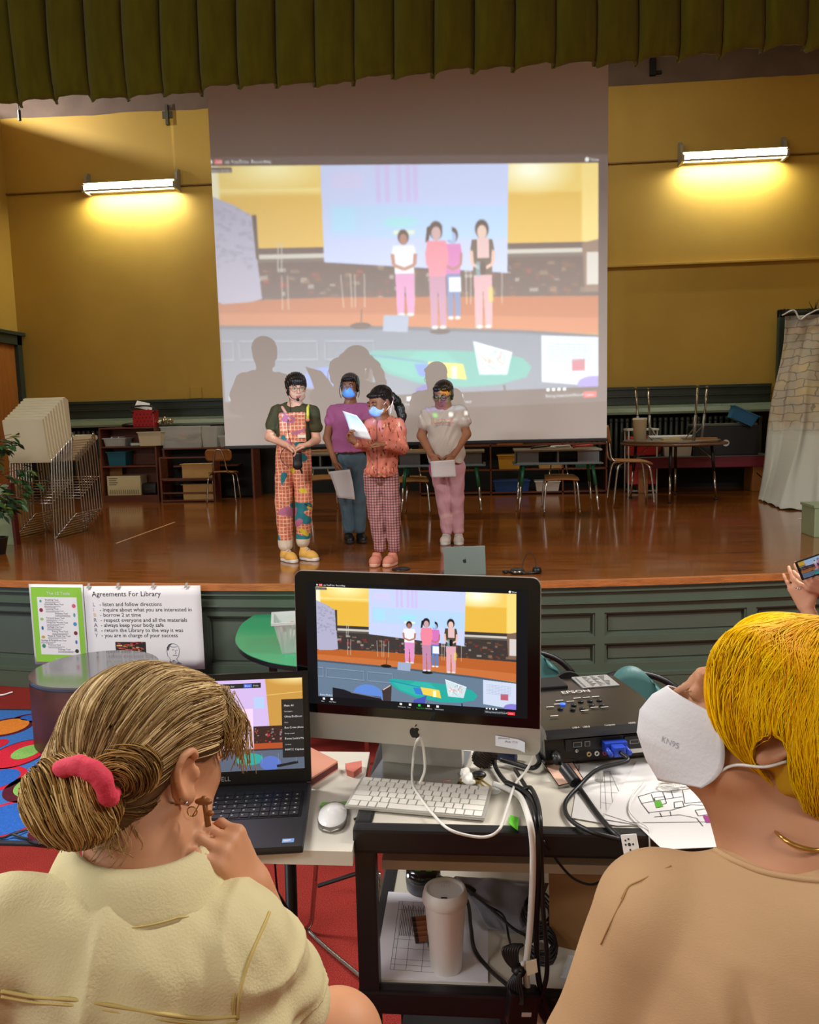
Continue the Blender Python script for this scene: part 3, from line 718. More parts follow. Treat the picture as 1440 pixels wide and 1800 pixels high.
def strands(name, body, starts, flow, n, step, r, material, parent, org=(0, 0, 0), colf=None, lift=.001, jit=.25, seed=1, taper=True, stop=None, sides=3, lens=None, wave=0):
    """hair: locks that run over a Body's surface along flow(P)"""
    rng = np.random.RandomState(seed); P = np.array(starts, float); m = len(P); e = 1e-3
    def grad(P):
        g = np.stack([body.eval(P+np.eye(3)[i]*e)-body.eval(P-np.eye(3)[i]*e) for i in range(3)], 1); return g/(np.linalg.norm(g, axis=1)[:, None]+1e-9)
    off = rng.rand(m)*lift*2; jv = rng.randn(m, 3)*jit; path = []; ph = rng.rand(m)*6.3
    for it in range(n):
        g = grad(P); d = body.eval(P); P = P-g*(d-off)[:, None]; path.append(P.copy())
        f = flow(P, it)+jv*.35; f = f-g*(f*g).sum(1)[:, None]; f /= np.linalg.norm(f, axis=1)[:, None]+1e-9
        if wave:
            sd = np.cross(f, g); f = f+sd*(wave*np.sin(ph+it*.55))[:, None]
        P = P+f*step
        jv = jv*.9+rng.randn(m, 3)*jit*.3
    path = np.array(path)                     # n, m, 3
    cut = np.full(m, n) if lens is None else np.clip((n*(lens[0]+(lens[1]-lens[0])*rng.rand(m))).astype(int), 3, n)
    V = []; Fc = []; cols = []; base = 0
    cc = colf(path, rng) if colf else None
    for j in range(m):
        k = cut[j]; pts = path[:k, j]
        if stop is not None:
            b = stop(pts)
            if b < 3: continue
            k = min(k, b); pts = pts[:k]
        t = np.gradient(pts, axis=0); t /= np.linalg.norm(t, axis=1)[:, None]+1e-9; a = np.cross(t, [.3, .5, .8]); a /= np.linalg.norm(a, axis=1)[:, None]+1e-9; b2 = np.cross(t, a)
        rr = r*(.6+.8*rng.rand())*(np.minimum(1, 1.15-np.linspace(0, 1, k)**2) if taper else np.ones(k))
        an = 2*PI*np.arange(sides)/sides
        ring = pts[:, None]+rr[:, None, None]*(a[:, None]*np.cos(an)[None, :, None]+b2[:, None]*np.sin(an)[None, :, None])
        V.append(ring.reshape(-1, 3)); q = np.arange(k-1)[:, None]*sides+np.arange(sides)[None]; q2 = np.arange(k-1)[:, None]*sides+(np.arange(sides)[None]+1) % sides
        Fc.append((np.stack([q, q2, q2+sides, q+sides], -1).reshape(-1, 4))+base); base += k*sides
        if cc is not None: cols.append(np.repeat(cc[:k, j], sides, 0))
    V = np.concatenate(V)-np.array(org); Fc = np.concatenate(Fc)
    return mesh_obj(name, V, Fc, material, parent, True, np.concatenate(cols) if cols else None)

def basis(x, z):
    """columns: x, y, z axes of a frame whose z looks along z and x is nearest to x"""
    z = np.array(z, float); z /= np.linalg.norm(z); x = np.array(x, float); x = x-z*(x @ z); x /= np.linalg.norm(x); return np.stack([x, np.cross(z, x), z], 1)

def hand(B, wrist, fdir, palm, side, L=.17, curl=.5, spread=.12, thumb=.5, k=.006, curls=None, flip=1, fat=1.0):
    """a hand added to a Body. fdir: towards the fingers, palm: direction the palm faces, side: towards the thumb"""
    f = np.array(fdir, float); f /= np.linalg.norm(f); p = np.array(palm, float); p -= f*(p @ f); p /= np.linalg.norm(p)
    s = np.array(side, float); s -= f*(s @ f)+p*(s @ p); s /= np.linalg.norm(s); w = np.array(wrist, float); u = L/.18
    kn = []
    for i, (o, ln) in enumerate(((.030, .078), (.010, .086), (-.011, .080), (-.031, .063))):
        kn.append((w+f*(.088-.004*abs(i-1))*u+s*o*u, ln*u))
    for i in range(4): B.cap(w+s*(.016-.010*i)*u+f*.012*u, kn[i][0], .017*u*fat, .0125*u*fat, .012*u)
    for i, (q, ln) in enumerate(kn):
        c = (curls[i] if curls else curl)*1.0; d = f+s*(spread*(1.2-i)*.8); d /= np.linalg.norm(d); r = (.0092, .0098, .0092, .0080)[i]*u*fat
        a0 = q; ang = 0; tot = (.46, .30, .24)
        for j in range(3):
            ang += c*(.75, .95, .7)[j]; dd = d*math.cos(ang)+p*math.sin(ang); a1 = a0+dd*ln*tot[j]; B.cap(a0, a1, r*(1-.07*j), r*(.95-.09*j), k*u if j else .008*u); a0 = a1
    t0 = w+s*.020*u+f*.022*u; td = s*.75+f*.65+p*.35*thumb; td /= np.linalg.norm(td); t1 = t0+td*.042*u
    d2 = f*.85+s*(.45-.5*thumb)+p*.5*thumb; d2 /= np.linalg.norm(d2); t2 = t1+d2*.034*u; d3 = f*.9+p*.7*thumb+s*(.1-.35*thumb); d3 /= np.linalg.norm(d3); t3 = t2+d3*.026*u
    B.cap(t0, t1, .0165*u*fat, .0125*u*fat, .012*u); B.cap(t1, t2, .0115*u*fat, .0102*u*fat, .005*u); B.cap(t2, t3, .0102*u*fat, .0082*u*fat, .004*u)
    return a0
# ------------------------------------------------------------------ furniture on the stage
M_chrome = mat('chrome', 'b9b6b0', .18, 1.0)
M_steel = mat('grey_steel', '8b8a84', .35, .8)
M_wood = mat('chair_wood', 'a06a34', .4, noise=.15, nscale=4, stretch=(1, 8, 1))
M_dwood = mat('shelf_wood', '6e3a24', .5, noise=.2, nscale=4, stretch=(1, 1, 8))
M_dkgreen = mat('desk_green', '0f5538', .4)
M_cream = mat('cream_plastic', 'd8cfae', .5)
M_bin = mat('clear_plastic', 'dfe3e0', .25, alpha=.38)
M_paper = mat('paper', 'e3e1e2', .8, noise=.02)
M_red = mat('red_plastic', 'b3161c', .35)
M_blue = mat('blue_plastic', '1f4f96', .4)
M_teal = mat('teal_plastic', '14657a', .45)
M_yellowp = mat('yellow_plastic', 'c99a2a', .45)
M_card = mat('cardboard', 'c9a468', .8, noise=.06)

def rot2(x, y, a): return x*math.cos(a)-y*math.sin(a), x*math.sin(a)+y*math.cos(a)
# stack of white sled chairs
fwd = math.atan2(.74, -.05)
def sled_chair():
    t = thing('stacking_chair', 'cream sled chair', 'chair')
    w2, d, sh, bh = .235, .52, .80, 1.20        # x forward, y to the left; origin under the rear
    r = .0075
    for s in (-1, 1):
        y = s*w2
        P = spline([(.10, y, sh+.02), (.04, y, sh-.02), (.0, y, .03), (.02, y, .009), (.3, y, .009), (d-.02, y, .009), (d, y, .03), (d-.05, y, sh-.03), (d-.1, y*.96, sh)], 4)
        MB().tube(P, r, 7).build('side_frame', M_chrome, t, True)
    MB().tube([(.012, -w2, .36), (.012, w2, .36)], r*.9, 7).build('cross_bar', M_chrome, t, True)
    MB().tube([(d-.02, -w2, .36), (d-.02, w2, .36)], r*.9, 7).build('cross_bar', M_chrome, t, True)
    mb = MB(); mb.prism([(.07, sh-.005), (.10, sh-.03), (d-.07, sh-.025), (d-.01, sh-.045), (d+.02, sh-.025), (d+.01, sh+.005), (d-.08, sh+.02), (.12, sh+.015)], 'y', -w2+.01, w2-.01)
    mb.build('seat', M_cream, t, 35)
    mb = MB(); mb.prism([(.0, sh+.0), (.02, sh-.03), (.055, sh-.02), (.035, bh-.02), (-.02, bh+.01), (-.055, bh), (-.03, sh+.2)], 'y', -w2-.0, w2-.02)
    mb.build('backrest', M_cream, t, 35)
    return t
ch0 = sled_chair(); B0 = np.array([-4.33, 7.86])
nch = 9
for i in range(nch):
    c = ch0 if i == 0 else copy_tree(ch0)
    a = math.radians(84)
    c.rotation_euler = (0, 0, a); f = np.array([math.cos(a), math.sin(a)]); l = np.array([-math.sin(a), math.cos(a)])
    o = B0+l*.235+f*(.026*i)
    c.location = (o[0]+.012*i, o[1], SZ+.0265*i)
    c['group'] = 'cream sled chairs in one stack'
    c['label'] = {0: 'bottom cream sled chair of the stack, its runners on the stage floor', nch-1: 'top cream sled chair of the stack, highest back panel'}.get(i, 'cream sled chair, %s from the bottom of the stack' % ['', 'second', 'third', 'fourth', 'fifth', 'sixth', 'seventh', 'eighth'][i] if i < nch-1 else '')

def box_open(mb, x0, x1, y0, y1, z0, z1, th=.004, tap=.0, M=None):
    """open tub; tap: how much the foot is narrower on each side"""
    o = [(x0+tap, y0+tap, z0), (x1-tap, y0+tap, z0), (x1-tap, y1-tap, z0), (x0+tap, y1-tap, z0), (x0, y0, z1), (x1, y0, z1), (x1, y1, z1), (x0, y1, z1)]
    i = [(x0+tap+th, y0+tap+th, z0+th), (x1-tap-th, y0+tap+th, z0+th), (x1-tap-th, y1-tap-th, z0+th), (x0+tap+th, y1-tap-th, z0+th), (x0+th, y0+th, z1), (x1-th, y0+th, z1), (x1-th, y1-th, z1), (x0+th, y1-th, z1)]
    V = o+i; Fc = [(3, 2, 1, 0)]+[(k, (k+1) % 4, 4+(k+1) % 4, 4+k) for k in range(4)]+[(8, 9, 10, 11)]+[(8+(k+1) % 4, 8+k, 12+k, 12+(k+1) % 4) for k in range(4)]+[(4+k, 4+(k+1) % 4, 12+(k+1) % 4, 12+k) for k in range(4)]
    if M is not None: V = [M @ Vector(v) for v in V]
    mb.add(V, Fc); return mb
def tub(name, label, cat, loc, w, d, h, m, rz=0, tap=.02, rim=True, group=None, lid=None):
    t = thing(name, label, cat, loc, rz, group)
    box_open(MB(), -w/2, w/2, -d/2, d/2, 0, h, .005, tap).build('tub', m, t)
    if rim:
        mb = MB(); e = .012
        for a, b in (((-w/2-e, -d/2-e), (w/2+e, -d/2)), ((-w/2-e, d/2), (w/2+e, d/2+e)), ((-w/2-e, -d/2), (-w/2, d/2)), ((w/2, -d/2), (w/2+e, d/2))): mb.box((*a, h-.012), (*b, h+.002))
        mb.build('rim', m, t)
    if lid: MB().box((-w/2-.01, -d/2-.01, h), (w/2+.01, d/2+.01, h+.015), .004).build('lid', lid, t)
    return t

# bookcase with two shelves
def bookcase():
    x0, x1, y, d, h = -5.50, -4.66, 11.40, .36, 1.07
    t = thing('bookcase', 'low dark wood bookcase against the radiator, three shelves high', 'bookcase', (x0, y, SZ)); w_ = x1-x0
    for x in (0, w_-.02): MB().box((x, 0, 0), (x+.02, d, h)).build('side_panel', M_dwood, t)
    for z in (.07, .50, .78, h-.02): MB().box((.02, 0, z), (w_-.02, d, z+.02)).build('shelf', M_dwood, t)
    MB().box((.02, d-.01, .0), (w_-.02, d, h)).build('back_panel', M_dwood, t)
    MB().box((.02, .0, 0.0), (w_-.02, .02, .07)).build('plinth', M_dwood, t)
    o = MB().box((0, 0, 0), (.33, .02, .62)).build('plywood_sheet', M_wood); o.location = (x0-.12, y+.22, SZ); tag(o, 'brown plywood sheet standing behind the left end of the bookcase', 'board')
    zb = SZ+.09
    t2 = thing('flat_box', 'cream printed carton lying on the bottom shelf of the bookcase', 'box', (x0+.06, y+.03, zb))
    MB().box((0, 0, 0), (.50, .25, .28), .005).build('carton', mat('carton_cream', 'd9cfa0', .8), t2)
    mb = MB()
    for k in range(4): mb.box((.03, -.001, .24-.03*k), (.16-.02*(k % 2), .001, .25-.03*k))
    mb.build('printing', M_black, t2)['kind'] = 'stuff'
    mb = MB()
    for k in range(14): mb.box((.04+.032*k, -.001, .02), (.05+.032*k, .001, .08), M=None)
    mb.build('striped_band', mat('grey_ink', '77735c', .8), t2)['kind'] = 'stuff'
    t3 = thing('black_case', 'black case on the bottom shelf beside the cream carton', 'case', (x0+.66, y+.04, zb)); MB().box((-.09, 0, 0), (.13, .22, .17), .03).build('case_body', M_black, t3, True); MB().tube([(-.03, -.006, .08), (.07, -.006, .085)], .006).build('handle', M_chrome, t3)
    tub('storage_tub', 'teal blue tub on the middle shelf of the bookcase', 'tub', (x0+.22, y+.17, SZ+.52), .28, .26, .20, M_teal)
    tub('storage_basket', 'small clear basket of papers on the top shelf of the bookcase', 'basket', (x0+.21, y+.15, SZ+.80), .33, .24, .12, M_bin)
    mb = MB()
    for k in range(7): mb.box((x0+.08+.035*k, y+.06, SZ+.81), (x0+.10+.035*k, y+.25, SZ+.90+.02*(k % 3)))
    o = mb.build('loose_papers', M_paper); tag(o, 'loose white papers standing in the clear basket on the bookcase', 'papers', kind='stuff')
    t4 = thing('book', 'green book lying on the top shelf of the bookcase', 'book', (x0+.44, y+.05, SZ+.80)); MB().box((0, 0, 0), (.15, .2, .05), .004).build('cover', mat('book_green', '2f7a3e', .6), t4); MB().box((.004, -.001, .008), (.146, .19, .042)).build('pages', M_paper, t4)
    t5 = tub('storage_tub', 'cream tub hanging over the right end of the bookcase shelf', 'tub', (x1-.08, y+.12, SZ+.80), .34, .30, .20, M_cream)
    # red patterned gift bag with a white card, on top
    zt = SZ+1.07
    t6 = thing('gift_bag', 'red diamond patterned gift bag on top of the bookcase', 'bag', (x1-.18, y+.15, zt))
    MB().box((-.17, -.09, 0), (.15, .09, .24), .012).build('bag_body', M_red, t6)
    mb = MB()
    for a in range(5):
        for b in range(4): x, z = -.13+.055*a+.027*(b % 2), .03+.05*b; mb.add([(x, -.0915, z-.014), (x+.014, -.0915, z), (x, -.0915, z+.014), (x-.014, -.0915, z)], [(0, 1, 2, 3)])
    mb.build('diamond_print', mat('dark_red', '5c0c10', .4), t6)['kind'] = 'stuff'
    MB().tube(spline([(-.15, -.1, .2), (-.2, -.1, .27), (-.1, -.08, .30), (.12, -.08, .29), (.17, -.1, .22), (.14, -.1, .2)], 5), .012).build('handle', M_black, t6, True)
    o = MB().box((-.1, -.05, 0), (.12, .0, .012)).box((-.12, -.07, .012), (.07, .05, .02)).build('white_card', M_paper); o.location = (x1-.19, y+.13, zt+.30); o.rotation_euler = (.9, .25, .1); tag(o, 'white folded card sticking out of the red gift bag', 'card')
    B = Body(); rng = np.random.RandomState(2)
    for k in range(16): B.ell((rng.uniform(-.11, .13), rng.uniform(-.05, .05), abs(rng.uniform(0, .13))*.9+.03), (.035, .03, .03), .004)
    B.disp = lambda P: .006*vnoise(P, 60, 3)
    B.build('foil_heap', .008, mat('silver_foil', 'b9b49a', .22, .9), None).location = (x1+.08, y+.2, zt-.01)
    o = bpy.data.objects['foil_heap']; tag(o, 'crumpled silver foil beside the red gift bag', 'foil')
    o = MB().ellip((0, 0, .03), (.14, .1, .035)).build('cap', M_black, None, True); o.location = (x0+.42, y+.16, zt); tag(o, 'flat black cap on top of the bookcase', 'cap')
bookcase()
# long counter with the clear boxes, and the open rack below
def counter():
    t = thing('work_counter', 'long dark counter shelf carrying the clear boxes', 'counter', (-4.62, 11.50, SZ)); L_ = 1.35
    MB().box((0, 0, .735), (L_, .42, .755)).build('top', M_dwood, t)
    for x in (.0, L_-.04): MB().box((x, .02, 0), (x+.03, .38, .735)).build('side_panel', M_dwood, t)
    MB().box((.03, .30, .02), (L_-.04, .32, .735)).build('back_panel', mat('recess_black', '171a17', .8), t)
    MB().box((.15, .02, .48), (1.1, .28, .50)).build('shelf', M_dwood, t)
    r = thing('open_rack', 'low reddish rack with thin rails in front of the counter', 'rack', (-4.56, 11.22, SZ)); W = .80
    for x in (0, W-.025): MB().box((x, 0, 0), (x+.025, .25, .64)).build('side_panel', M_dwood, r)
    for z in (.62, .32, .12, .01): MB().box((.025, 0, z), (W-.025, .02, z+.02)).build('rail', M_dwood, r)
    for z in (.01, .30): MB().box((.025, .02, z), (W-.025, .25, z+.012)).build('shelf', M_dwood, r)
    for i, (z, m) in enumerate(((.315, M_card), (.025, M_card))):
        o = MB().box((0, 0, 0), (.44, .18, .21), .004).box((-.03, -.005, .21), (.47, .185, .22)).build('carton', m); o.location = (-4.25, 11.27, SZ+z); tag(o, ['tan carton on the upper shelf of the reddish rack', 'tan carton on the bottom shelf of the reddish rack'][i], 'box')
    t = tub('clear_storage_box', 'large clear storage box full of craft things on the counter', 'box', (-4.32, 11.68, SZ+.755), .60, .38, .31, M_bin)
    B = Body(); rng = np.random.RandomState(6)
    for k in range(22): B.ell((rng.uniform(-.24, .2), rng.uniform(-.12, .12), rng.uniform(.04, .2)), (.06, .05, .045), .01)
    B.disp = lambda P: .012*vnoise(P, 40, 3)
    def cf(P):
        n = vnoise(P, 22, 9); k = np.clip(((n+1)*2.5).astype(int), 0, 4); pal = lina(np.array([[.35, .32, .28], [.62, .58, .5], [.25, .26, .25], [.72, .38, .30], [.5, .5, .4]])); return pal[k]
    o = B.build('craft_heap', .014, mat('craft', vcol=True, rough=.8), None, cf); o.location = (-4.32, 11.68, SZ+.762); tag(o, 'heap of coloured craft things inside the large clear storage box', 'craft things', kind='stuff')
    tub('clear_storage_box', 'clear storage box behind the right end of the larger one', 'box', (-3.92, 11.72, SZ+.755), .24, .36, .30, M_bin)
    tub('clear_storage_box', 'small low clear box on the right end of the counter', 'box', (-3.66, 11.66, SZ+.755), .24, .24, .15, M_bin, lid=M_bin)
    t = thing('display_board', 'tall white and blue folded board beside the screen', 'board', (-3.56, 11.6, SZ+.755))
    MB().box((0, 0, 0), (.22, .12, .66)).build('panel', M_white, t); MB().add([(.0, -.003, .22), (.2, -.003, .22), (.2, -.003, .55), (.15, -.003, .5)], [(0, 1, 2, 3)]).build('blue_shape', M_blue, t); MB().box((.02, -.004, .02), (.22, 0, .19)).build('black_label', M_black, t)
counter()

# school chairs: shell on chrome legs with an A-shaped back frame
def school_chair(seat=.42, col=None, name='school_chair'):
    m = col or M_wood; t = thing(name, 'school chair', 'chair')   # x to the right, faces -y
    mb = MB(); mb.grid(lambda u, v: ((u-.5)*.38*(1-.12*v), -.19+.36*v, seat+.012*math.cos((u-.5)*3)-.022*math.exp(-((v)/.12)**2)+.01*v), 8, 8)
    o = mb.build('seat', m, t, True); s = o.modifiers.new('s', 'SOLIDIFY'); s.thickness = .014
    mb = MB(); mb.grid(lambda u, v: ((u-.5)*.36*(1-.18*(2*v-1)**4), .20+.03*v-.05*(1-(2*u-1)**2)+.05, seat+.17+.16*v), 10, 6)
    o = mb.build('backrest', m, t, True); s = o.modifiers.new('s', 'SOLIDIFY'); s.thickness = .014
    for sx in (-1, 1):
        for sy in (-1, 1):
            P = spline([(sx*.12, sy*.10, seat-.012), (sx*.155, sy*.14, seat-.03), (sx*.175, sy*.17, seat-.10), (sx*.20, sy*.21, .0)], 4)
            MB().tube(P, .0105, 8).build('leg', M_chrome, t, True)
    MB().tube(spline([(-.12, .12, seat-.01), (-.10, .21, seat+.03), (-.07, .235, seat+.20), (-.035, .26, seat+.31), (.035, .26, seat+.31), (.07, .235, seat+.20), (.10, .21, seat+.03), (.12, .12, seat-.01)], 5), .0095, 8).build('back_frame', M_chrome, t, True)
    return t
def put(t, x, y, rz, label, z=SZ): t.location = (x, y, z); t.rotation_euler = (0, 0, rz); t['label'] = label; return t
sc0 = school_chair(); put(sc0, -3.62, 11.15, math.radians(8+180), 'school chair with wooden back beside the reddish rack, facing the wall'); sc0['group'] = 'chrome legged school chairs on the stage'
for x, y, a, l in ((.87, 9.35, 0, 'school chair pushed under the desk right of the screen centre'), (-.82, 9.45, 5, 'school chair left of the girl with glasses, half behind her'), (1.76, 10.0, 92, 'school chair seen side-on between desk and round table'), (-1.95, 9.9, 20, 'school chair behind the teacher under the screen')):
    c = put(copy_tree(sc0), x, y, math.radians(a), l)
    if a == 92: c.scale = (1.1, 1.15, 1.3)

def desk(x0, x1, yf, yb, label, h=.745):
    t = thing('school_desk', label, 'desk', ((x0+x1)/2, (yf+yb)/2, SZ), 0, 'grey two-seat school desks under the screen'); w2, d2 = (x1-x0)/2, (yb-yf)/2
    MB().box((-w2, -d2, h-.02), (w2, d2, h), .008).build('desk_top', mat('desk_laminate', '857c6c', .3, noise=.05), t)
    mb = MB().box((-w2+.02, -d2+.02, h-.15), (w2-.02, d2-.02, h-.14)).box((-w2+.02, -d2+.03, h-.15), (-w2+.26, -d2+.04, h-.02)).box((w2-.26, -d2+.03, h-.15), (w2-.02, -d2+.04, h-.02)).box((-w2+.02, d2-.03, h-.15), (w2-.02, d2-.02, h-.02)).box((-w2+.02, -d2+.03, h-.15), (-w2+.03, d2-.02, h-.02)).box((w2-.03, -d2+.03, h-.15), (w2-.02, d2-.02, h-.02)).box((-.01, -d2+.03, h-.15), (.01, d2-.02, h-.02))
    mb.build('book_box', mat('box_grey', '6e7276', .45), t)
    MB().box((-w2-.01, -d2+.0, h-.165), (w2+.01, d2, h-.15), .004).build('lower_tray', mat('tray_green', '54605c', .35), t)
    for sx in (-1, 1):
        for sy in (-1, 1):
            a = (sx*(w2-.10), sy*(d2-.06), h-.16); b = (sx*(w2-.07), sy*(d2-.01), .36); c = (sx*(w2-.035), sy*(d2+.03), 0)
            l = MB().tube([a, b], .019, 8).build('leg', M_dkgreen, t, True); MB().tube([b, c], .014, 8).build('leg_insert', M_chrome, l, True)
    return t
desk(.345, 1.285, 8.98, 9.52, 'grey school desk with green legs right of the girl with glasses')
desk(-.95, .02, 9.0, 9.5, 'grey school desk behind the girl with glasses, below the screen')
desk(-2.2, -1.42, 9.0, 9.5, 'grey school desk behind the teacher, below the screen')
rng = random.Random(7)
for i in range(3):
    o = MB().tube(spline([(.55+.25*i+rng.uniform(-.05, .05), 9.15+rng.uniform(-.04, .1), SZ+.757+.01*k) for k in range(2)]+[(.72+.25*i, 9.3, SZ+.77), (.60+.22*i, 9.35, SZ+.76)], 4), .012, 6).build('headphones_cable', [M_black, M_paper, M_red][i], None, True)
    tag(o, ['coiled black cable on the desk right of the girl', 'white cable on the desk right of the girl', 'red cable on the desk right of the girl'][i], 'cable')

# low shelf with trays behind the desks
def tray_rack():
    t = thing('tray_rack', 'long low dark rack behind the desks with coloured trays', 'rack', (-.9, 11.55, SZ))
    for x in (0, 1.0, 2.0, 2.6): MB().box((x, 0, 0), (x+.02, .35, .72)).build('upright', M_dwood, t)
    for z in (.02, .34, .68): MB().box((0, 0, z), (2.62, .35, z+.02)).build('shelf', M_dwood, t)
    zs = (.04, .36, .70); k = 0
    for (x, z, w_, h, m, l) in ((1.28, .36, .34, .20, M_yellowp, 'yellow tray on the middle shelf of the long rack'), (1.28, .70, .40, .12, mat('orange_tray', 'b8762a', .5), 'orange tray of scrap on top of the long rack'), (1.30, .04, .5, .16, M_blue, 'blue tray on the bottom shelf of the long rack'), (1.8, .04, .34, .14, M_white, 'white tray on the bottom shelf of the long rack'), (1.85, .36, .36, .16, M_card, 'tan tray on the middle shelf of the long rack'), (2.3, .36, .26, .2, M_dkgreen, 'dark green tray at the right end of the long rack')):
        tub('tray', l, 'tray', (-.9+x, 11.70, SZ+z), w_, .28, h, m)
    B = Body(); r = np.random.RandomState(4)
    for k in range(9): B.ell((r.uniform(-.14, .14), r.uniform(-.08, .08), r.uniform(0, .05)), (.05, .04, .04), .01)
    o = B.build('crumpled_paper', .014, M_paper, None); o.location = (.40, 11.70, SZ+.80); tag(o, 'crumpled white paper in the orange tray', 'paper', kind='stuff')
tray_rack()
# red drawer trolley
t = thing('drawer_trolley', 'white framed trolley with red drawers left of the round table', 'trolley', (2.0, 11.5, SZ))
for x in (0, .38):
    for y in (0, .3): MB().tube([(x, y, .0), (x, y, .86)], .011).build('post', mat('white_tube', 'd6d2c4', .4), t)
MB().box((-.02, -.02, .86), (.40, .32, .885)).build('top', mat('white_tube'), t)
for z in (.52, .12): 
    MB().box((.015, 0, z), (.365, .28, z+.26), .01).build('drawer', M_red, t)
MB().box((0, 0, .02), (.38, .3, .04)).build('bottom_shelf', M_steel, t)
# round table and the table turned upside down on it
M_tt = mat('brown_laminate', '6b4630', .3, noise=.1)
def round_table(loc, label, H=.725, inv=False, R=.655, splay=.0):
    t = thing('round_table', label, 'table', loc, 0, 'brown round folding tables')
    mb = MB().lathe([(R-.01, H-.026), (R, H-.02), (R, H-.004), (R-.006, H), (0, H)], n=48); mb.build('table_top', M_tt, t, 35)
    MB().lathe([(R-.03, H-.03), (R-.005, H-.026), (0, H-.026)], n=40).build('edge_trim', mat('edge_metal', '9a9284', .3, .6), t, 35)
    for k in range(4):
        a = PI/4+k*PI/2+.5; x, y = .46*math.cos(a), .46*math.sin(a); q = 1.14
        l = MB().tube([(x, y, H-.03), (x*(1+(q-1)*.5), y*(1+(q-1)*.5), .36)], .02, 8).build('leg', M_black if not inv else M_steel, t, True)
        MB().tube([(x*(1+(q-1)*.5), y*(1+(q-1)*.5), .37), (x*q, y*q, .0)], .0145, 8).build('leg_insert', M_chrome, l, True)
        MB().lathe([(.022, 0), (.024, .02), (.014, .03)], (x*q, y*q, 0), 10).build('foot', mat('brass_foot', '7a6a3a', .4, .7) if inv else M_black, l, True)
        MB().tube([(x*.6, y*.6, H-.03), (x*1.05, y*1.05, .5)], .006).build('brace', M_steel, t)
    return t
round_table((2.42, 10.72, SZ), 'brown round table standing on black and chrome legs at stage right')
it = round_table((2.40, 10.75, SZ+.727+.70), 'brown round table lying upside down on the other, legs in the air', .70, True, .60)
it.rotation_euler = (PI, 0, .1)
# things round the tables
t = thing('paper_bin', 'cream ribbed waste bin on the left edge of the round table', 'bin', (1.96, 10.5, SZ+.755)); MB().lathe([(.075, 0), (.085, .26), (.09, .265), (.09, .28), (.08, .28), (.07, .01), (0, .01)], n=20).build('bin_body', M_cream, t, True); MB().lathe([(.088, .278), (.088, .29), (0, .29)], n=20).build('bin_lid', M_white, t, 35)
o = MB().tube([(2.15, 10.95, SZ+.785), (2.72, 10.9, SZ+.785)], .022, 12).build('paper_roll', M_paper, None, True); tag(o, 'white paper roll lying on the upturned round table', 'roll')
o = MB().box((0, 0, 0), (.22, .12, .03), .004).build('yellow_pad', mat('manila', 'cfb878', .7)); o.location = (2.25, 10.5, SZ+.755); o.rotation_euler = (0, 0, .1); tag(o, 'yellow paper pad on the round table', 'pad')
o = MB().box((0, 0, 0), (.40, .10, .025), .004).build('wooden_slat', M_wood); o.location = (2.52, 10.55, SZ+.755); tag(o, 'flat wooden piece on the round table', 'wood')
tub('blue_basket', 'blue basket tilted on the black case by the radiator', 'basket', (3.42, 11.35, SZ+.95), .34, .2, .16, mat('blue_net', '1c5f86', .4), .0).rotation_euler = (0, .45, 0)
t = thing('speaker_case', 'large black equipment case with a white disc on the maroon bench', 'case', (2.95, 11.42, SZ+.50)); MB().box((-.1, 0, 0), (.75, .34, .40), .015).build('case_body', mat('case_black', '15171a', .45), t); MB().lathe([(.045, 0), (.045, .01), (0, .01)], n=20, M=Matrix.Translation((.32, 0, .17)) @ Matrix.Rotation(PI/2, 4, 'X')).build('disc', M_white, t, 35); MB().box((-.1, -.02, .40), (.72, .34, .43), .004).build('case_lid', mat('lid_grey', '55584f', .5), t)
tub('white_tub', 'white tub on the maroon bench below the round table', 'tub', (2.78-.12, 11.62, SZ+.50), .38, .3, .2, M_white)
t = thing('orange_ball', 'orange ribbed ball on the maroon bench behind the table', 'ball', (2.32, 11.68, SZ+.50)); MB().ellip((0, 0, .125), (.17, .15, .125), 20, 12).build('ball_body', mat('orange_rubber', 'd8481c', .4), t, True); mb = MB(); [mb.tube([(.172*math.sin(p)*math.cos(a), .152*math.sin(p)*math.sin(a), .125+.127*math.cos(p)) for p in np.linspace(.1, 3.0, 12)], .004, 5) for a in np.linspace(0, 2*PI, 12)[:-1]]; mb.build('ribs', M_black, t)['kind'] = 'stuff'
t = thing('maroon_bench', 'long maroon bench along the radiator at stage right', 'bench', (2.1, 11.45, SZ)); MB().box((0, 0, .34), (1.80, .45, .485), .01).build('seat', mat('maroon_vinyl', '7c2436', .5), t); MB().box((0, -.01, .485), (1.80, .46, .50), .004).build('bench_top', M_steel, t)
for x in (.03, 1.55): MB().box((x, .02, 0), (x+.13, .4, .34), .01).build('leg', M_wood, t)
t = thing('folded_stand', 'black folding stand at the right end of the maroon bench', 'stand', (3.75, 11.1, SZ)); [MB().tube([(-.12*s, 0, 0), (.14*s, .1, .28)], .008).build('leg', M_black, t) for s in (1, -1)]
MB().tube([(.0, .05, .14), (.0, .05, .55)], .008).build('post', M_black, t)

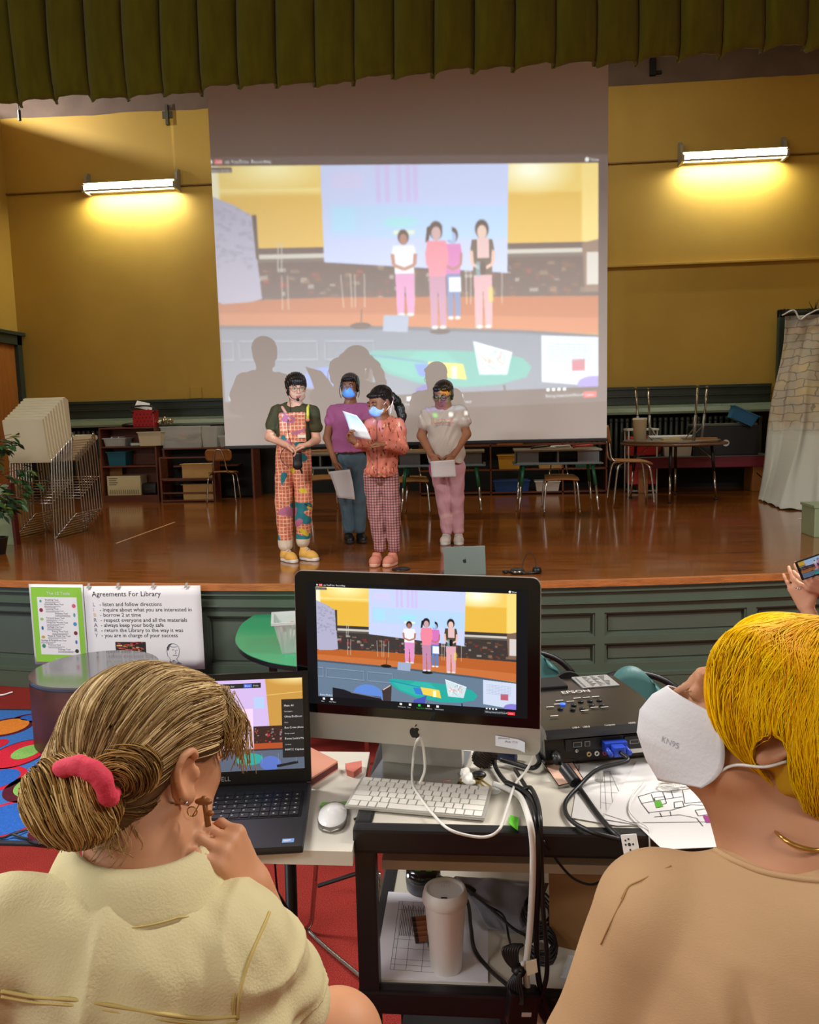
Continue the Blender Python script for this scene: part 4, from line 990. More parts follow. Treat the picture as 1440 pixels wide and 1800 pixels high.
# stone-print cloth hung over the doorway casing
def cloth():
    t = thing('stone_backdrop', 'pale cloth backdrop painted with stone blocks hanging at stage right', 'backdrop cloth', (0, 0, 0))
    L0, R0 = PY(1380, 556, 11.6), PY(1378, 556, 11.6)+np.array([1.05, .0, .02])
    ft = [PZ(1330, 880, SZ), PZ(1352, 886, SZ), PZ(1378, 897, SZ), PZ(1435, 899, SZ), PZ(1490, 905, SZ), PZ(1530, 903, SZ)]
    def bottom(u):
        f = u*5; i = min(int(f), 4); q = f-i; return ft[i]*(1-q)+ft[i+1]*q
    def f(u, v):
        a = L0*(1-u)+R0*u; b = bottom(u); k = v**1.25
        p = a*(1-k)+b*k; z = a[2]*(1-v)+b[2]*v
        if v > .55: p[1] += 0
        fold = .035*math.sin(u*24+v*4)*(.2+v)+.02*math.sin(u*53-v*6)*v
        # gather on the floor
        z2 = max(z, SZ+.006+.02*abs(math.sin(u*31))*(v > .97))
        return (p[0]+.02*math.sin(v*9+u*5), p[1]+fold, z2)
    m = bpy.data.materials.new('stone_print'); m.use_nodes = True; nt = m.node_tree; N = nt.nodes; L = nt.links; b = N['Principled BSDF']; b.inputs['Roughness'].default_value = .9
    uv = N.new('ShaderNodeUVMap'); mp = N.new('ShaderNodeMapping'); mp.inputs['Scale'].default_value = (1.5, 3.4, 1); L.new(uv.outputs[0], mp.inputs[0])
    nz = N.new('ShaderNodeTexNoise'); nz.inputs['Scale'].default_value = 4; L.new(mp.outputs[0], nz.inputs['Vector'])
    mx = N.new('ShaderNodeVectorMath'); mx.operation = 'MULTIPLY_ADD'; L.new(nz.outputs['Color'], mx.inputs[0]); mx.inputs[1].default_value = (.22, .16, 0); L.new(mp.outputs[0], mx.inputs[2])
    br = N.new('ShaderNodeTexBrick'); br.inputs['Scale'].default_value = 1; br.inputs['Brick Width'].default_value = .34; br.inputs['Row Height'].default_value = .15; br.inputs['Mortar Size'].default_value = .012; br.inputs['Mortar Smooth'].default_value = .4
    br.inputs['Color1'].default_value = (*lin('a7a59a'), 1); br.inputs['Color2'].default_value = (*lin('b8ab8e'), 1); br.inputs['Mortar'].default_value = (*lin('807e76'), 1); L.new(mx.outputs[0], br.inputs['Vector'])
    n2 = N.new('ShaderNodeTexNoise'); n2.inputs['Scale'].default_value = 2.2; n2.inputs['Detail'].default_value = 4; L.new(mp.outputs[0], n2.inputs['Vector'])
    cr = N.new('ShaderNodeValToRGB'); E = cr.color_ramp.elements; E[0].position = .35; E[0].color = (*lin('a3a1a4'), 1); E[1].position = .65; E[1].color = (*lin('c9bd98'), 1); e = E.new(.5); e.color = (*lin('bfaaa4'), 1); L.new(n2.outputs['Fac'], cr.inputs[0])
    mm = N.new('ShaderNodeMix'); mm.data_type = 'RGBA'; mm.blend_type = 'MULTIPLY'; mm.inputs['Factor'].default_value = .8; L.new(br.outputs['Color'], mm.inputs[6]); L.new(cr.outputs[0], mm.inputs[7])
    sc = N.new('ShaderNodeVectorMath'); sc.operation = 'SCALE'; sc.inputs['Scale'].default_value = 1.45; L.new(mm.outputs[2], sc.inputs[0])
    sx = N.new('ShaderNodeSeparateXYZ'); L.new(uv.outputs[0], sx.inputs[0]); ad = N.new('ShaderNodeMath'); ad.operation = 'MULTIPLY_ADD'; L.new(nz.outputs['Fac'], ad.inputs[0]); ad.inputs[1].default_value = .16; L.new(sx.outputs[1], ad.inputs[2])
    mr = N.new('ShaderNodeMapRange'); mr.inputs['From Min'].default_value = .66; mr.inputs['From Max'].default_value = .76; L.new(ad.outputs[0], mr.inputs['Value'])
    m2 = N.new('ShaderNodeMix'); m2.data_type = 'RGBA'; L.new(mr.outputs[0], m2.inputs['Factor']); L.new(sc.outputs[0], m2.inputs[6]); m2.inputs[7].default_value = (*lin('b4b3aa'), 1); L.new(m2.outputs[2], b.inputs['Base Color'])
    nu, nv = 60, 70; mb = MB(); mb.grid(f, nu, nv); o = mb.build('cloth', m, t, True)
    l = o.data.uv_layers.new(name='UVMap'); vi = np.zeros(len(o.data.loops), np.int64); o.data.loops.foreach_get('vertex_index', vi); UV = np.stack([(vi % (nu+1))/nu, (vi//(nu+1))/nv], 1); l.data.foreach_set('uv', UV.ravel())
    s = o.modifiers.new('s', 'SOLIDIFY'); s.thickness = .004
    a = L0+np.array([-.05, .02, .03]); pole = MB().tube([(a[0], a[1], a[2]), (a[0]+1.15, a[1], a[2]+.02)], .02).build('pole', M_black, t)
    MB().tube(spline([(a[0]+.03*math.sin(k*1.7)+.12*k, a[1]-.06, a[2]-.02+.07*math.sin(k*2.1)) for k in range(9)], 5), .012, 6).build('white_ribbon', M_paper, t, True)
    for k, x in enumerate((.02, .42)):
        mb = MB(); r = random.Random(k)
        for j in range(11):
            an = r.uniform(-.2, PI+.2); q = r.uniform(.08, .2)*(1.0 if k else .5); mb.tube([(a[0]+x, a[1]-.05, a[2]), (a[0]+x+q*math.cos(an), a[1]-.07, a[2]+q*math.sin(an))], .01, 5, r2=.002)
        mb.build('black_sprig', M_black, t)['kind'] = 'stuff'
cloth()
p = PZ(1431, 945, SZ)
t = thing('utility_box', 'pale green metal box at the right edge of the stage', 'box', (p[0], p[1], SZ)); MB().box((0, 0, .0), (.4, .3, .275), .01).build('box_body', mat('pale_green', '8d9d7a', .5), t); MB().box((-.01, -.01, .26), (.41, .31, .285), .004).build('box_lid', mat('pale_green'), t)
p = PZ(1418, 912, SZ)
o = MB().prism([(-.1, -.03), (.07, -.0), (.1, .1), (-.0, .06)], 'z', 0, .004).build('paper_scrap', M_paper); o.location = (p[0], p[1], SZ+.002); tag(o, 'white paper scrap on the stage by the pale green box', 'paper')

# ficus in a black pot, and the pale lectern box behind it
t = thing('lectern_box', 'pale green box with a dark red edge left of the chair stack', 'lectern', (-4.50, 7.47, SZ))
MB().box((-.36, .0, 0), (-.03, .06, .57), .006).build('box_body', mat('pale_green'), t); MB().prism([(-.03, 0), (.0, 0), (-.02, .60), (-.05, .60)], 'y', -.005, .065).build('edge_board', mat('dark_red_wood', '5c1c16', .4), t); MB().box((-.38, -.02, .57), (-.03, .09, .585)).build('box_top', mat('pale_green'), t)
t = thing('potted_ficus', 'tall leafy ficus in a black pot at the left edge of the stage', 'plant', (-4.42, 6.95, SZ))
MB().lathe([(.10, 0), (.13, .14), (.135, .15), (.12, .15), (.11, .12), (0, .12)], n=20).build('pot', M_black, t, 35)
MB().lathe([(.115, .125), (0, .13)], n=16).build('soil', mat('soil', '2c2018', .9), t)
MB().tube(spline([(0, 0, .1), (.02, .01, .4), (-.02, 0, .8), (.01, .02, 1.25)], 5), .018, 8, r2=.008).build('trunk', M_dwood, t, True)
r = random.Random(12); M_leaf = [mat('leaf_green', '2f5a2a', .4, noise=.2), mat('leaf_dark', '1d3a22', .4, noise=.2), mat('leaf_yellow', '7c8a2a', .4)]
lm = []
for m in M_leaf:
    mb = MB(); mb.add([(0, 0, 0), (.018, .03, .004), (.02, .055, .002), (0, .095, -.012), (-.02, .055, .002), (-.018, .03, .004), (0, .045, -.008)], [(0, 1, 6), (1, 2, 6), (2, 3, 6), (3, 4, 6), (4, 5, 6), (5, 0, 6)]); o = mb.build('leaf', m, t, True); lm.append(o.data); bpy.data.objects.remove(o)
brs = []
for k in range(26):
    z = r.uniform(.45, 1.28); an = r.uniform(-.9, 2.2) if k % 3 else r.uniform(0, 2*PI); q = r.uniform(.18, .40)*(1.1-.25*abs(z-.9)); a = Vector((0, 0, z-.12)); b = Vector((q*math.cos(an), q*math.sin(an), z+r.uniform(-.1, .08)))
    MB().tube(spline([a, a.lerp(b, .5)+Vector((0, 0, .05)), b], 4), .005, 5, r2=.002).build('branch', M_dwood, t); brs.append((a, b))
for k in range(290):
    a, b = brs[k % 26]; p = a.lerp(b, r.uniform(.3, 1.05))+Vector((r.uniform(-.05, .05), r.uniform(-.05, .05), r.uniform(-.05, .05)))
    o = bpy.data.objects.new('leaf', lm[0 if r.random() < .55 else (1 if r.random() < .9 else 2)]); COL.objects.link(o); o.parent = t; o.location = p
    d = (b-a); yaw = math.atan2(d.y, d.x)-PI/2+r.uniform(-1, 1); o.rotation_euler = (r.uniform(-1.3, .2), r.uniform(-.6, .6), yaw); s = r.uniform(.75, 1.2); o.scale = (s, s, s)

# laptop, headset, disc and tape on the stage floor
def apple(name, m, parent, M, s=1.0):
    """bitten apple emblem with its leaf, height about 1"""
    P = [(0, .36), (.12, .43), (.28, .44), (.42, .34)]
    right = spline([(0, .34), (.14, .42), (.33, .38), (.43, .27)], 5); bite = [(.34, .20), (.285, .08), (.31, -.05), (.40, -.13)]
    low = spline([(.44, -.16), (.36, -.34), (.2, -.5), (.08, -.5), (0, -.46), (-.1, -.5), (-.24, -.46), (-.4, -.24), (-.46, .03), (-.4, .27), (-.24, .41), (-.1, .39), (0, .34)], 5)
    out = [tuple(p) for p in right]+bite+[tuple(p) for p in low[:-1]]
    leaf = [(.0, .50), (.03, .62), (.13, .74), (.21, .77), (.20, .66), (.12, .55)]
    mb = MB()
    for o in (out, leaf): mb.add([M @ Vector((x*s, y*s, 0)) for x, y in o], [tuple(range(len(o)))])
    ob = mb.build(name, m, parent)
    bm = bmesh.new(); bm.from_mesh(ob.data); bmesh.ops.triangulate(bm, faces=bm.faces[:]); bm.to_mesh(ob.data); bm.free(); return ob
p = PZ(818, 1012, SZ)
t = thing('laptop', 'silver laptop standing open on the stage floor, lid towards the audience', 'laptop', (p[0], p[1]-.03, SZ), math.radians(7))
M_alu = mat('aluminium_teal', '8a9a96', .35, .75)
MB().box((-.15, 0, 0), (.15, .21, .012), .004).build('base', M_alu, t)
TL = Matrix.Translation((0, .0, .012)) @ Matrix.Rotation(math.radians(-10), 4, 'X')
MB().box((-.15, -.005, 0), (.15, .0, .205), .003, TL).build('lid', M_alu, t)
apple('fruit_emblem', M_black, t, TL @ Matrix.Translation((.0, -.0058, .10)) @ Matrix.Rotation(PI/2, 4, 'X'), .03)
p = PZ(922, 1008, SZ)
t = thing('conference_microphone', 'round black and silver desk microphone with cable at the stage edge', 'microphone', (p[0], p[1], SZ))
MB().lathe([(.05, 0), (.055, .012), (.05, .03), (.035, .035), (0, .034)], (-.05, 0, 0), 24).build('puck', M_black, t, True); MB().lathe([(.052, .014), (.055, .02), (.05, .027)], (-.05, 0, 0), 24).build('silver_ring', M_chrome, t, True)
MB().tube(spline([(-.02, .01, .02), (.0, .03, .10), (.04, .03, .15), (.08, .02, .10), (.08, .0, .03)], 6), .003).build('wire', M_black, t, True)
MB().lathe([(.03, 0), (.035, .02), (.028, .045), (0, .045)], (.09, .0, 0), 16).build('ear_pad', M_black, t, True)
MB().tube(spline([(-.13, -.02, .012), (-.15, .02, .012), (-.1, .03, .01), (.0, -.04, .01), (.08, -.03, .012), (.12, .02, .012)], 6), .009).build('cable', M_black, t, True)
p = PZ(705, 1001, SZ); o = MB().lathe([(.07, 0), (.072, .006), (.06, .012), (0, .014)], n=24).build('black_disc', M_black, None, True); o.location = (p[0], p[1], SZ); tag(o, 'flat black disc on the stage floor before the girl reading', 'disc')
a, b = PZ(205, 955, SZ), PZ(307, 918, SZ); o = MB().prism([(a[0]-.01, a[1]), (a[0]+.01, a[1]), (b[0]+.01, b[1]), (b[0]-.01, b[1])], 'z', SZ, SZ+.002).build('tape_line', mat('pale_tape', 'c9a070', .6)); tag(o, 'strip of pale tape stuck on the stage floor at the left', 'tape')
# ------------------------------------------------------------------ things in the hall and on the two tables
def frame(TL, TR, BL, W, H, lift=0.0):
    """matrix that maps paper units (x right, y up from the bottom left) onto the sheet"""
    u = (TR-TL)/W; v = (TL-BL)/H; n = np.cross(u, v); n /= np.linalg.norm(n); o = BL+n*lift
    return Matrix(((u[0], v[0], n[0], o[0]), (u[1], v[1], n[1], o[1]), (u[2], v[2], n[2], o[2]), (0, 0, 0, 1)))
M_ink = mat('ink', '2a2a34', .8); M_lime = mat('lime_print', '8cc63f', .7)
def quads(name, rects, m, parent, M):
    mb = MB()
    for r in rects:
        if len(r) == 4 and not hasattr(r[0], '__len__'): x0, y0, x1, y1 = r; P = [(x0, y0), (x1, y0), (x1, y1), (x0, y1)]
        else: P = r
        mb.add([M @ Vector((x, y, 0)) for x, y in P], [tuple(range(len(P)))])
    return mb.build(name, m, parent)
def sheet(parent, name, TL, TR, BL, W, H, m, curl=.012, seed=0):
    M = frame(TL, TR, BL, W, H); mb = MB()
    mb.grid(lambda u, v: tuple(M @ Vector((u*W, v*H, 0))), 12, 8)
    o = mb.build(name, m, parent, True); s = o.modifiers.new('s', 'SOLIDIFY'); s.thickness = .0015; s.offset = -1; return M
def posters():
    TL, TR, BL = PY(146, 1022, 5.50), PY(352, 1027, 5.50), PY(156, 1168, 5.50); TL[2] = TR[2] = .832; BL[0] = TL[0]; BL[2] = .225
    t = thing('rules_poster', 'large white Agreements For Library poster taped to the stage front', 'poster')
    sheet(t, 'paper_sheet', TL, TR, BL, 206, 146, M_paper); M = frame(TL, TR, BL, 206, 146, .0016)
    T = [('Agreements For Library', 14, 128, 12.5)]
    rows = ['listen and follow directions', 'inquire about what you are interested in', 'borrow 2 at time', 'respect everyone and all the materials', 'always keep your body safe', 'return the Library to the way it was', 'you are in charge of your success']
    ys = [111, 101.5, 92.5, 83.5, 74.5, 65.5, 56.5]
    for r, y in zip(rows, ys): T += [('- '+r, 26, y, 9.6)]
    texts('lettering', T, M_ink, t, M)
    for ch, y, c in zip('LIBRARY', ys, ('8a8fb0', 'e59a9a', 'dcb88a', '6a6c80', '5a5c70', '6a6c80', '8a8fb0')): texts('initial', [(ch, 14, y, 9.6)], mat('ink_'+c, c, .8), t, M)
    quads('printed_picture', [(50, 12, 104, 48)], mat('print_dark', '2a2020', .7), t, frame(TL, TR, BL, 206, 146, .0018))
    r = random.Random(3)
    M2 = frame(TL, TR, BL, 206, 146, .0022)
    for c, n, yr in (('c23b3b', 34, (24, 47)), ('d9c27a', 22, (16, 42)), ('4d8a9a', 24, (13, 30)), ('e07a5a', 16, (26, 46))):
        R = []
        for k in range(n):
            x = r.uniform(52, 94); y = r.uniform(*yr); R.append((x, y, min(103, x+r.uniform(3, 11)), y+r.uniform(.8, 1.8)))
        quads('colour_strokes', R, mat('print_'+c, c, .7), t, M2)['kind'] = 'stuff'
    # pencil portrait print
    def lines(L, w_=.7):
        R = []
        for pts in L:
            P = spline([(x, y, 0) for x, y in pts], 4)
            for a, b in zip(P[:-1], P[1:]):
                d = b-a; q = np.array([-d[1], d[0], 0])/(np.linalg.norm(d)+1e-9)*w_/2; R.append([tuple((a+q)[:2]), tuple((b+q)[:2]), tuple((b-q)[:2]), tuple((a-q)[:2])])
        return R
    Lp = lines([[(142, 22), (141, 34), (145, 42), (153, 45), (160, 42), (163, 34), (161, 24), (157, 18)], [(146, 41), (152, 39), (160, 40)], [(150, 34), (153, 35)], [(157, 34), (160, 34)], [(155, 34), (157, 29), (155, 28)], [(151, 24), (155, 25), (159, 24)], [(144, 22), (146, 16), (143, 10)], [(157, 18), (160, 13), (166, 10)], [(150, 10), (152, 16), (155, 10)], [(147, 12), (152, 16), (157, 12)]])
    quads('sketch_portrait', Lp, mat('pencil', '75757c', .9), t, M2)['kind'] = 'stuff'
    quads('sketch_suit', [[(143, 9), (150, 9), (146, 15)], [(154, 9), (166, 9), (160, 13)], [(142, 33), (141, 38), (145, 44), (151, 46), (146, 40), (144, 34)]], mat('pencil_dark', '5b5b63', .9), t, M2)
    # curled tape strips
    mb = MB()
    for x in (6, 58, 120, 178): mb.add([M @ Vector(p) for p in ((x, 142, .01), (x+6, 143, .01), (x+9, 152, .02), (x+5, 152, .02))], [(0, 1, 2, 3)])
    mb.build('tape', mat('tape', 'c9c6bd', .4), t)['kind'] = 'stuff'
    TL, TR, BL = PY(50, 1023, 5.57), PY(145, 1024, 5.54), PY(60, 1164, 5.57); TL[2] = TR[2] = .835; BL[0] = TL[0]; BL[2] = .235
    t = thing('tools_poster', 'lime green bordered poster headed The 12 Tools on the stage front', 'poster')
    sheet(t, 'paper_sheet', TL, TR, BL, 95, 140, M_paper); M = frame(TL, TR, BL, 95, 140, .0016)
    quads('lime_border', [(3, 5, 92, 135)], M_lime, t, M); quads('white_field', [(13, 18, 83, 118)], M_paper, t, frame(TL, TR, BL, 95, 140, .0022))
    M = frame(TL, TR, BL, 95, 140, .0030)
    texts('heading', [('The 12 Tools', 31, 122, 7.5)], M_paper, t, M); texts('footer', [('Toolbox Project', 38, 9, 4)], M_paper, t, M)
    names = ['Breathing Tool', 'Quiet/Safe Place Tool', 'Listening Tool', 'Empathy Tool', 'Personal Space Tool', 'Using Our Words Tool', 'Garbage Can Tool', 'Taking Time Tool', 'Please & Thank You Tool', 'Apology & Forgiveness Tool', 'Patience Tool', 'Courage Tool']
    T = []; S = []; icons = {}
    for i, n in enumerate(names):
        y = 112-i*7.8; x = 27 if i % 2 == 0 else 68-len(n)*2.05; T.append((n, x, y, 3.9)); S.append((x, y-2.6, x+26+(i % 3)*3, y-1.9))
        S.append((x, y-4.4, x+18+(i % 4)*3, y-3.8))
    texts('tool_names', T, M_ink, t, M); quads('fine_print', S, mat('pencil', '75757c'), t, M)['kind'] = 'stuff'
    for i, c in enumerate(('3aa69a', 'd05a6a', '8a2040', '5a9a9a', '9ac070', '4a90c0', '2a6aa0', '7a2a2a', 'c0a050', '5070b0', '3a8a6a', '3a3030')):
        y = 111-i*7.8; x = 19 if i % 2 == 0 else 77; MBx = MB()
        P = [(x+3.4*math.cos(a)*(1 if i % 3 else .6), y+3.6*math.sin(a)*(1 if i % 4 else .7)) for a in np.linspace(0, 2*PI, 9)[:-1]]; quads('tool_icon', [P], mat('icon_'+c, c, .7), t, M)
posters()

# round drum table with a glossy top
t = thing('drum_table', 'round dark mottled drum table with a glossy grey top', 'table', (-2.46, 4.83, 0))
m = mat('drum_lacquer', '4a2018', .5, noise=.5, nscale=5, coat=.08); MB().lathe([(.375, 0), (.385, .01), (.385, .42), (.38, .43)], n=64).build('drum_body', m, t, 35)
MB().lathe([(.388, .425), (.39, .44), (.385, .448), (0, .448)], n=64).build('top', mat('drum_top', '4c4a4c', .10, coat=1.0, noise=.06), t, 35)

# rug with rings
rug = thing('circles_rug', 'blue rug with red, green and orange rings beside the drum table', 'rug', (0, 0, 0))
M_fuzz = lambda n, c: mat(n, c, 1, noise=.22, nscale=120, bump=.3, bscale=240, spec=.05)
RX = -1.62
MB().box((-6.3, 3.52, 0), (RX, 5.24, .010), .004).build('rug_base', M_fuzz('rug_blue', '3b6bb0'), rug)
MB().box((-6.32, 3.495, 0), (RX+.02, 3.525, .013), .004).box((-6.32, 5.235, 0), (RX+.02, 5.26, .013), .004).box((RX, 3.5, 0), (RX+.025, 5.26, .013), .004).build('binding', mat('rug_binding', '20242e', .9), rug)
def ring(px, py, rx, ry, specs):
    c = PZ(px, py, .01); ex = PZ(px+rx, py, .01)[0]-c[0]; ey = (PZ(px, py-ry, .01)[1]-PZ(px, py+ry, .01)[1])/2; z = .0105
    for k, (s, m, dx, dy) in enumerate(specs):
        V = []; mb = MB(); P = []
        for a in np.linspace(0, 2*PI, 41)[:-1]:
            x = c[0]+dx*ex+ex*s*math.cos(a); y = c[1]+dy*ey+ey*s*math.sin(a); x = min(x, RX-.003); y = min(max(y, 3.53), 5.232); P.append((x, y))
        mb.prism(P, 'z', z, z+.0012*(k+1)); mb.build('rug_ring', m, rug)
R_, G_, O_, D_, Bl = M_fuzz('rug_red', 'c0283a'), M_fuzz('rug_green', '7fae5a'), M_fuzz('rug_orange', 'cf7a30'), M_fuzz('rug_plum', '52202e'), M_fuzz('rug_blue2', '2f5fb0')
ring(12, 1278, 40, 17, [(1.05, D_, 0, 0), (.86, O_, 0, 0)])
ring(-4, 1308, 16, 9, [(1, R_, 0, 0)])
ring(34, 1325, 42, 25, [(1.08, D_, 0, 0), (1, R_, 0, 0), (.52, G_, .22, .1)])
ring(-2, 1370, 43, 24, [(1.0, R_, 0, 0), (.78, Bl, -.05, 0)])
ring(72, 1380, 58, 31, [(1, D_, 0, 0), (.78, G_, .04, .05)])
ring(14, 1440, 62, 36, [(1.0, R_, 0, 0), (.86, Bl, 0, 0)])
ring(108, 1463, 56, 22, [(1, D_, 0, 0), (.72, O_, -.1, 0), (.55, G_, .2, 0)])
ring(140, 1352, 50, 22, [(1.0, R_, 0, 0), (.6, O_, 0, 0)]); ring(190, 1400, 60, 26, [(1, D_, 0, 0), (.8, G_, 0, 0)]); ring(225, 1345, 40, 18, [(1, R_, 0, 0), (.7, Bl, 0, 0)]); ring(235, 1450, 60, 26, [(1, R_, 0, 0), (.8, O_, 0, 0)])
ring(60, 1262, 34, 8, [(1, D_, 0, 0), (.7, Bl, 0, 0)]); ring(330, 1390, 50, 26, [(1, D_, 0, 0), (.8, O_, 0, 0)])
p = PZ(18, 1476, .012)
o = MB().tube(spline([(p[0]-.25, p[1]-.0, .02), (p[0]-.05, p[1]+.0, .02), (p[0]+.0, p[1]+.02, .03), (p[0]+.06, p[1]+.10, .02), (p[0]+.16, p[1]+.18, .02)], 6), .006).tube(spline([(p[0]+.0, p[1]+.02, .03), (p[0]+.08, p[1]-.0, .02), (p[0]+.3, p[1]-.05, .02), (p[0]+1.6, p[1]-.06, .02)], 6), .006).build('knotted_cord', M_black); tag(o, 'black knotted cord along the near edge of the rug', 'cord')
p = PZ(3, 1222, 0); o = MB().tube(spline([(p[0]-.2, p[1], .01), (p[0], p[1]-.03, .01), (p[0]+.06, p[1]+.04, .01)], 5), .006).build('white_string', M_paper); tag(o, 'short white string on the red carpet by the stage foot', 'string')

# kidney table with a basket of markers
KZ = .62
out = [PZ(*q, KZ) for q in ((447, 1081), (425, 1097), (414, 1120), (417, 1134), (432, 1148), (455, 1158), (480, 1165), (519, 1170.5), (580, 1175), (660, 1176), (740, 1172), (800, 1160), (835, 1140), (830, 1115), (800, 1100), (740, 1108), (680, 1118), (620, 1112), (590, 1098), (560, 1085), (500, 1079.5))]
t = thing('kidney_table', 'bright green kidney shaped table in front of the stage', 'table', (-1.0, 4.9, 0))
P = [(p[0]+1.0, p[1]-4.9) for p in spline(out+[out[0]], 4)[:-1]]
M_ktop = mat('green_laminate', '2f9a66', .22, coat=.2)
MB().prism(P, 'z', KZ-.004, KZ).build('table_top', M_ktop, t); MB().prism([(x*1.004, y*1.004) for x, y in P], 'z', KZ-.03, KZ-.004).build('edge_band', M_black, t)
for px, py in ((479, 1150), (600, 1100), (640, 1160), (780, 1150)):
    q = PZ(px, py, KZ); l = MB().box((q[0]+1-.02, q[1]-4.9-.02, .30), (q[0]+1+.02, q[1]-4.9+.02, KZ-.03), .004).build('leg', M_black, t); MB().tube([(q[0]+1, q[1]-4.9, .31), (q[0]+1, q[1]-4.9, 0)], .015).build('leg_insert', M_chrome, l, True)
q = PZ(530, 1146, KZ); tb = tub('marker_basket', 'clear plastic basket of markers on the green kidney table', 'basket', (q[0]+.0, q[1]+.06, KZ), .34, .26, .20, mat('frosted_plastic', 'e6e9ea', .3, alpha=.5), math.radians(14), .045)
r = random.Random(5); mk = [mat('marker_white', 'e4e2dc', .4), mat('marker_orange', 'd5652c', .5), mat('marker_grey', '8a8a90', .4), mat('marker_mauve', '9a5a6a', .5)]
for i in range(16):
    x, y = r.uniform(-.12, .08), r.uniform(-.08, .07); b = Vector((x, y, .012+.008*(i % 4))); a = b+Vector((r.uniform(-.05, .05), r.uniform(-.03, .03), .13)); a.x = max(-.13, min(.12, a.x)); a.y = max(-.1, min(.1, a.y))
    m = thing('marker', 'marker pen with %s cap in the clear basket, %s barrel' % (('white', 'orange', 'grey', 'mauve')[i % 4], 'white' if i % 2 else 'grey'), 'marker', tb.location, math.radians(14), 'marker pens in the clear basket'); MB().tube([b, b.lerp(a, .72)], .0075, 8).build('barrel', mk[0 if i % 2 else 2], m, True); MB().tube([b.lerp(a, .72), a], .0082, 8).build('cap', mk[i % 4], m, True)

# teal shell chairs behind the projector and between the tables
def shell_chair(name, m, label, loc, rz, seat=.42, back=.80):
    t = thing(name, label, 'chair', loc, rz, None)
    mb = MB(); mb.grid(lambda u, v: ((u-.5)*.42, -.2+.40*v, seat+.03*(2*u-1)**2-.02*(1-v)**3), 8, 8); o = mb.build('seat', m, t, True); s = o.modifiers.new('s', 'SOLIDIFY'); s.thickness = .012
    mb = MB(); mb.grid(lambda u, v: (math.sin((u-.5)*2.0)*.235*(1-.5*v**4), .17+.10*v+.06*math.cos((u-.5)*2.2), seat+.06+(back-seat-.06)*v*(1-.22*(2*u-1)**2*v)), 16, 10); o = mb.build('backrest', m, t, True); s = o.modifiers.new('s', 'SOLIDIFY'); s.thickness = .012
    for sx in (-1, 1):
        MB().tube(spline([(sx*.2, .2, .0), (sx*.19, .18, .2), (sx*.17, .1, seat-.02), (sx*.17, -.1, seat-.02), (sx*.19, -.17, .2), (sx*.21, -.2, 0)], 5), .011, 8).build('leg', M_chrome, t, True)
    MB().tube(spline([(math.sin(a)*.25, .29+.05*math.cos(a*1.1), back-.03-.10*(a/1.0)**2) for a in np.linspace(-1.0, 1.0, 9)], 3), .013, 8).build('back_rim', M_black, t, True)
    return t
M_tealc = mat('teal_shell', '3c6a68', .45)
c = PY(985, 1150, 3.3); shell_chair('shell_chair', M_tealc, 'teal shell chair with black rim just behind the projector', (c[0]-.06, 3.1, 0), .25, .52, c[2]-.0)
c = PY(1130, 1182, 3.0); shell_chair('shell_chair', M_tealc, 'teal shell chair with black rim right of the projector', (c[0], 2.75, 0), .1, .48, c[2]-.0)
t = thing('sled_shell_chair', 'blue seated chair on a chrome sled frame behind the left table', 'chair')
a, b = PZ(545, 1640, .01), PZ(640, 1722, .01); up = np.array([0, 0, 1.0]); dx = b-a; nrm = np.array([dx[1], -dx[0], 0]); nrm /= -np.linalg.norm(nrm)
top = PY(557, 1500, a[1]-.02); 
for k in range(2):
    o_ = nrm*(.42*k)*(1 if nrm[1] > 0 else -1)
    MB().tube(spline([tuple(top+o_+np.array([0, 0, .1])), tuple(top+o_), tuple(a+o_+np.array([.01, 0, .06])), tuple(a+o_), tuple(b+o_), tuple(b+dx*.3+o_), tuple(b+dx*.35+o_+np.array([0, 0, .05])), tuple(b+dx*.3+o_+up*.45)], 5), .009, 8).build('sled_frame', M_chrome if k == 0 else M_steel, t, True)
sc_ = (a+b)/2+dx*.25+np.array([.03, .16, .46]); MB().box(tuple(sc_-np.array([.17, .15, .0])), tuple(sc_+np.array([.17, .15, .025])), .01).build('seat', M_blue, t)
m_ = PY(560, 1557, a[1]-.03); m2_ = PY(650, 1528, a[1]-.1); MB().tube([tuple(m_), tuple(m2_)], .008).build('cross_bar', M_black, t)

# ------------------------------------------------------------------ left table, laptop, mouse
TZ, TC, ZS = 1.20, 1.22, .89
M_lam = mat('grey_laminate', 'cfcabc', .38, noise=.03, coat=.1)
t = thing('side_table', 'grey laminate table carrying the black laptop, left of the cart', 'table', (0, 0, 0))
fr, br = PZ(619, 1497, TZ), PZ(650, 1322, TZ)
P = [(fr[0], fr[1]), (br[0], br[1]), (br[0]-.54, br[1]+.0), (fr[0]-.52, fr[1]+.0)]
MB().prism(P, 'z', TZ-.028, TZ).build('table_top', M_lam, t); 
for x, y in ((-.72, 1.44), (-.74, 1.74)):
    MB().tube([(x, y, TZ-.03), (x, y, 0)], .016).build('leg', M_black, t, True)
for x, y in ((-.60, 1.46), (-.45, 1.74)):
    MB().tube([(x, y, TZ-.03), (x-.02, y, 0)], .014).build('leg', M_black, t, True)
M_lap = mat('laptop_charcoal', '26272a', .45, .2); M_key = mat('key_black', '17181a', .5); M_bez = mat('bezel_black', '0a0a0c', .35)
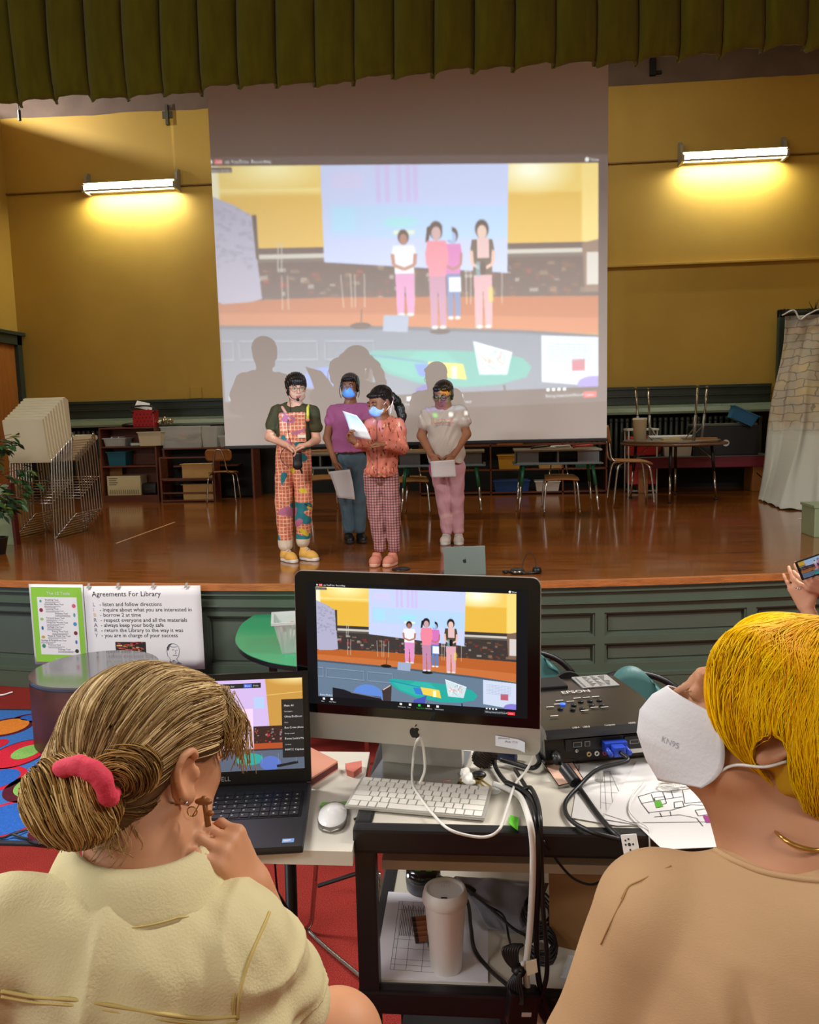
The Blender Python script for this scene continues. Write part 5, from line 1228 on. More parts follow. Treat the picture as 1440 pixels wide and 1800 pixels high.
def laptop():
    b, a = PZ(548, 1374, TZ+.018), PZ(533, 1486, TZ+.018); d = b-a; dep = np.linalg.norm(d[:2]); an = math.atan2(d[1], d[0])-PI/2; W = .375
    t = thing('laptop', 'open black laptop on the left table showing the stage video', 'laptop', (a[0], a[1], TZ), an)  # local: x right (0 = right edge), y towards the hinge
    MB().box((-W, 0, 0.002), (0, dep, .018), .006).build('base', M_lap, t); MB().box((-W+.01, dep-.008, .008), (-.01, dep+.004, .02), .003).build('hinge', M_black, t)
    MB().box((-W+.012, dep*.42, .0182), (-.012, dep-.045, .0188)).build('key_well', M_bez, t); MB().box((-W*.5-.06, .012, .0182), (-W*.5+.045, dep*.37, .0187), .0).build('touchpad', mat('pad_black', '1f2022', .3), t)
    kb = MB(); rows = 6; kw, kd = .0175, .0165; y0 = dep*.42+.006; me = {}
    for r_ in range(rows):
        x = -.018; ws = [1, 1, 1, 1]+([1]*11+[1.6] if r_ in (1, 2, 3) else ([1]*3+[5.2]+[1]*4+[1.2] if r_ == 0 else [1.1]+[1]*12))
        if r_ in (1, 3): ws = [1, 1, 1, 1, 1.9]+[1]*11+[1.2]
        if r_ == 2: ws = [1, 1, 1, 1, 1.5]+[1]*11+[1.4]
        yy = y0+r_*.0195; hk = kd if r_ < 5 else .010
        for w_ in ws:
            if x-w_*(kw+.002) < -W+.012: break
            kk = (round(w_, 2), hk)
            if kk not in me:
                o = MB().box((-w_*(kw+.002)+.002, 0, 0), (0, hk, .0016), .0006).build('key', M_key, t); me[kk] = o.data
            else: o = bpy.data.objects.new('key', me[kk]); COL.objects.link(o); o.parent = t
            o.location = (x, yy, .0186); x -= w_*(kw+.002)
    mb = MB()
    for r_ in range(5):
        for k in range(15): mb.box((-.028-k*.0205, y0+.006+r_*.0195, .0206), (-.024-k*.0205, y0+.010+r_*.0195, .0207))
    mb.build('key_legends', mat('legend_grey', '9a9a9a', .6), t)['kind'] = 'stuff'
    MB().box((-.04, .012, .0182), (-.018, .026, .0188)).build('processor_sticker', mat('sticker_blue', '6f8fc4', .5), t); MB().box((-.038, .019, .0188), (-.024, .0215, .0190)).box((-.038, .0155, .0188), (-.028, .0165, .0190)).build('sticker_print', M_white, t)
    TL = Matrix.Translation((0, dep, .018)) @ Matrix.Rotation(math.radians(-8), 4, 'X')
    H = .238; MB().box((-W, 0, 0), (0, .007, H), .003, TL).build('lid', M_bez, t)
    # picture: right part of the video with a dark side panel
    C = Canvas(1000, 560, (20, 20, 24)); src = VID; xi = (np.linspace(250, 1101, 1000)).astype(int)[::1]; yi = np.linspace(0, 619, 560).astype(int)
    C.A[:] = src[yi][:, np.linspace(250, 0, 1000).astype(int)] if False else src[yi][:, xi]
    C.rect(700, 0, 1000, 290, (196, 146, 66)); C.ell(960, -10, 200, 60, (255, 236, 170), .9, .9); C.line((780, 100), (1000, 86), 5, (220, 180, 100)); C.poly([(0, 0), (772, 0), (792, 300), (0, 310)], (206, 180, 228))
    C.rect(690, 290, 1000, 400, (50, 24, 24)); C.rect(0, 300, 700, 400, (60, 36, 34)); C.rect(0, 395, 1000, 440, (172, 74, 34)); C.rect(0, 430, 1000, 560, (86, 96, 114)); C.rect(0, 430, 1000, 440, (40, 44, 60))
    rr = random.Random(2)
    for i in range(60): x, y = rr.uniform(695, 870), rr.uniform(300, 385); C.rect(x, y, x+rr.uniform(3, 14), y+rr.uniform(3, 14), [(190, 40, 50), (30, 24, 26), (150, 140, 140)][i % 3], .8)
    C.rect(440, 180, 692, 428, (240, 206, 240)); [C.line((470, 205+i*26), (660, 209+i*26), 2, (190, 140, 190), .7) for i in range(8)]; C.rect(700, 110, 762, 180, (176, 200, 240))
    C.rect(380, 22, 745, 52, (24, 24, 30)); C.rect(640, 26, 690, 48, (60, 100, 220)); C.text('Show', 646, 43, 16, (240, 240, 240)); C.text('Your captions are live', 440, 43, 16, (230, 230, 230)); C.text('Hide', 700, 43, 16, (240, 240, 240))
    C.ell(660, 490, 90, 38, (40, 160, 150), 1, .05); C.ell(790, 520, 66, 46, (86, 112, 190), 1, .05); C.line((830, 540), (960, 520), 16, (20, 20, 26)); [C.line((x, 460), (x, 520), 3, (130, 144, 160)) for x in (740, 840, 950)]
    C.rect(868, 130, 1000, 490, (22, 22, 26)); [C.text(q, 884, 175+i*34, 17 if i % 2 == 0 else 11, (235, 235, 235)) for i, q in enumerate(['Mute All', 'Participants', 'Olivia DeGroot', 'Host', 'Rae Crane phone', 'Phone muted', "Emma Sushi's Mac", 'Co-host', 'NWCC Captioner'])]
    m = bpy.data.materials.new('laptop_screen_light'); m.use_nodes = True; nt = m.node_tree; b_ = nt.nodes['Principled BSDF']; im = nt.nodes.new('ShaderNodeTexImage'); im.image = C.image('laptop_view'); nt.links.new(im.outputs[0], b_.inputs['Emission Color']); b_.inputs['Emission Strength'].default_value = .62; b_.inputs['Base Color'].default_value = (.01, .01, .01, 1); b_.inputs['Roughness'].default_value = .25
    x0, x1, z0, z1 = -W+.014, -.014, .030, H-.014
    o = mesh_obj('display', [TL @ Vector(v) for v in ((x0, -.0006, z0), (x1, -.0006, z0), (x1, -.0006, z1), (x0, -.0006, z1))], [(0, 1, 2, 3)], m, t); uv = o.data.uv_layers.new(name='UVMap'); [setattr(uv.data[i], 'uv', q) for i, q in enumerate(((0, 0), (1, 0), (1, 1), (0, 1)))]
    text_obj('maker_mark', 'DELL', .014, mat('mark_grey', '9b9b9b', .5), t, TL @ Matrix.Translation((-W/2, -.0008, .010)) @ Matrix.Rotation(PI/2, 4, 'X'), 'CENTER')
laptop()
p = PZ(585, 1440, TZ)
def mouse(name, label, loc, rz, strip):
    t = thing(name, label, 'mouse', loc, rz)
    def f(u, v):
        y = (v-.5)*.112; w_ = .028*math.sqrt(max(0, 1-abs(2*v-1)**3.2))+.0005; x = (2*u-1)*w_; h = .019*math.sqrt(max(0, 1-(2*v-1)**2*.93))*(1-.55*(2*u-1)**2)+.001
        return (x, y, h)
    MB().grid(f, 16, 24).build('shell', mat('glossy_white', 'e9e9e6', .12, coat=.8), t, True); MB().prism([(f(1, v/16)[0], f(1, v/16)[1]) for v in range(17)]+[(f(0, v/16)[0], f(0, v/16)[1]) for v in range(16, -1, -1)], 'z', 0, .010).build('base', M_steel, t)
    if strip: MB().prism([(-.029, .044), (.029, .044), (.024, .060), (-.026, .060)], 'z', 0, .007).build('green_tape', mat('green_tape', '63c22c', .5), t)
mouse('computer_mouse', 'glossy white computer mouse on the left table, green tape at its far end', (p[0], p[1], TZ), math.radians(6), True)
t = thing('pink_notebook', 'pink covered notebook behind the laptop on the left table', 'notebook'); q = [PZ(545, 1320, TZ+.012), PZ(594, 1345, TZ+.012), PZ(546, 1376, TZ+.012), PZ(500, 1350, TZ+.012)]
MB().prism([(p[0], p[1]) for p in q], 'z', TZ+.001, TZ+.005).prism([(p[0], p[1]) for p in q], 'z', TZ+.018, TZ+.022).build('cover', mat('pink_leather', 'c98a72', .5), t); MB().prism([(p[0]*.99-.003, p[1]*.999) for p in q], 'z', TZ+.005, TZ+.018).build('pages', mat('maroon_pages', '5a2222', .6), t)
q = [PZ(*p_, TZ+.01) for p_ in ((607, 1345), (636, 1340), (636, 1350), (622, 1360), (610, 1356))]; o = MB().prism([(p[0], p[1]) for p in q], 'z', TZ, TZ+.014).build('pink_eraser', mat('pink_rubber', 'c06a5c', .5)); tag(o, 'small pink wedge-shaped eraser on the left table', 'eraser')

# ------------------------------------------------------------------ cart
cart = thing('utility_cart', 'black framed cart with cream shelves carrying the computer and projector', 'cart')
CX0_, CX1_, CY0, CY1 = -.255, .475, 1.445, 2.16
M_fr = mat('cart_black', '141416', .38); M_sh = mat('cart_cream', 'd3cdbd', .4, noise=.03)
def tray(z, hs):
    MB().box((CX0_+.03, CY0+.025, z-.02), (CX1_-.03, CY1-.025, z)).build('shelf', M_sh, cart)
    for a, b in (((CX0_, CY0), (CX1_, CY0+.03)), ((CX0_, CY1-.03), (CX1_, CY1)), ((CX0_, CY0+.03), (CX0_+.034, CY1-.03)), ((CX1_-.034, CY0+.03), (CX1_, CY1-.03))):
        MB().box((*a, z-hs), (*b, z+.003), .006).build('frame_rail', M_fr, cart)
tray(TC, .045); tray(ZS, .045)
for x in (CX0_+.022, CX1_-.022):
    for y in (CY0+.02, CY1-.02): MB().box((x-.02, y-.017, .06), (x+.02, y+.017, TC-.03), .004).build('post', M_fr, cart); MB().ellip((x, y, .035), (.02, .035, .035)).build('caster', M_black, cart, True)
MB().box((CX0_+.04, CY0+.10, 1.085), (CX1_-.04, CY1-.1, 1.105), .002).build('middle_shelf', mat('cart_tan', 'b5a68c', .5), cart)
MB().box((CX0_+.04, CY0+.02, .50), (CX1_-.04, CY1-.02, .52)).build('bottom_shelf', M_fr, cart)

# ------------------------------------------------------------------ desktop computer
def computer():
    t = thing('desktop_computer', 'all-in-one computer with aluminium chin on the cart, screen showing the stage', 'computer', (-.152, 1.663, 1.2964), -.1524)
    TM = Matrix.Rotation(-.0231-.0, 4, 'X') @ Matrix.Rotation(.0076, 4, 'Y'); W, H, CHN = .528, .371, .058
    M_al = mat('aluminium', 'b9b6ae', .34, .55)
    def rr(x0, z0, x1, z1, r, cs=(1, 1, 1, 1)):
        P = []
        for (cx, cz, a0, f) in ((x1-r, z0+r, -PI/2, cs[0]), (x1-r, z1-r, 0, cs[1]), (x0+r, z1-r, PI/2, cs[2]), (x0+r, z0+r, PI, cs[3])):
            if f: P += [(cx+r*math.cos(a0+a), cz+r*math.sin(a0+a)) for a in np.linspace(0, PI/2, 7)]
            else: P.append((cx+r*math.sqrt(2)*math.cos(a0+PI/4), cz+r*math.sqrt(2)*math.sin(a0+PI/4)))
        return P
    MB().prism(rr(-W/2, 0, W/2, H, .018), 'y', 0, .006, TM).build('front_case', M_al, t, 30)
    MB().prism(rr(-W/2+.03, .03, W/2-.03, H-.03, .04), 'y', .006, .03, TM).build('back_case', M_al, t, 30)
    MB().prism(rr(-W/2+.0012, CHN, W/2-.0012, H-.0012, .017, (0, 1, 1, 0)), 'y', -.0012, .0, TM).build('glass', mat('black_glass', '040405', .12, spec=.6), t)
    m = bpy.data.materials.new('desktop_screen_light'); m.use_nodes = True; nt = m.node_tree; b_ = nt.nodes['Principled BSDF']; im = nt.nodes.new('ShaderNodeTexImage'); im.image = IMG_DESK; nt.links.new(im.outputs[0], b_.inputs['Emission Color']); b_.inputs['Emission Strength'].default_value = .66; b_.inputs['Base Color'].default_value = (.005, .005, .005, 1); b_.inputs['Roughness'].default_value = .15; b_.inputs['Specular IOR Level'].default_value = .1
    x0, x1, z0, z1 = -.238, .238, CHN+.020, CHN+.020+.2677
    o = mesh_obj('display', [TM @ Vector(v) for v in ((x0, -.0016, z0), (x1, -.0016, z0), (x1, -.0016, z1), (x0, -.0016, z1))], [(0, 1, 2, 3)], m, t); uv = o.data.uv_layers.new(name='UVMap'); [setattr(uv.data[i], 'uv', q) for i, q in enumerate(((0, 0), (1, 0), (1, 1), (0, 1)))]
    apple('fruit_emblem', M_black, t, TM @ Matrix.Translation((0, -.0008, CHN*.52)) @ Matrix.Rotation(PI/2, 4, 'X'), .024)
    S = TM @ Matrix.Translation((0, 0, 0)); z = 1.2964-TC
    MB().prism([(.03, .20), (.042, .20), (.075, .03), (.085, -z+.008), (.06, -z+.008), (.05, .03)], 'x', -.09, .09).build('stand_neck', M_al, t, 30)
    MB().prism([(-.095, -.06), (.095, -.06), (.095, .15), (-.095, .15)], 'z', -z+.001, -z+.009).build('stand_foot', mat('foot_alu', '9b9b96', .25, .8), t)
    mb = MB(); PT = TM
    mb.grid(lambda u, v: tuple(TM @ Vector((.172+.062*u+.0*v, -.0025-.010*max(0, u-.75)*4*u, .016+.022*v-.006*u))), 8, 3); o = mb.build('taped_note', mat('note_paper', 'e4e8f0', .8), t, True)
    texts('handwriting', [('password:', 0, .008, .006), ('iPads 1719', .014, .001, .006)], mat('pencil'), t, TM @ Matrix.Translation((.178, -.0035, .024)) @ Matrix.Rotation(PI/2, 4, 'X'))
computer()
# keyboard
def keyboard():
    a, b, d = PZ(606, 1424, TC), PZ(852, 1446, TC), PZ(628, 1372, TC); an = math.atan2(b[1]-a[1], b[0]-a[0]); W, Dp = np.linalg.norm((b-a)[:2]), .125
    t = thing('keyboard', 'slim white keyboard at the front of the cart', 'keyboard', (a[0], a[1], TC+.003), an)
    TM = Matrix.Rotation(math.radians(2.2), 4, 'X'); MB().box((0, 0, 0.0), (W, Dp, .006), .002, TM).build('case', mat('keyboard_silver', 'bdbab2', .35, .4), t)
    M_k = mat('key_white', 'e8e5da', .45); rows = [[1.2, 1, 1, 1.25, 5.2, 1.25, 1, 1, 1, 1], [2.3]+[1]*10+[2.3], [1.8]+[1]*11+[1.75], [1.5]+[1]*12+[1.0], [1]*13+[1.5], [1.2]+[1]*12+[1.2]]
    me = {}; dy = (Dp-.008)/5.65
    for r_, ws in enumerate(rows):
        u = (W-.010)/sum(ws); x = .005; h = dy-.0026 if r_ < 5 else dy*.62-.002
        for w_ in ws:
            kk = (round(u*w_, 4), round(h, 4))
            if kk not in me: o = MB().box((.0012, 0, 0), (u*w_-.0012, h, .002), .0007, TM).build('key', M_k, t); me[kk] = o.data
            else: o = bpy.data.objects.new('key', me[kk]); COL.objects.link(o); o.parent = t
            y = .004+r_*dy; v = TM @ Vector((x, y, .006)); o.location = v; x += u*w_
    MB().box((.06, Dp+.0, -.002), (.09, Dp+.0, .0)).build('foot', M_white, t) if False else None
keyboard()

# ------------------------------------------------------------------ projector
def projector():
    nl, nr, fl = PZ(962, 1290, 1.305), PZ(1176, 1272, 1.305), PZ(957, 1197, 1.305); an = math.atan2(nr[1]-nl[1], nr[0]-nl[0]); W = np.linalg.norm((nr-nl)[:2])+.01; Dp = np.linalg.norm((fl-nl)[:2]); z0, H = TC, .085
    t = thing('projector', 'black video projector on the cart with its ports facing back', 'projector', (nl[0]-.003, nl[1], z0+.012), an)
    M_p = mat('projector_black', '131315', .28, coat=.25); M_pm = mat('projector_matt', '0c0c0d', .5)
    pr = [(.010, .0), (.0, .012), (.012, .056), (-.004, .060), (-.004, .070), (.006, .078), (Dp*.5, .082), (Dp-.02, .076), (Dp, .06), (Dp, .01), (Dp-.01, .0)]
    MB().prism(pr, 'x', 0, W).build('case', M_p, t, 25)
    MB().box((.045, .004, .010), (W-.03, .0105, .054), .002).build('port_panel', M_pm, t)
    MB().box((W*.62, -.001, .022), (W-.05, .010, .052), .002).build('port_panel', M_pm, t)
    for x in (.026, W-.04, ): MB().lathe([(.012, -.012), (.012, 0)], (x, .04, 0), 14).lathe([(.012, -.012), (.012, 0)], (x, Dp-.05, 0), 14).build('rubber_foot', M_black, t, True)['kind'] = 'stuff'
    MB().box((.0, .02, .012), (.018, .03, .05), .003).build('power_inlet', M_pm, t)
    for i, c in enumerate(('c9b27a', 'e8e8e2', 'b23a3a')):
        R = Matrix.Translation((.098+.018*i, .003, .018)) @ Matrix.Rotation(PI/2, 4, 'X'); MB().lathe([(.0055, -.002), (.0055, .004), (.003, .004), (.003, .0)], n=14, M=R).build('phono_socket', mat('socket_'+c, c, .3, .6), t, True)
    for x, w_ in ((.062, .02), (.088, .013)): MB().box((x, .001, .036), (x+w_, .004, .048), .001).build('usb_socket', M_steel, t); MB().box((x+.002, .0, .038), (x+w_-.002, .0045, .046)).build('socket_hole', M_black, t)
    for x in (W*.66, W*.80): MB().box((x, -.002, .034), (x+.022, .002, .044), .002).build('hdmi_socket', M_steel, t); MB().box((x+.002, -.003, .036), (x+.02, -.0, .042)).build('socket_hole', M_black, t)
    MB().box((W*.66, .0, .012), (W*.84, .003, .022)).build('white_label', M_white, t)
    R = Matrix.Translation((.07, .003, .028)) @ Matrix.Rotation(PI/2, 4, 'X'); MB().lathe([(.004, 0), (.004, .003), (.002, .003), (.002, 0)], n=12, M=R).build('audio_socket', M_chrome, t, True)
    texts('port_names', [('USB-A', .062, 0, .006), ('USB-B', .086, 0, .006), ('Computer', .135, 0, .006), ('HDMI1', W*.66, 0, .006), ('HDMI2/MHL', W*.77, 0, .006)], M_white, t, Matrix.Translation((0, .0045, .0777)) @ Matrix.Rotation(math.radians(38), 4, 'X'))
    TT = Matrix.Translation((0, 0, .0835)) @ Matrix.Rotation(math.radians(.2), 4, 'X')
    text_obj('maker_mark', 'EPSON', .024, M_white, t, TT @ Matrix.Translation((W*.5, Dp*.58, .0)), 'CENTER')
    MB().box((W*.60, Dp*.68, .079), (W*.93, Dp*.92, .0822)).build('warning_label', mat('label_grey', '9a9a98', .4), t)
    mb = MB()
    for i in range(10):
        for k in range(4): mb.box((W*.615+k*.021, Dp*.70+i*.0075, .0824), (W*.615+k*.021+.006+.011*((i*k*7) % 5)/4, Dp*.70+i*.0075+.003, .0826))
    mb.build('label_print', M_black, t)['kind'] = 'stuff'
    for i, (x, y) in enumerate(((.30, .40), (.38, .37), (.46, .42), (.54, .42), (.62, .42), (.42, .30), (.52, .34), (.60, .33), (.34, .30), (.25, .33))):
        MB().lathe([(.007, 0), (.0065, .002), (0, .0022)], (W*x, Dp*y, .0822), 14).build('button', mat('button_blue', '2a50e0', .3, emit=1.5) if i == 0 else M_pm, t, True)
    mb = MB(); r = random.Random(1)
    for i, (x, y) in enumerate(((.30, .46), (.38, .43), (.46, .48), (.54, .48), (.62, .48), (.42, .25), (.52, .29), (.60, .28), (.26, .40), (.18, .36), (.15, .2))): mb.box((W*x-.009, Dp*y, .083), (W*x+.009, Dp*y+.003, .0836))
    mb.build('button_print', M_white, t)['kind'] = 'stuff'
    MB().box((.05, Dp*.72, .074), (.14, Dp*.93, .086), .004).build('slide_cover', M_pm, t); mb = MB()
    for i in range(5): mb.box((.006+.008*i, Dp*.55, .078), (.009+.008*i, Dp*.9, .0834))
    mb.build('vent_slats', M_steel, t)['kind'] = 'stuff'
    lx = np.array([math.cos(an), math.sin(an)]); pl = LENS[:2]-nl[:2]; u = pl @ lx; v_ = pl @ np.array([-lx[1], lx[0]])
    R = Matrix.Translation((u, Dp-.002, .045)) @ Matrix.Rotation(-PI/2, 4, 'X'); MB().lathe([(.042, 0), (.042, .012), (.034, .012), (.03, .002), (0, .004)], n=28, M=R).build('lens', M_black, t, 35)
    # blue video plug
    q = [nl[0]-.003+lx[0]*.152, nl[1]+lx[1]*.152]
    k = thing('video_cable', 'thick black video cable with a blue plug in the projector', 'cable', (q[0], q[1], TC), an)
    Mb = mat('plug_blue', '2346b8', .4)
    MB().box((-.026, -.020, .038), (.026, .0, .060), .003).build('blue_plug', Mb, k); MB().box((-.014, -.042, .036), (.014, -.02, .058), .005).build('plug_body', Mb, k)
    for s in (-1, 1): MB().tube([(s*.021, -.005, .048), (s*.021, -.044, .044)], .0055).build('thumb_screw', Mb, k, True)
    inv = Matrix.Rotation(-an, 4, 'Z')
    def L(p): return tuple(inv @ Vector((p[0]-q[0], p[1]-q[1], p[2]-TC)))
    P = [(0, -.04, .047), (.004, -.07, .040)]+[L(PZ(*c, TC+z)) for c, z in (((1052, 1352), .03), ((1018, 1382), .012), ((994, 1412), .008), ((1002, 1440), .008), ((1040, 1462), .012))]+[L(PY(1092, 1476, 1.43))]
    MB().tube(spline(P, 6), .0045, 8).build('cable_run', M_black, k, True)
    P = [nl+np.array([.02, .01, -.05]), PZ(975, 1330, TC+.05), PZ(990, 1348, TC+.03), PZ(1015, 1380, TC+.01), PZ(1050, 1430, TC+.006), PZ(1078, 1462, TC+.008), PY(1102, 1480, 1.425)]
    k = thing('power_cable', 'black power cable with a ferrite lump coming out of the projector', 'cable'); MB().tube(spline(P, 6), .0052, 8).build('cable_run', M_black, k, True)
    a_, b_ = PZ(992, 1350, TC+.03), PZ(1012, 1376, TC+.016); MB().tube([a_, b_], .013, 14).build('ferrite_lump', mat('lump_black', '1a1a1c', .35), k, 35); MB().tube([nl+np.array([.02, .012, -.05]), PZ(980, 1338, TC+.045)], .009, 10).build('plug', M_pm, k, True)
projector()
M_wcab = mat('white_cable', 'dedbd2', .4); M_bcab = mat('black_cable', '101012', .4)
def cable(name, label, pts, r, m, n=6, cat='cable'):
    o = MB().tube(spline(pts, n), r, 8).build(name, m, None, True); return tag(o, label, cat)
Tz = lambda px, py, z=.004: PZ(px, py, TC+z)
Fy = lambda px, py, y=1.42: PY(px, py, y)
cable('white_cable', 'thin white cable looping in front of the keyboard', [Tz(738, 1378, .02), Tz(747, 1350, .05), PY(742, 1302, 1.60), PY(733, 1303, 1.58), Tz(727, 1330, .05), Tz(725, 1375, .018), Tz(738, 1400, .016), Tz(762, 1432, .015), Fy(790, 1458, 1.425), Fy(830, 1470), Fy(860, 1470), Fy(880, 1455), Tz(892, 1420, .02), Tz(905, 1380, .02), Tz(925, 1355, .03), Tz(938, 1330, .06), PY(940, 1312, 1.63)], .0028, M_wcab, 8)
cable('white_cable', 'thick white cable bundle running down the front of the cart', [Tz(868, 1378, .01), Tz(895, 1388, .012), Tz(915, 1402, .014), Fy(930, 1440, 1.435), Fy(937, 1490), Fy(936, 1560), Fy(931, 1640), Fy(925, 1700), Fy(928, 1740), Fy(942, 1785), Fy(975, 1830)], .0062, M_wcab, 8)
cable('black_cable', 'black cable beside the white bundle at the cart front', [Tz(890, 1375, .02), Tz(925, 1392, .02), Tz(940, 1418, .02), Fy(945, 1460, 1.43), Fy(946, 1560, 1.425), Fy(943, 1640, 1.43), Fy(947, 1720, 1.425), Fy(962, 1770), Fy(990, 1830)], .0055, M_bcab, 8)
cable('black_cable', 'black cable arching over the cables on the cart', [Tz(905, 1352, .01), Tz(925, 1385, .012), Tz(920, 1388, .02), Tz(933, 1385, .03), Tz(945, 1410, .03), Fy(950, 1445, 1.435), Fy(952, 1520, 1.43), Fy(955, 1600, 1.42), Fy(962, 1690), Fy(955, 1740), Fy(925, 1800)], .0045, M_bcab, 8)
cable('black_cable', 'looped black cable behind the computer at its right corner', [Tz(880, 1335, .012), Tz(905, 1342, .012), Tz(935, 1350, .012), Tz(948, 1340, .015), Tz(945, 1322, .02), PZ(950, 1300, TC+.05)], .0055, M_bcab, 8)
cable('black_cable', 'black cable lying between keys and cable bundle', [Tz(868, 1330, .02), Tz(872, 1350, .012), Tz(885, 1370, .012), Tz(905, 1388, .01), Tz(925, 1400, .01), Fy(938, 1440, 1.44), Fy(941, 1520, 1.425)], .005, M_bcab, 8)
cable('thin_cable', 'thin black cable sagging under the cart top at the right', [Fy(955, 1478, 1.44), PY(985, 1520, 1.46), PY(1010, 1545, 1.48), PY(1040, 1555, 1.5), PY(1065, 1545, 1.52)], .0025, M_bcab)
cable('thin_cable', 'thin black cable hanging by the blue chair left of the cart', [PZ(622, 1440, TZ+.003), PZ(634, 1440, TZ+.001), PY(630, 1480, 1.56), PY(627, 1540, 1.6), PY(640, 1590, 1.6), PY(655, 1640, 1.6), PY(660, 1700, 1.6)], .0025, M_bcab)
cable('black_cable', 'thick black cable hanging below the left table', [PY(450, 1512, 1.5), PY(470, 1545, 1.52), PY(500, 1590, 1.55), PY(525, 1640, 1.6), PY(532, 1700, 1.62), PY(520, 1790, 1.6)], .004, M_bcab, 8)
cable('thin_cable', 'thin black cable hanging straight under the left table', [PY(483, 1512, 1.55), PY(487, 1560, 1.56), PY(494, 1600, 1.58), PY(500, 1660, 1.6), PY(495, 1740, 1.6)], .0022, M_bcab)
# sticky note, keys, folding brush, papers
q = [Tz(897, 1433, .003), Tz(912, 1438, .003), Fy(910, 1460, 1.442), Fy(894, 1448, 1.443)]
o = mesh_obj('green_sticky_note', [tuple(q[0]), tuple(q[1]), tuple(q[2]), tuple(q[3])], [(0, 1, 2, 3)], mat('sticky_green', '63d41c', .6)); s = o.modifiers.new('s', 'SOLIDIFY'); s.thickness = .001; tag(o, 'bright green sticky note folded over the cart edge', 'sticky note')
def keys():
    t = thing('key_bunch', 'bunch of keys with a silver carabiner beside the keyboard', 'keys', tuple(Tz(800, 1368, 0)))
    o = np.array(t.location); L = lambda px, py, z: tuple(np.array(PZ(px, py, TC+z))-o)
    P = spline([L(762, 1372, .006), L(765, 1362, .006), L(772, 1358, .006), L(800, 1358, .006), L(812, 1362, .006), L(812, 1370, .006), L(800, 1374, .006), L(772, 1377, .006), L(762, 1372, .006)], 5); MB().tube(P, .0028, 8).build('carabiner', M_chrome, t, True)
    MB().tube([L(778, 1376, .006), L(792, 1374, .006)], .0036, 8).build('red_sleeve', mat('sleeve_red', 'b04a34', .4), t, True)
    for x, y in ((800, 1378), (806, 1382), (796, 1374)): c = L(x, y, .006); MB().tube([(c[0]+.011*math.cos(a), c[1]+.011*math.sin(a), c[2]+.003*math.sin(a*2)) for a in np.linspace(0, 2*PI, 19)[:-1]], .001, 6, True).build('key_ring', M_chrome, t, True)
    B = Body(); r = np.random.RandomState(1)
    for k in range(12): c = np.array(L(823+r.uniform(-7, 9), 1364+r.uniform(-11, 12), .012)); B.ell(c, (.009, .009, .007), .004)
    B.disp = lambda P: .002*vnoise(P, 200, 3); B.build('pale_fob', .0025, mat('fob_white', 'f2efe6', .4), t)
    for i, (a, b) in enumerate((((842, 1368), (870, 1388)), ((838, 1372), (862, 1392)), ((815, 1372), (812, 1392)))):
        p, q = L(*a, .012), L(*b, .006); MB().tube([p, q], .002, 6).build('key_blade', mat('brass', 'b59a52', .3, .9), t); c = L(a[0], a[1], .012); MB().lathe([(.010, -.001), (.010, .001), (0, .001)], c, 14).build('key_bow', mat('brass'), t)
    MB().ellip(L(842, 1362, .014), (.016, .011, .008)).build('black_fob', M_black, t, True)
    c = L(868, 1392, .004); MB().lathe([(.014, 0), (.015, .004), (.011, .006), (0, .005)], c, 20).build('glass_charm', mat('clear_glass', 'cfd2cc', .05, alpha=.45), t, True)
    MB().lathe([(.010, -.001), (.010, .001), (0, .001)], L(812, 1378, .01), 12).build('key_bow', M_black, t)
keys()
c = PZ(853, 1350, TC); t = thing('folding_hairbrush', 'dark ribbed oval object standing under the computer', 'hairbrush', tuple(c), .3)
B = Body().ell((0, 0, .026), (.030, .012, .026), .004); B.disp = lambda P: .0012*np.sin(P @ np.array([.6, 0, .8])*1400); B.build('ribbed_body', .0015, mat('dark_brown_gloss', '2a1a12', .3), t)
o = MB().box((0, 0, 0), (.05, .02, .02), .003).build('blue_adapter', mat('adapter_blue', '1b2450', .4)); p = Tz(868, 1335, 0); o.location = tuple(p); o.rotation_euler = (0, 0, -.4); tag(o, 'dark blue cable adapter under the right corner of the computer', 'adapter')
# papers at the right: printed campus maps over the cart edge
def lines_on(P, Z, w_, name, m, parent):
    mb = MB()
    for a, b in P:
        a, b = PZ(*a, Z), PZ(*b, Z); d = b-a; n = np.array([-d[1], d[0], 0])/(np.linalg.norm(d)+1e-9)*w_/2; mb.add([a+n, b+n, b-n, a-n], [(0, 1, 2, 3)])
    o = mb.build(name, m, parent); o['kind'] = 'stuff'; return o
t = thing('map_sheet', 'white sheet printed with a black line map under the masked person', 'paper')
z = TC+.004; q = [PZ(*c, z) for c in ((1120, 1338), (1235, 1365), (1420, 1400), (1420, 1482), (1165, 1494), (1120, 1450), (1060, 1440))]
MB().prism([(p[0], p[1]) for p in q], 'z', z, z+.001).build('sheet', mat('paper3', 'd6d3d0', .8), t); z += .0018
H = lambda *P: [(P[i], P[i+1]) for i in range(len(P)-1)]
L1 = H((1122, 1400), (1150, 1392), (1200, 1388), (1248, 1380))+H((1128, 1412), (1160, 1406), (1200, 1400))+H((1140, 1428), (1180, 1424), (1215, 1414), (1245, 1416), (1268, 1420))+H((1150, 1436), (1195, 1432), (1225, 1438), (1236, 1452))+H((1200, 1388), (1204, 1412))+H((1196, 1384), (1240, 1380), (1262, 1396), (1268, 1420), (1258, 1422))
L1 += H((1122, 1400), (1128, 1412), (1142, 1430))+H((1145, 1396), (1150, 1408))+H((1165, 1392), (1170, 1404))+H((1180, 1390), (1184, 1402))+H((1205, 1412), (1248, 1408), (1238, 1384))+H((1185, 1410), (1200, 1408), (1203, 1418), (1186, 1420), (1185, 1410))+H((1160, 1428), (1164, 1436))+H((1178, 1426), (1180, 1434))
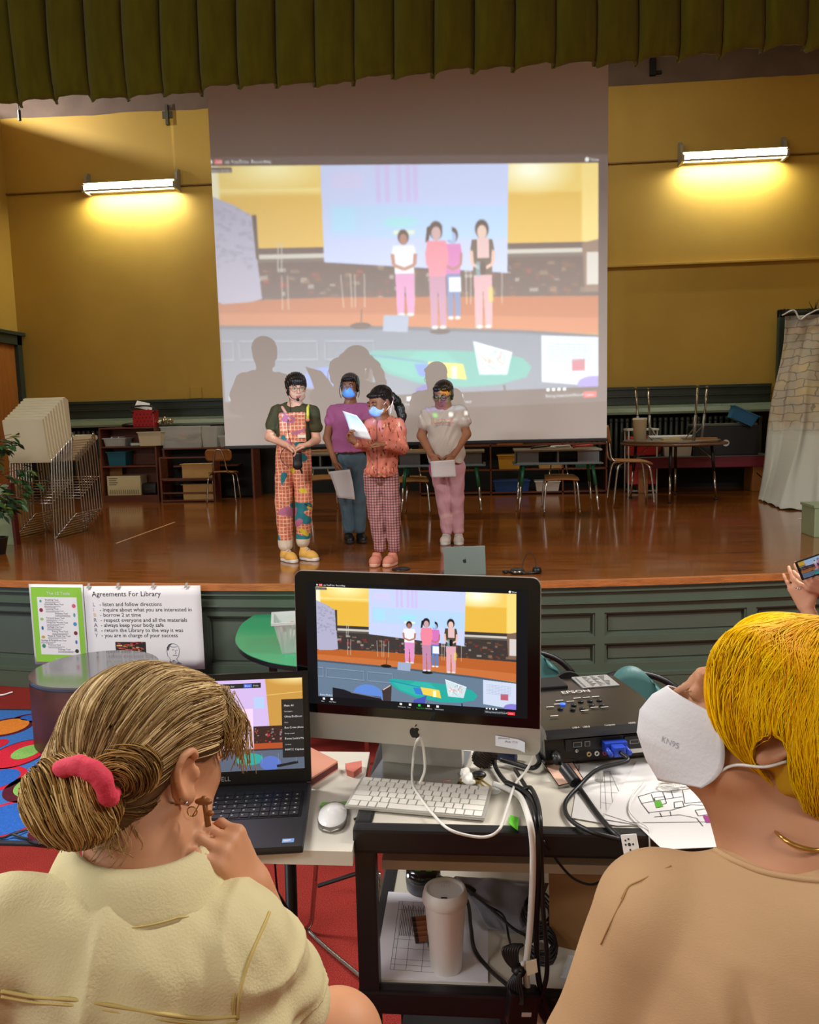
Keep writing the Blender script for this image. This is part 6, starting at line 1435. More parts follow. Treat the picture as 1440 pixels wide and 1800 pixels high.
L1 += H((1222, 1424), (1250, 1420), (1256, 1430), (1228, 1434), (1222, 1424))+H((1060, 1430), (1110, 1446), (1278, 1444))+H((1150, 1402), (1168, 1400), (1172, 1412), (1154, 1416), (1150, 1402))
lines_on(L1, z, .0014, 'map_lines', M_ink, t)
def patch(P, name, m): MB().prism([(p[0], p[1]) for p in (PZ(*c, z) for c in P)], 'z', z, z+.0004).build(name, m, t)
patch(((1150, 1408), (1162, 1408), (1166, 1418), (1154, 1420)), 'green_patch', mat('map_green', '4f9a1c', .7)); patch(((1236, 1434), (1266, 1433), (1272, 1440), (1268, 1445), (1242, 1446)), 'magenta_patch', mat('map_magenta', '96287e', .7))
patch(((1256, 1392), (1264, 1396), (1270, 1410), (1264, 1412)), 'blue_patch', mat('map_blue', '4a5a90', .7))
t = thing('pencil_sheet', 'white sheet with a faint pencil plan left of the printed map', 'paper'); z = TC+.002; q = [PZ(*c, z) for c in ((1020, 1345), (1125, 1345), (1170, 1450), (1085, 1452), (1005, 1438))]
MB().prism([(p[0], p[1]) for p in q], 'z', z, z+.001).build('sheet', mat('paper2', 'cfccc8', .8), t); z += .0015
lines_on(H((1055, 1358), (1072, 1356), (1078, 1425))+H((1062, 1358), (1066, 1424))+H((1056, 1392), (1110, 1395))+H((1055, 1410), (1120, 1420))+H((1072, 1356), (1090, 1395))+H((1056, 1358), (1056, 1422)), z, .0008, 'pencil_lines', mat('pencil'), t)
c = PZ(1053, 1372, TC+.003); o = MB().lathe([(.009, 0), (.009, .022), (.0065, .024), (.0065, .028), (0, .028)], n=18).build('clear_vial', mat('vial_plastic', 'dcdcd8', .1, alpha=.5), None, 35); o.location = tuple(c); tag(o, 'tiny clear vial standing on the pencil sheet', 'vial')
cable('white_cable', 'thin white coiled cable on the map by the mask', [PZ(1130, 1375, TC+.01), PZ(1112, 1398, TC+.01), PZ(1106, 1422, TC+.01), PZ(1118, 1440, TC+.01), PZ(1140, 1456, TC+.008), Fy(1142, 1475, 1.44), Fy(1143, 1500, 1.43)], .0016, M_wcab)
mb = MB(); c = PZ(1172, 1382, TC+.01)
for k in range(5): mb.tube([(c[0]+(.016+.002*k)*math.cos(a)+.002*k, c[1]+(.012+.002*(k % 3))*math.sin(a), c[2]+.001*k) for a in np.linspace(0, 2*PI, 25)[:-1]], .0012, 5, True)
o = mb.build('coiled_earphones', M_wcab, None, True); tag(o, 'small coil of white earphone wire on the map', 'earphones')
t = thing('tablet', 'tablet with a silver rim under the front left corner of the projector', 'tablet'); q = [PZ(*c, TC+.006) for c in ((952, 1338), (1005, 1335), (1028, 1372), (982, 1382))]
MB().prism([(p[0], p[1]) for p in q], 'z', TC+.0005, TC+.006).build('silver_case', M_chrome, t); cx = sum(q)/4; MB().prism([(cx[0]+(p[0]-cx[0])*.93, cx[1]+(p[1]-cx[1])*.93) for p in q], 'z', TC+.006, TC+.0066).build('pink_screen', mat('screen_pink', 'e3b8a0', .3), t)
t = thing('socket_plug', 'white square socket head on the end of the black cable', 'plug', tuple(Fy(1108, 1484, 1.415)), 0); R = Euler((math.radians(70), math.radians(-18), math.radians(-25))).to_matrix().to_4x4()
MB().box((-.014, -.017, -.004), (.014, .017, .004), .002, R).build('plug_body', M_white, t); mb = MB(); mb.lathe([(.003, .0045), (0, .0046)], n=10, M=R); [mb.box((x-.0015, y-.0015, .004), (x+.0015, y+.0015, .0046), 0, R) for x, y in ((-.007, 0), (.007, 0), (0, .009), (0, -.009), (-.006, .007))]; mb.build('holes', M_black, t)['kind'] = 'stuff'

# ------------------------------------------------------------------ lower shelf
Sz = lambda px, py, z=0: PZ(px, py, ZS+z)
t = thing('form_sheet', 'white sheet printed with a table under the coffee cup', 'paper'); q = [Sz(*c) for c in ((683, 1570), (858, 1582), (858, 1740-11), (656, 1723))]; MB().prism([(p[0], p[1]) for p in q], 'z', ZS+.001, ZS+.004).build('sheet', mat('paper_blueish', 'e8e8f0', .8), t)
TCs = TC; L2 = []
def G(u, v): a = np.array([702, 1584])*(1-v)+np.array([686, 1704])*v; b = np.array([800, 1590])*(1-v)+np.array([796, 1712])*v; p = a*(1-u)+b*u; return (p[0], p[1])
for v in (0, .12, .55, .68, .84, .92, 1.0): L2 += H(G(0, v), G(1, v))
for u in (0, .06, .25, .5, .75, 1.0): L2 += H(G(u, 0), G(u, 1))
lines_on(L2, ZS+.0045, .0009, 'form_lines', mat('pencil'), t)
L3 = []
for i in range(13): u = .09+.03*i; L3 += H(G(u, .05+.02*(i % 3)), G(u-.01, .5))
lines_on(L3, ZS+.0045, .0012, 'form_text', M_ink, t)
t = thing('coffee_cup', 'tall white paper coffee cup with a plastic lid on the lower shelf', 'cup', tuple(Sz(785, 1700, .004)))
MB().lathe([(.030, 0), (.0315, .003), (.041, .148), (.042, .150)], n=40).build('cup_body', mat('cup_white', 'e8e6e2', .55), t, 35)
MB().lathe([(.0445, .144), (.0455, .150), (.0445, .158), (.0435, .160), (.0415, .168), (.039, .1705), (.036, .170), (.034, .164), (.014, .163), (0, .163)], n=40).build('lid', mat('lid_white', 'd6d1cb', .4), t, 35)
MB().box((-.006, -.0365, .170), (.006, -.0335, .1712)).build('sip_hole', M_black, t); text_obj('embossing', '1217', .010, mat('lid_emboss', 'b9b4ad', .5), t, Matrix.Translation((0, .014, .1635)), 'CENTER'); MB().box((-.036, -.012, .05), (-.0345, -.002, .075)).build('green_print', mat('print_green', '3c6a5a', .6), t)
for i in range(5):
    a, b = Sz(724+1.5*i, 1617+i*9, .012), Sz(758+i, 1612+i*9, .012); k = thing('pastel_stick', 'brown oil pastel beside the coffee cup, %s from the top of the row' % ['first', 'second', 'third', 'fourth', 'fifth'][i], 'pastel', (0, 0, 0), 0, 'brown pastels in a row by the cup')
    MB().tube([a, b], .0058, 10).build('stick', mat('pastel_brown', '9a5a34', .5), k, 35); MB().tube([np.array(a)*1.0, a+(b-a)*.18], .0062, 10).build('wrapper_end', mat('wrapper_dark', '3a241a', .5), k, 35)
t = thing('charging_puck', 'round black puck with green tape strips behind the cup', 'device', tuple(Sz(745, 1563, 0))); MB().lathe([(.036, 0), (.04, .006), (.042, .03), (.040, .034)], n=30).build('grey_base', mat('puck_grey', '6b6e72', .4, .3), t, 35); MB().lathe([(.0415, .034), (.040, .050), (.03, .056), (0, .058)], n=30).build('black_dome', mat('dome_black', '0c0c0e', .2, coat=.5), t, True)
for x in (-.018, .008): MB().box((x, -.022, .0565), (x+.014, .02, .0595), .001).build('green_tape', mat('green_tape_dark', '4f8a2c', .6), t)
MB().ellip((-.034, -.022, .046), (.002, .003, .004)).build('led', mat('led_blue', 'aadcff', .3, emit=4), t)
# crumpled grey plastic sheet, kraft bag, clear bag
def crumple(name, label, cat, quad, z0, z1, m, seed, n=22, amp=.02):
    A, Bq, Cq, Dq = [np.array(q, float) for q in quad]
    def f(u, v):
        p = (A*(1-u)+Bq*u)*(1-v)+(Dq*(1-u)+Cq*u)*v; P = np.array([[p[0], p[1], p[2]]]); d = vnoise(P, 22, seed)[0]*.5+abs(vnoise(P, 40, seed+1)[0])*.5; return (p[0], p[1], p[2]+amp*d*min(1, 8*u*(1-u)+.2)*min(1, 8*v*(1-v)+.2)+amp*.55)
    o = MB().grid(f, n, n).build(name, m, None, True); s = o.modifiers.new('s', 'SOLIDIFY'); s.thickness = .0012; return tag(o, label, cat)
crumple('plastic_sheet', 'crumpled grey plastic sheet at the back of the lower shelf', 'plastic sheet', [Sz(858, 1640, .004), Sz(935, 1650, .004), Sz(965, 1560, .05), Sz(800, 1548, .05)], 0, 0, mat('grey_film', '8e8e96', .35, alpha=.92), 3)
t = thing('kraft_bag', 'brown kraft paper bag standing open on the lower shelf', 'bag', (0, 0, 0)); a, b = Sz(966, 1660), Sz(1130, 1700); dirv = (b-a)/np.linalg.norm(b-a); nv = np.array([-dirv[1], dirv[0], 0])
P = [a, a+dirv*.36, a+dirv*.36+nv*.18, a+nv*.18]; M_kr = mat('kraft_paper', '8a6237', .85, noise=.08)
V = [tuple(p) for p in P]+[tuple(p+np.array([0, 0, .185])+(nv*-.004 if i < 2 else nv*.004)) for i, p in enumerate(P)]
o = mesh_obj('bag_body', V, [(0, 1, 2, 3), (0, 1, 5, 4), (1, 2, 6, 5), (2, 3, 7, 6), (3, 0, 4, 7)], M_kr, t); s = o.modifiers.new('s', 'SOLIDIFY'); s.thickness = .0012
crumple('clear_bag', 'clear plastic bag with a pale card inside at the right of the lower shelf', 'bag', [Sz(985, 1722, .006), Sz(1060, 1738, .006), Sz(1062, 1690, .01), Sz(1000, 1680, .01)], 0, 0, mat('clear_film', 'd9dee6', .1, alpha=.35), 8, 12, .008)
q = [Sz(*c, .004) for c in ((985, 1715), (1012, 1698), (1050, 1704), (1048, 1728))]; o = MB().prism([(p[0], p[1]) for p in q], 'z', ZS+.001, ZS+.004).build('pale_card', mat('card_ivory', 'd8cdb2', .8)); tag(o, 'pale card inside the clear plastic bag', 'card')
def coil(name, label, c, rx, ry, n, r, m, tilt=0.0, seed=1):
    rr = random.Random(seed); pts = []
    for k in range(n*14):
        a = 2*PI*k/14; j = 1+.12*math.sin(k*.37+seed); pts.append((c[0]+rx*j*math.cos(a), c[1]+ry*j*math.sin(a)*math.cos(tilt), c[2]+ry*j*math.sin(a)*math.sin(tilt)+.006*(k/14)+.003*math.sin(k*.9)))
    o = MB().tube(pts, r, 6).build(name, m, None, True); return tag(o, label, 'cable')
coil('coiled_cable', 'coil of black cable high on the lower shelf by the white bundle', Sz(945, 1620, .02), .030, .035, 6, .0028, M_bcab, .5)
coil('coiled_cable', 'second coil of black cable lower down beside the kraft bag', Sz(952, 1672, .01), .028, .032, 5, .0032, M_bcab, .3, 4)
t = thing('power_brick', 'black power brick hanging in a tied bundle of cable at the cart front', 'power adapter')
p0 = Fy(918, 1765, 1.41); 
MB().box((-.028, -.016, -.035), (.028, .016, .030), .006, Matrix.Translation(tuple(p0)) @ Euler((0, .12, .2)).to_matrix().to_4x4()).build('brick', M_black, t); MB().box((-.004, -.0175, -.012), (.014, -.0165, -.004), 0, Matrix.Translation(tuple(p0)) @ Euler((0, .12, .2)).to_matrix().to_4x4()).build('rating_label', M_white, t)
rr = random.Random(9)
for k in range(7):
    s = -1+k/3; P = [Fy(912+s*3, 1708, 1.42-.003*k), Fy(905+s*11, 1730, 1.415-.003*k), Fy(908+s*12, 1752, 1.41-.003*k), Fy(914+s*6, 1768, 1.40-.002*k)]; P2 = [Fy(912+s*3, 1708, 1.42), Fy(900+s*10, 1688, 1.425), Fy(898+s*13, 1668, 1.43), Fy(912+s*8, 1660, 1.435)]
    MB().tube(spline(P, 5), .003, 6).build('cable_loop', M_bcab, t, True); MB().tube(spline(P2, 5), .003, 6).build('cable_loop', M_bcab, t, True)
MB().tube([Fy(907, 1700, 1.415), Fy(917, 1712, 1.415)], .011, 10).build('tie', M_black, t, True)
cable('black_cable', 'black cable curving across the lower shelf past the coffee cup', [Sz(770, 1540, .03), Sz(800, 1555, .03), Sz(822, 1585, .02), Sz(828, 1630, .012), Sz(835, 1670, .008), Sz(862, 1705, .008), Fy(900, 1738, 1.44), Fy(925, 1760, 1.42)], .0042, M_bcab, 8)
cable('thin_cable', 'thin black cable crossing the grey plastic sheet', [Sz(800, 1550, .05), Sz(855, 1590, .05), Sz(885, 1610, .04), Sz(895, 1650, .02), Fy(905, 1690, 1.44)], .0024, M_bcab, 8)
cable('thin_cable', 'thin black cable running from the cup to the cable bundle', [Sz(820, 1562, .05), Sz(860, 1595, .05), Sz(900, 1630, .04), Sz(925, 1645, .03)], .003, M_bcab, 8)
t = thing('inline_switch', 'small black inline switch on the cable behind the cup', 'switch'); MB().tube([Sz(800, 1548, .045), Sz(835, 1572, .045)], .010, 8).build('switch_body', M_black, t, True)
t = thing('cable_tag', 'cream label tag tied round the white cable bundle', 'tag'); q = [Fy(924, 1690, 1.405), Fy(943, 1685, 1.40), Fy(946, 1708, 1.40), Fy(927, 1715, 1.405)]; o = mesh_obj('label', [tuple(p) for p in q], [(0, 1, 2, 3)], M_cream, t); s = o.modifiers.new('s', 'SOLIDIFY'); s.thickness = .0015; MB().ellip(tuple(Fy(920, 1694, 1.41)), (.005, .004, .005)).build('tie_head', M_white, t, True)
crumple('clear_bag', 'shiny clear plastic bag below the lower shelf at the right', 'bag', [PZ(955, 1800, .70), PZ(1060, 1800, .70), PZ(1050, 1745, .73), PZ(960, 1745, .73)], 0, 0, mat('clear_film'), 12, 18, .03)
o = MB().box((.02, 1.50, .522), (.42, 2.05, .66), .01).build('dark_case', M_black); tag(o, 'dark case on the bottom board of the cart', 'case')
# two tall stools behind the tables, the seats of the two people
for x, y, l in ((-.52, .93, 'tall stool under the woman in the cream jacket'), (.62, .95, 'tall stool under the person with yellow hair')):
    t = thing('tall_stool', l, 'stool', (x, y, 0)); MB().lathe([(.19, .72), (.2, .74), (.2, .77), (.18, .79), (0, .79)], n=28).build('seat', M_black, t, 35)
    for k in range(4): a = PI/4+k*PI/2; MB().tube([(.12*math.cos(a), .12*math.sin(a), .73), (.2*math.cos(a), .2*math.sin(a), 0)], .014).build('leg', M_steel, t, True)
    MB().tube([(.18*math.cos(a), .18*math.sin(a), .3) for a in np.linspace(0, 2*PI, 25)[:-1]], .01, 6, True).build('foot_ring', M_steel, t, True)
# ------------------------------------------------------------------ people on the stage
def headR(yaw, pitch=0, roll=0):
    return np.array(Matrix.Rotation(math.radians(yaw), 3, 'Z') @ Matrix.Rotation(math.radians(pitch), 3, 'X') @ Matrix.Rotation(math.radians(roll), 3, 'Y'))
# head frame: x to the person's left (right in the picture when facing us), -y out of the face, z up
def head(B, c, R, s=1.0, ears=True, nose=1.0):
    c = np.array(c, float)
    def T(p): return c+R @ (np.array(p, float)*s)
    def E(p, r, k, op=0): B.ell(T(p), np.array(r)*s, k*s, R, op)
    E((0, .02, .032), (.074, .090, .076), .02); E((0, -.024, -.03), (.060, .066, .076), .03); E((0, -.058, -.090), (.026, .024, .020), .035)
    for q in (-1, 1):
        E((q*.034, -.058, -.036), (.025, .022, .026), .02); E((q*.045, -.02, -.075), (.022, .035, .02), .03)
    B.cap(T((-.036, -.082, .020)), T((.036, -.082, .020)), .010*s, .010*s, .018*s)
    for q in (-1, 1):
        E((q*.031, -.101, .002), (.016, .010, .010), .012, 1); E((q*.031, -.080, .001), (.0125, .0125, .0115), .003)
        if ears: E((q*.076, .012, -.012), (.009, .019, .030), .006)
    B.cap(T((0, -.090, .008)), T((0, -.112*nose, -.030)), .0065*s, .0095*s, .012*s); E((0, -.100*nose, -.034), (.016, .010, .008), .008)
    E((0, -.090, -.060), (.019, .010, .0055), .006); E((0, -.089, -.069), (.016, .010, .0055), .005)
    return T
def facebits(t, T, R, s, brow='1c1412', lip='a8605a', iris='2a1810', closed=False, mouth=True, eyes=True, fine=1.0, brows=True):
    M4 = lambda p: Matrix.Translation(T(p)) @ Matrix(R.tolist()).to_4x4()
    for q in (-1, 1):
        if eyes:
            if not closed:
                MB().ellip((0, 0, 0), (.0112*s, .0035*s, .0052*s), 12, 8, M4((q*.031, -.0902, .001))).build('eye_white', mat('eye_white', 'd8d0ca', .3), t, True)
                MB().ellip((0, 0, 0), (.0050*s, .0040*s, .0052*s), 12, 8, M4((q*.031, -.0915, .0005))).build('iris', mat('iris_'+iris, iris, .2), t, True)
            MB().tube([T((q*.018, -.0925, .001)), T((q*.025, -.0955, .007 if not closed else -.003)), T((q*.037, -.0945, .0065 if not closed else -.0035)), T((q*.045, -.089, .001))], .0019*s*fine, 6).build('eyelashes', mat('brow_'+brow, brow, .8), t, True)
        if brows: MB().tube([T((q*.014, -.0935, .020)), T((q*.030, -.0945, .026)), T((q*.047, -.082, .020))], .0034*s*fine, 6).build('eyebrow', mat('brow_'+brow, brow, .8), t, True)
    if mouth: MB().ellip((0, 0, 0), (.0195*s, .006*s, .0042*s), 14, 8, M4((0, -.0955, -.0602))).ellip((0, 0, 0), (.0165*s, .006*s, .0046*s), 14, 8, M4((0, -.0948, -.0685))).build('lips', mat('lips_'+lip, lip, .5), t, True)
def skinmat(name, c): return mat(name, c, .55, noise=.05, nscale=14, spec=.35, sss=.06)
def shoe(t, heel, toe, col, sole, w=.043, hh=.075, lace=None):
    heel, toe = np.array(heel, float), np.array(toe, float); heel[2] = toe[2] = SZ; d = toe-heel; L = np.linalg.norm(d); d /= L; n = np.array([-d[1], d[0], 0]); Z = np.array([0, 0, 1.0])
    B = Body().cap(heel+d*.04+Z*.045, heel+d*.04+Z*hh, w*.86, w*.84, .02).cap(heel+d*.04+Z*.04, heel+d*L*.6+Z*.038, w*.86, w*.95, .03).cap(heel+d*L*.6+Z*.036, toe-d*.045+Z*.03, w*.95, w*.80, .03).plane((0, 0, SZ+.022), (0, 0, -1), .004).plane(heel+Z*(hh+.02), (0, 0, 1), .004)
    o = B.build('shoe', .0045, col, t)
    S = Body().cap(heel+d*.04+Z*.015, heel+d*L*.55+Z*.014, w*.98, w*.92, .02).cap(heel+d*L*.55+Z*.014, toe-d*.04+Z*.016, w*.98, w*.86, .02).plane((0, 0, SZ+.001), (0, 0, -1), .002).plane((0, 0, SZ+.030), (0, 0, 1), .004)
    S.build('sole', .005, sole, o)
    if lace:
        mb = MB()
        for k in range(4):
            f = .34+.09*k; p = heel+d*L*f+Z*(hh+.016-.010*k); mb.tube([p+n*.022-Z*.004, p+Z*.003, p-n*.022-Z*.004], .0035, 5)
        mb.build('laces', lace, o)
class Person:
    """joints are read off as points at the person's own depth Y"""
    def __init__(s, label, Y, J, skin, w=1.0, hs=1.0, yaw=0, pitch=0, h=.0048, arms=True, curlL=.5, curlR=.5, handL=None, handR=None):
        s.J = {k: PY(v[0], v[1], Y+(v[2] if len(v) > 2 else 0)) for k, v in J.items()}; j = s.J
        foot = (j['anL']+j['anR'])/2; s.t = thing('person', label, 'person', (0, 0, 0)); s.skin = skinmat(*skin); s.w = w; s.hs = hs; s.R = headR(yaw, pitch)
        B = Body(); s.T = head(B, j['head'], s.R, hs); c = j['neck']
        B.cap(j['head']+s.R @ np.array([0, .02, -.05])*hs, c+np.array([0, .015, 0]), .046*w, .050*w, .02)
        sm = (j['shL']+j['shR'])/2; hm = (j['hpL']+j['hpR'])/2; s.sm, s.hm = sm, hm; v = hm-sm; s.sw = np.linalg.norm((j['shR']-j['shL'])); q = s.sw/2
        B.cap(j['shL']*.85+j['shR']*.15, j['shL']*.15+j['shR']*.85, .050*w, .050*w, .04).cap(c, sm+v*.1, .05*w, .07*w, .03)
        B.ell(sm+v*.28, (q*.92, .095*w, .17), .05).ell(sm+v*.66, (q*.84, .09*w, .16), .06).ell(hm, (q*.76, .085*w, .09), .04)
        for a in 'LR':
            B.chain([j['sh'+a], j['el'+a], j['wr'+a]], [.047*w, .037*w, .025*w], .015)
            B.chain([j['hp'+a], j['kn'+a], j['an'+a]], [.058*w, .044*w, .030*w], .02)
            H = (handL if a == 'L' else handR)
            if H: hand(B, j['wr'+a], *H, k=.004)
        s.B = B; B.build('body', h, s.skin, s.t)
    def shirt(s, m, f=.45, grow=.012, hem=None, neck=(.075, .02), colf=None, belly=0, dispa=.004, h=.0055, sr=.058, er=.055, wr=None, name='shirt', drop=.0):
        j, w = s.J, s.w; B = Body(); q = s.sw/2; v = s.hm-s.sm
        B.cap(j['shL']*.85+j['shR']*.15, j['shL']*.15+j['shR']*.85, .055*w+grow*.3, .055*w+grow*.3, .04).ell(s.sm+v*.28, (q*.94+grow, .098*w+grow, .185), .05).ell(s.sm+v*.66, (q*.88+grow+belly*.5, .095*w+grow+belly, .18), .07).ell(s.hm, (q*.92+grow, .105*w+grow, .13), .06)
        for a in 'LR':
            if f <= 1: e = j['sh'+a]*(1-f)+j['el'+a]*f; B.cap(j['sh'+a], e, sr*w, er*w, .02); d = j['el'+a]-j['sh'+a]
            else: B.chain([j['sh'+a], j['el'+a], j['el'+a]*(1-min(f-1, .93))+j['wr'+a]*min(f-1, .93)], [.057*w, .047*w, .034*w], .02)
        B.ell(j['neck']+np.array([0, -.03, neck[1]]), (neck[0]*w, .09*w, .05), .01, None, 1)
        if hem is not None: B.plane((0, 0, hem), (0, 0, -1), .006)
        B.disp = lambda P: dispa*np.sin(P[:, 2]*46+9*np.sin(P[:, 0]*14+1)+P[:, 1]*20)*.6+dispa*vnoise(P, 20, 5)
        return B.build(name, h, m, s.t, colf)
    def trousers(s, m, r=(.098, .075, .058), top=None, cuff=.03, colf=None, name='trousers', h=.0055, dispa=.004, extra=None):
        j, w = s.J, s.w; B = Body(); q = s.sw/2
        B.ell(s.hm+np.array([0, 0, .02]), (q*.86+.012, .104*w, .10), .03)
        for a in 'LR':
            e = j['an'+a]; B.chain([j['hp'+a], j['kn'+a], e+np.array([0, 0, cuff])], [r[0]*w, r[1]*w, r[2]*w], .006)
        if extra: extra(B, s)
        if top is not None: B.plane((0, 0, top), (0, 0, 1), .006)
        B.disp = lambda P: dispa*np.sin(P[:, 2]*38+7*np.sin(P[:, 0]*20)+P[:, 1]*25)*.5+dispa*vnoise(P, 24, 8)
        return B.build(name, h, m, s.t, colf)
    def hair(s, shape, m, h=.0045, col=None):
        B = Body(); shape(B, s.T, s.hs, s.R)
        B.disp = lambda P: .0025*np.sin(((P-s.J['head']) @ s.R)[:, 0]*420+((P-s.J['head']) @ s.R)[:, 2]*90)
        return B.build('hair', h, m, s.t, col)
M_hair = mat('hair_black', '16100e', .38, noise=.2, nscale=30); VC = lambda n, r=.8, b=.15: mat(n, vcol=True, rough=r, bump=b, bscale=160)
def facemask(s, m, straps=True, drop=0):
    T, hs = s.T, s.hs; B = Body(); E = lambda p, r, k: B.ell(T(p), np.array(r)*hs, k*hs, s.R)
    E((0, -.040, -.055), (.064, .070, .050), .01); E((0, -.070, -.040), (.034, .054, .036), .02)
    nn = s.R @ np.array([0, 1.0, 0]); B.plane(T((0, -.022, 0)), nn, .003); B.plane(T((0, 0, -.008)), s.R @ np.array([0, .15, 1.0]), .006)
    L0 = T((0, 0, 0)); B.disp = lambda P: .0012*np.sin(((P-L0) @ s.R)[:, 2]*520)
    o = B.build('face_mask', .004, m, s.t)
    for q in (-1, 1): MB().tube(spline([T((q*.058, -.028, -.022)), T((q*.076, -.0, -.0)), T((q*.082, .016, .012))], 4), .0018*hs, 5).tube(spline([T((q*.056, -.025, -.080)), T((q*.076, -.0, -.055)), T((q*.080, .016, -.04))], 4), .0018*hs, 5).build('ear_loop', mat('loop_white', 'e8e8e8', .6), o)
def glasses(s, m, r=.024, th=.0019):
    T, hs = s.T, s.hs; g = None
    for q in (-1, 1):
        o = MB().tube([T((q*.033+r*math.cos(a), -.108+.004*abs(math.cos(a)), -.002+r*.92*math.sin(a))) for a in np.linspace(0, 2*PI, 21)[:-1]], th*hs, 6, True).build('spectacle_rim', m, s.t, True)
        MB().tube([T((q*(.033+r), -.104, .004)), T((q*.076, -.04, .004)), T((q*.080, .012, -.002))], th*hs, 5).build('temple_arm', m, s.t, True)
    MB().tube([T((-.010, -.109, .0)), T((0, -.112, .004)), T((.010, -.109, .0))], th*hs, 5).build('bridge', m, s.t, True)
def paper(name, label, pts, curve=.01, cat='paper', m=None):
    A, Bq, Cq, D = [np.array(p, float) for p in pts]; n = np.cross(Bq-A, D-A); n /= np.linalg.norm(n)
    def f(u, v): return tuple((A*(1-u)+Bq*u)*(1-v)+(D*(1-u)+Cq*u)*v+n*curve*math.sin(PI*v)*(.5+.5*u))
    o = MB().grid(f, 6, 10).build(name, m or M_paper, None, True); s = o.modifiers.new('s', 'SOLIDIFY'); s.thickness = .001; return tag(o, label, cat)

# teacher in patterned dungarees
Yt = 6.50
tt = Person('adult in patterned dungarees and olive T-shirt standing left, holding a black transmitter', Yt, dict(head=(521, 681, -.0), neck=(520, 712, .01), shL=(487, 723), shR=(550, 724), elL=(473, 768, -.02), elR=(556, 773, -.03), wrL=(505, 783, -.17), wrR=(543, 781, -.16), hpL=(501, 805), hpR=(530, 805), knL=(499, 880), knR=(534, 880), anL=(502, 961), anR=(533, 953, .06)), ('skin_fair', 'd9a68c'), .93, .98, 22, 8,
    handL=((.9, -.3, -.35), (.3, -.2, -.9), (.2, -1, .1), .165, .8), handR=((-.95, -.2, -.1), (-.2, .1, -.9), (0, -1, .2), .165, .8))
tt.shirt(mat('olive_jersey', '3f3c20', .85, noise=.08), .52, .006, PY(515, 783, Yt)[2], (.075, .03), sr=.058, er=.066)
def overall(P):
    n = len(P); x, z = P[:, 0]+.25*P[:, 1], P[:, 2]; c = np.tile(lina([.78, .43, .32]), (n, 1)); c *= (1+.12*vnoise(P, 40, 2))[:, None]
    wob = .006*vnoise(P, 14, 4); g = .030; ln = (np.abs(((x+wob)/g) % 1-.5) > .40) | (np.abs(((z+wob)/g) % 1-.5) > .40); c[ln] = lina([.94, .74, .62])
    for sd, th, cc, f in ((11, .62, (.14, .48, .52), 15), (12, .80, (.83, .75, .20), 17), (13, .82, (.70, .42, .55), 19)):
        m = vnoise(P, f, sd) > th; c[m] = lina(cc)
    m = np.abs(vnoise(P, 16, 21)-.15) < .035; m &= vnoise(P, 8, 22) > .35; c[m] = lina((.16, .12, .32))
    fz = (z < tt.J['anL'][2]+.058); c[fz] = lina((.86, .80, .72)); return c
def bib(B, s):
    v = s.sm-s.hm
    B.ell(s.hm+v*.30, (s.sw*.47, .118, .16), .05); B.box(s.hm+v*.66+np.array([.012, -.098, 0]), (.105, .022, .12), .012, .02)
tt.trousers(VC('dungaree_print'), (.084, .078, .062), None, .012, overall, 'dungarees', .0045, .003, bib)
for q, m in ((-1, mat('strap_pink', 'd9a08c', .8)), (1, mat('strap_yellow', 'd6cf4a', .8))):
    a = PY(510 if q < 0 else 541, 738, Yt-.118); b = PY(497 if q < 0 else 541, 717, Yt-.065); c = PY(494 if q < 0 else 543, 712, Yt+.0)
    MB().tube([a, b, c, c+np.array([0, .08, -.03])], .012, 6).build('strap', m, tt.t, True); MB().ellip(tuple(a), (.016, .007, .014)).build('buckle', mat('buckle_pink', 'cf7a6a', .4), tt.t, True)
p = PY(530, 767, Yt-.128); MB().box((p[0]-.03, p[1]-.003, p[2]-.012), (p[0]+.035, p[1]+.004, p[2]+.014)).build('patch', mat('patch_cream', 'e6dfc8', .8), tt.t)
facebits(tt.t, tt.T, tt.R, .98, lip='a4584e'); glasses(tt, mat('gold_wire', 'a8865a', .3, .8), .025)
def hs_(B, T, s, R):
    E = lambda p, r, k=.02, op=0: B.ell(T(p), np.array(r)*s, k, R, op)
    E((0, .026, .042), (.088, .100, .082)); E((0, .07, -.02), (.074, .055, .075)); E((0, .085, -.075), (.05, .035, .05)); E((-.06, .02, -.01), (.026, .045, .06)); E((.066, .03, .0), (.018, .045, .05)); E((0, -.062, .058), (.062, .038, .030), .02); E((0, -.07, .036), (.05, .026, .016), .012)
tt.hair(hs_, M_hair)
MB().tube(spline([tt.T((-.07, .0, .01)), tt.T((-.075, -.03, -.03)), tt.T((-.05, -.085, -.075)), tt.T((-.018, -.11, -.085))], 5), .0028, 6).ellip(tuple(tt.T((-.008, -.118, -.086))), (.013, .012, .012)).build('headset_microphone', M_black, tt.t, True)
shoe(tt.t, PY(497, 965, Yt+.03), PY(521, 984, Yt-.13), mat('shoe_yellow', 'd9a850', .7), M_white, .042, .085, M_paper); shoe(tt.t, PY(528, 960, Yt+.06), PY(560, 976, Yt-.04), mat('shoe_yellow'), M_white, .042, .085, M_paper)
t = thing('radio_transmitter', 'black pouch transmitter held in the adult\'s hands with its wires', 'transmitter'); c = PY(523, 808, Yt-.21)
B = Body().box(c, (.035, .022, .062), .018).ell(c+np.array([.0, 0, -.05]), (.034, .02, .03), .02); B.build('pouch', .005, M_black, t); MB().tube(spline([c+np.array([.01, 0, -.05]), c+np.array([.025, .01, -.09]), c+np.array([.028, .01, -.11])], 4), .008).build('strap', M_black, t, True)
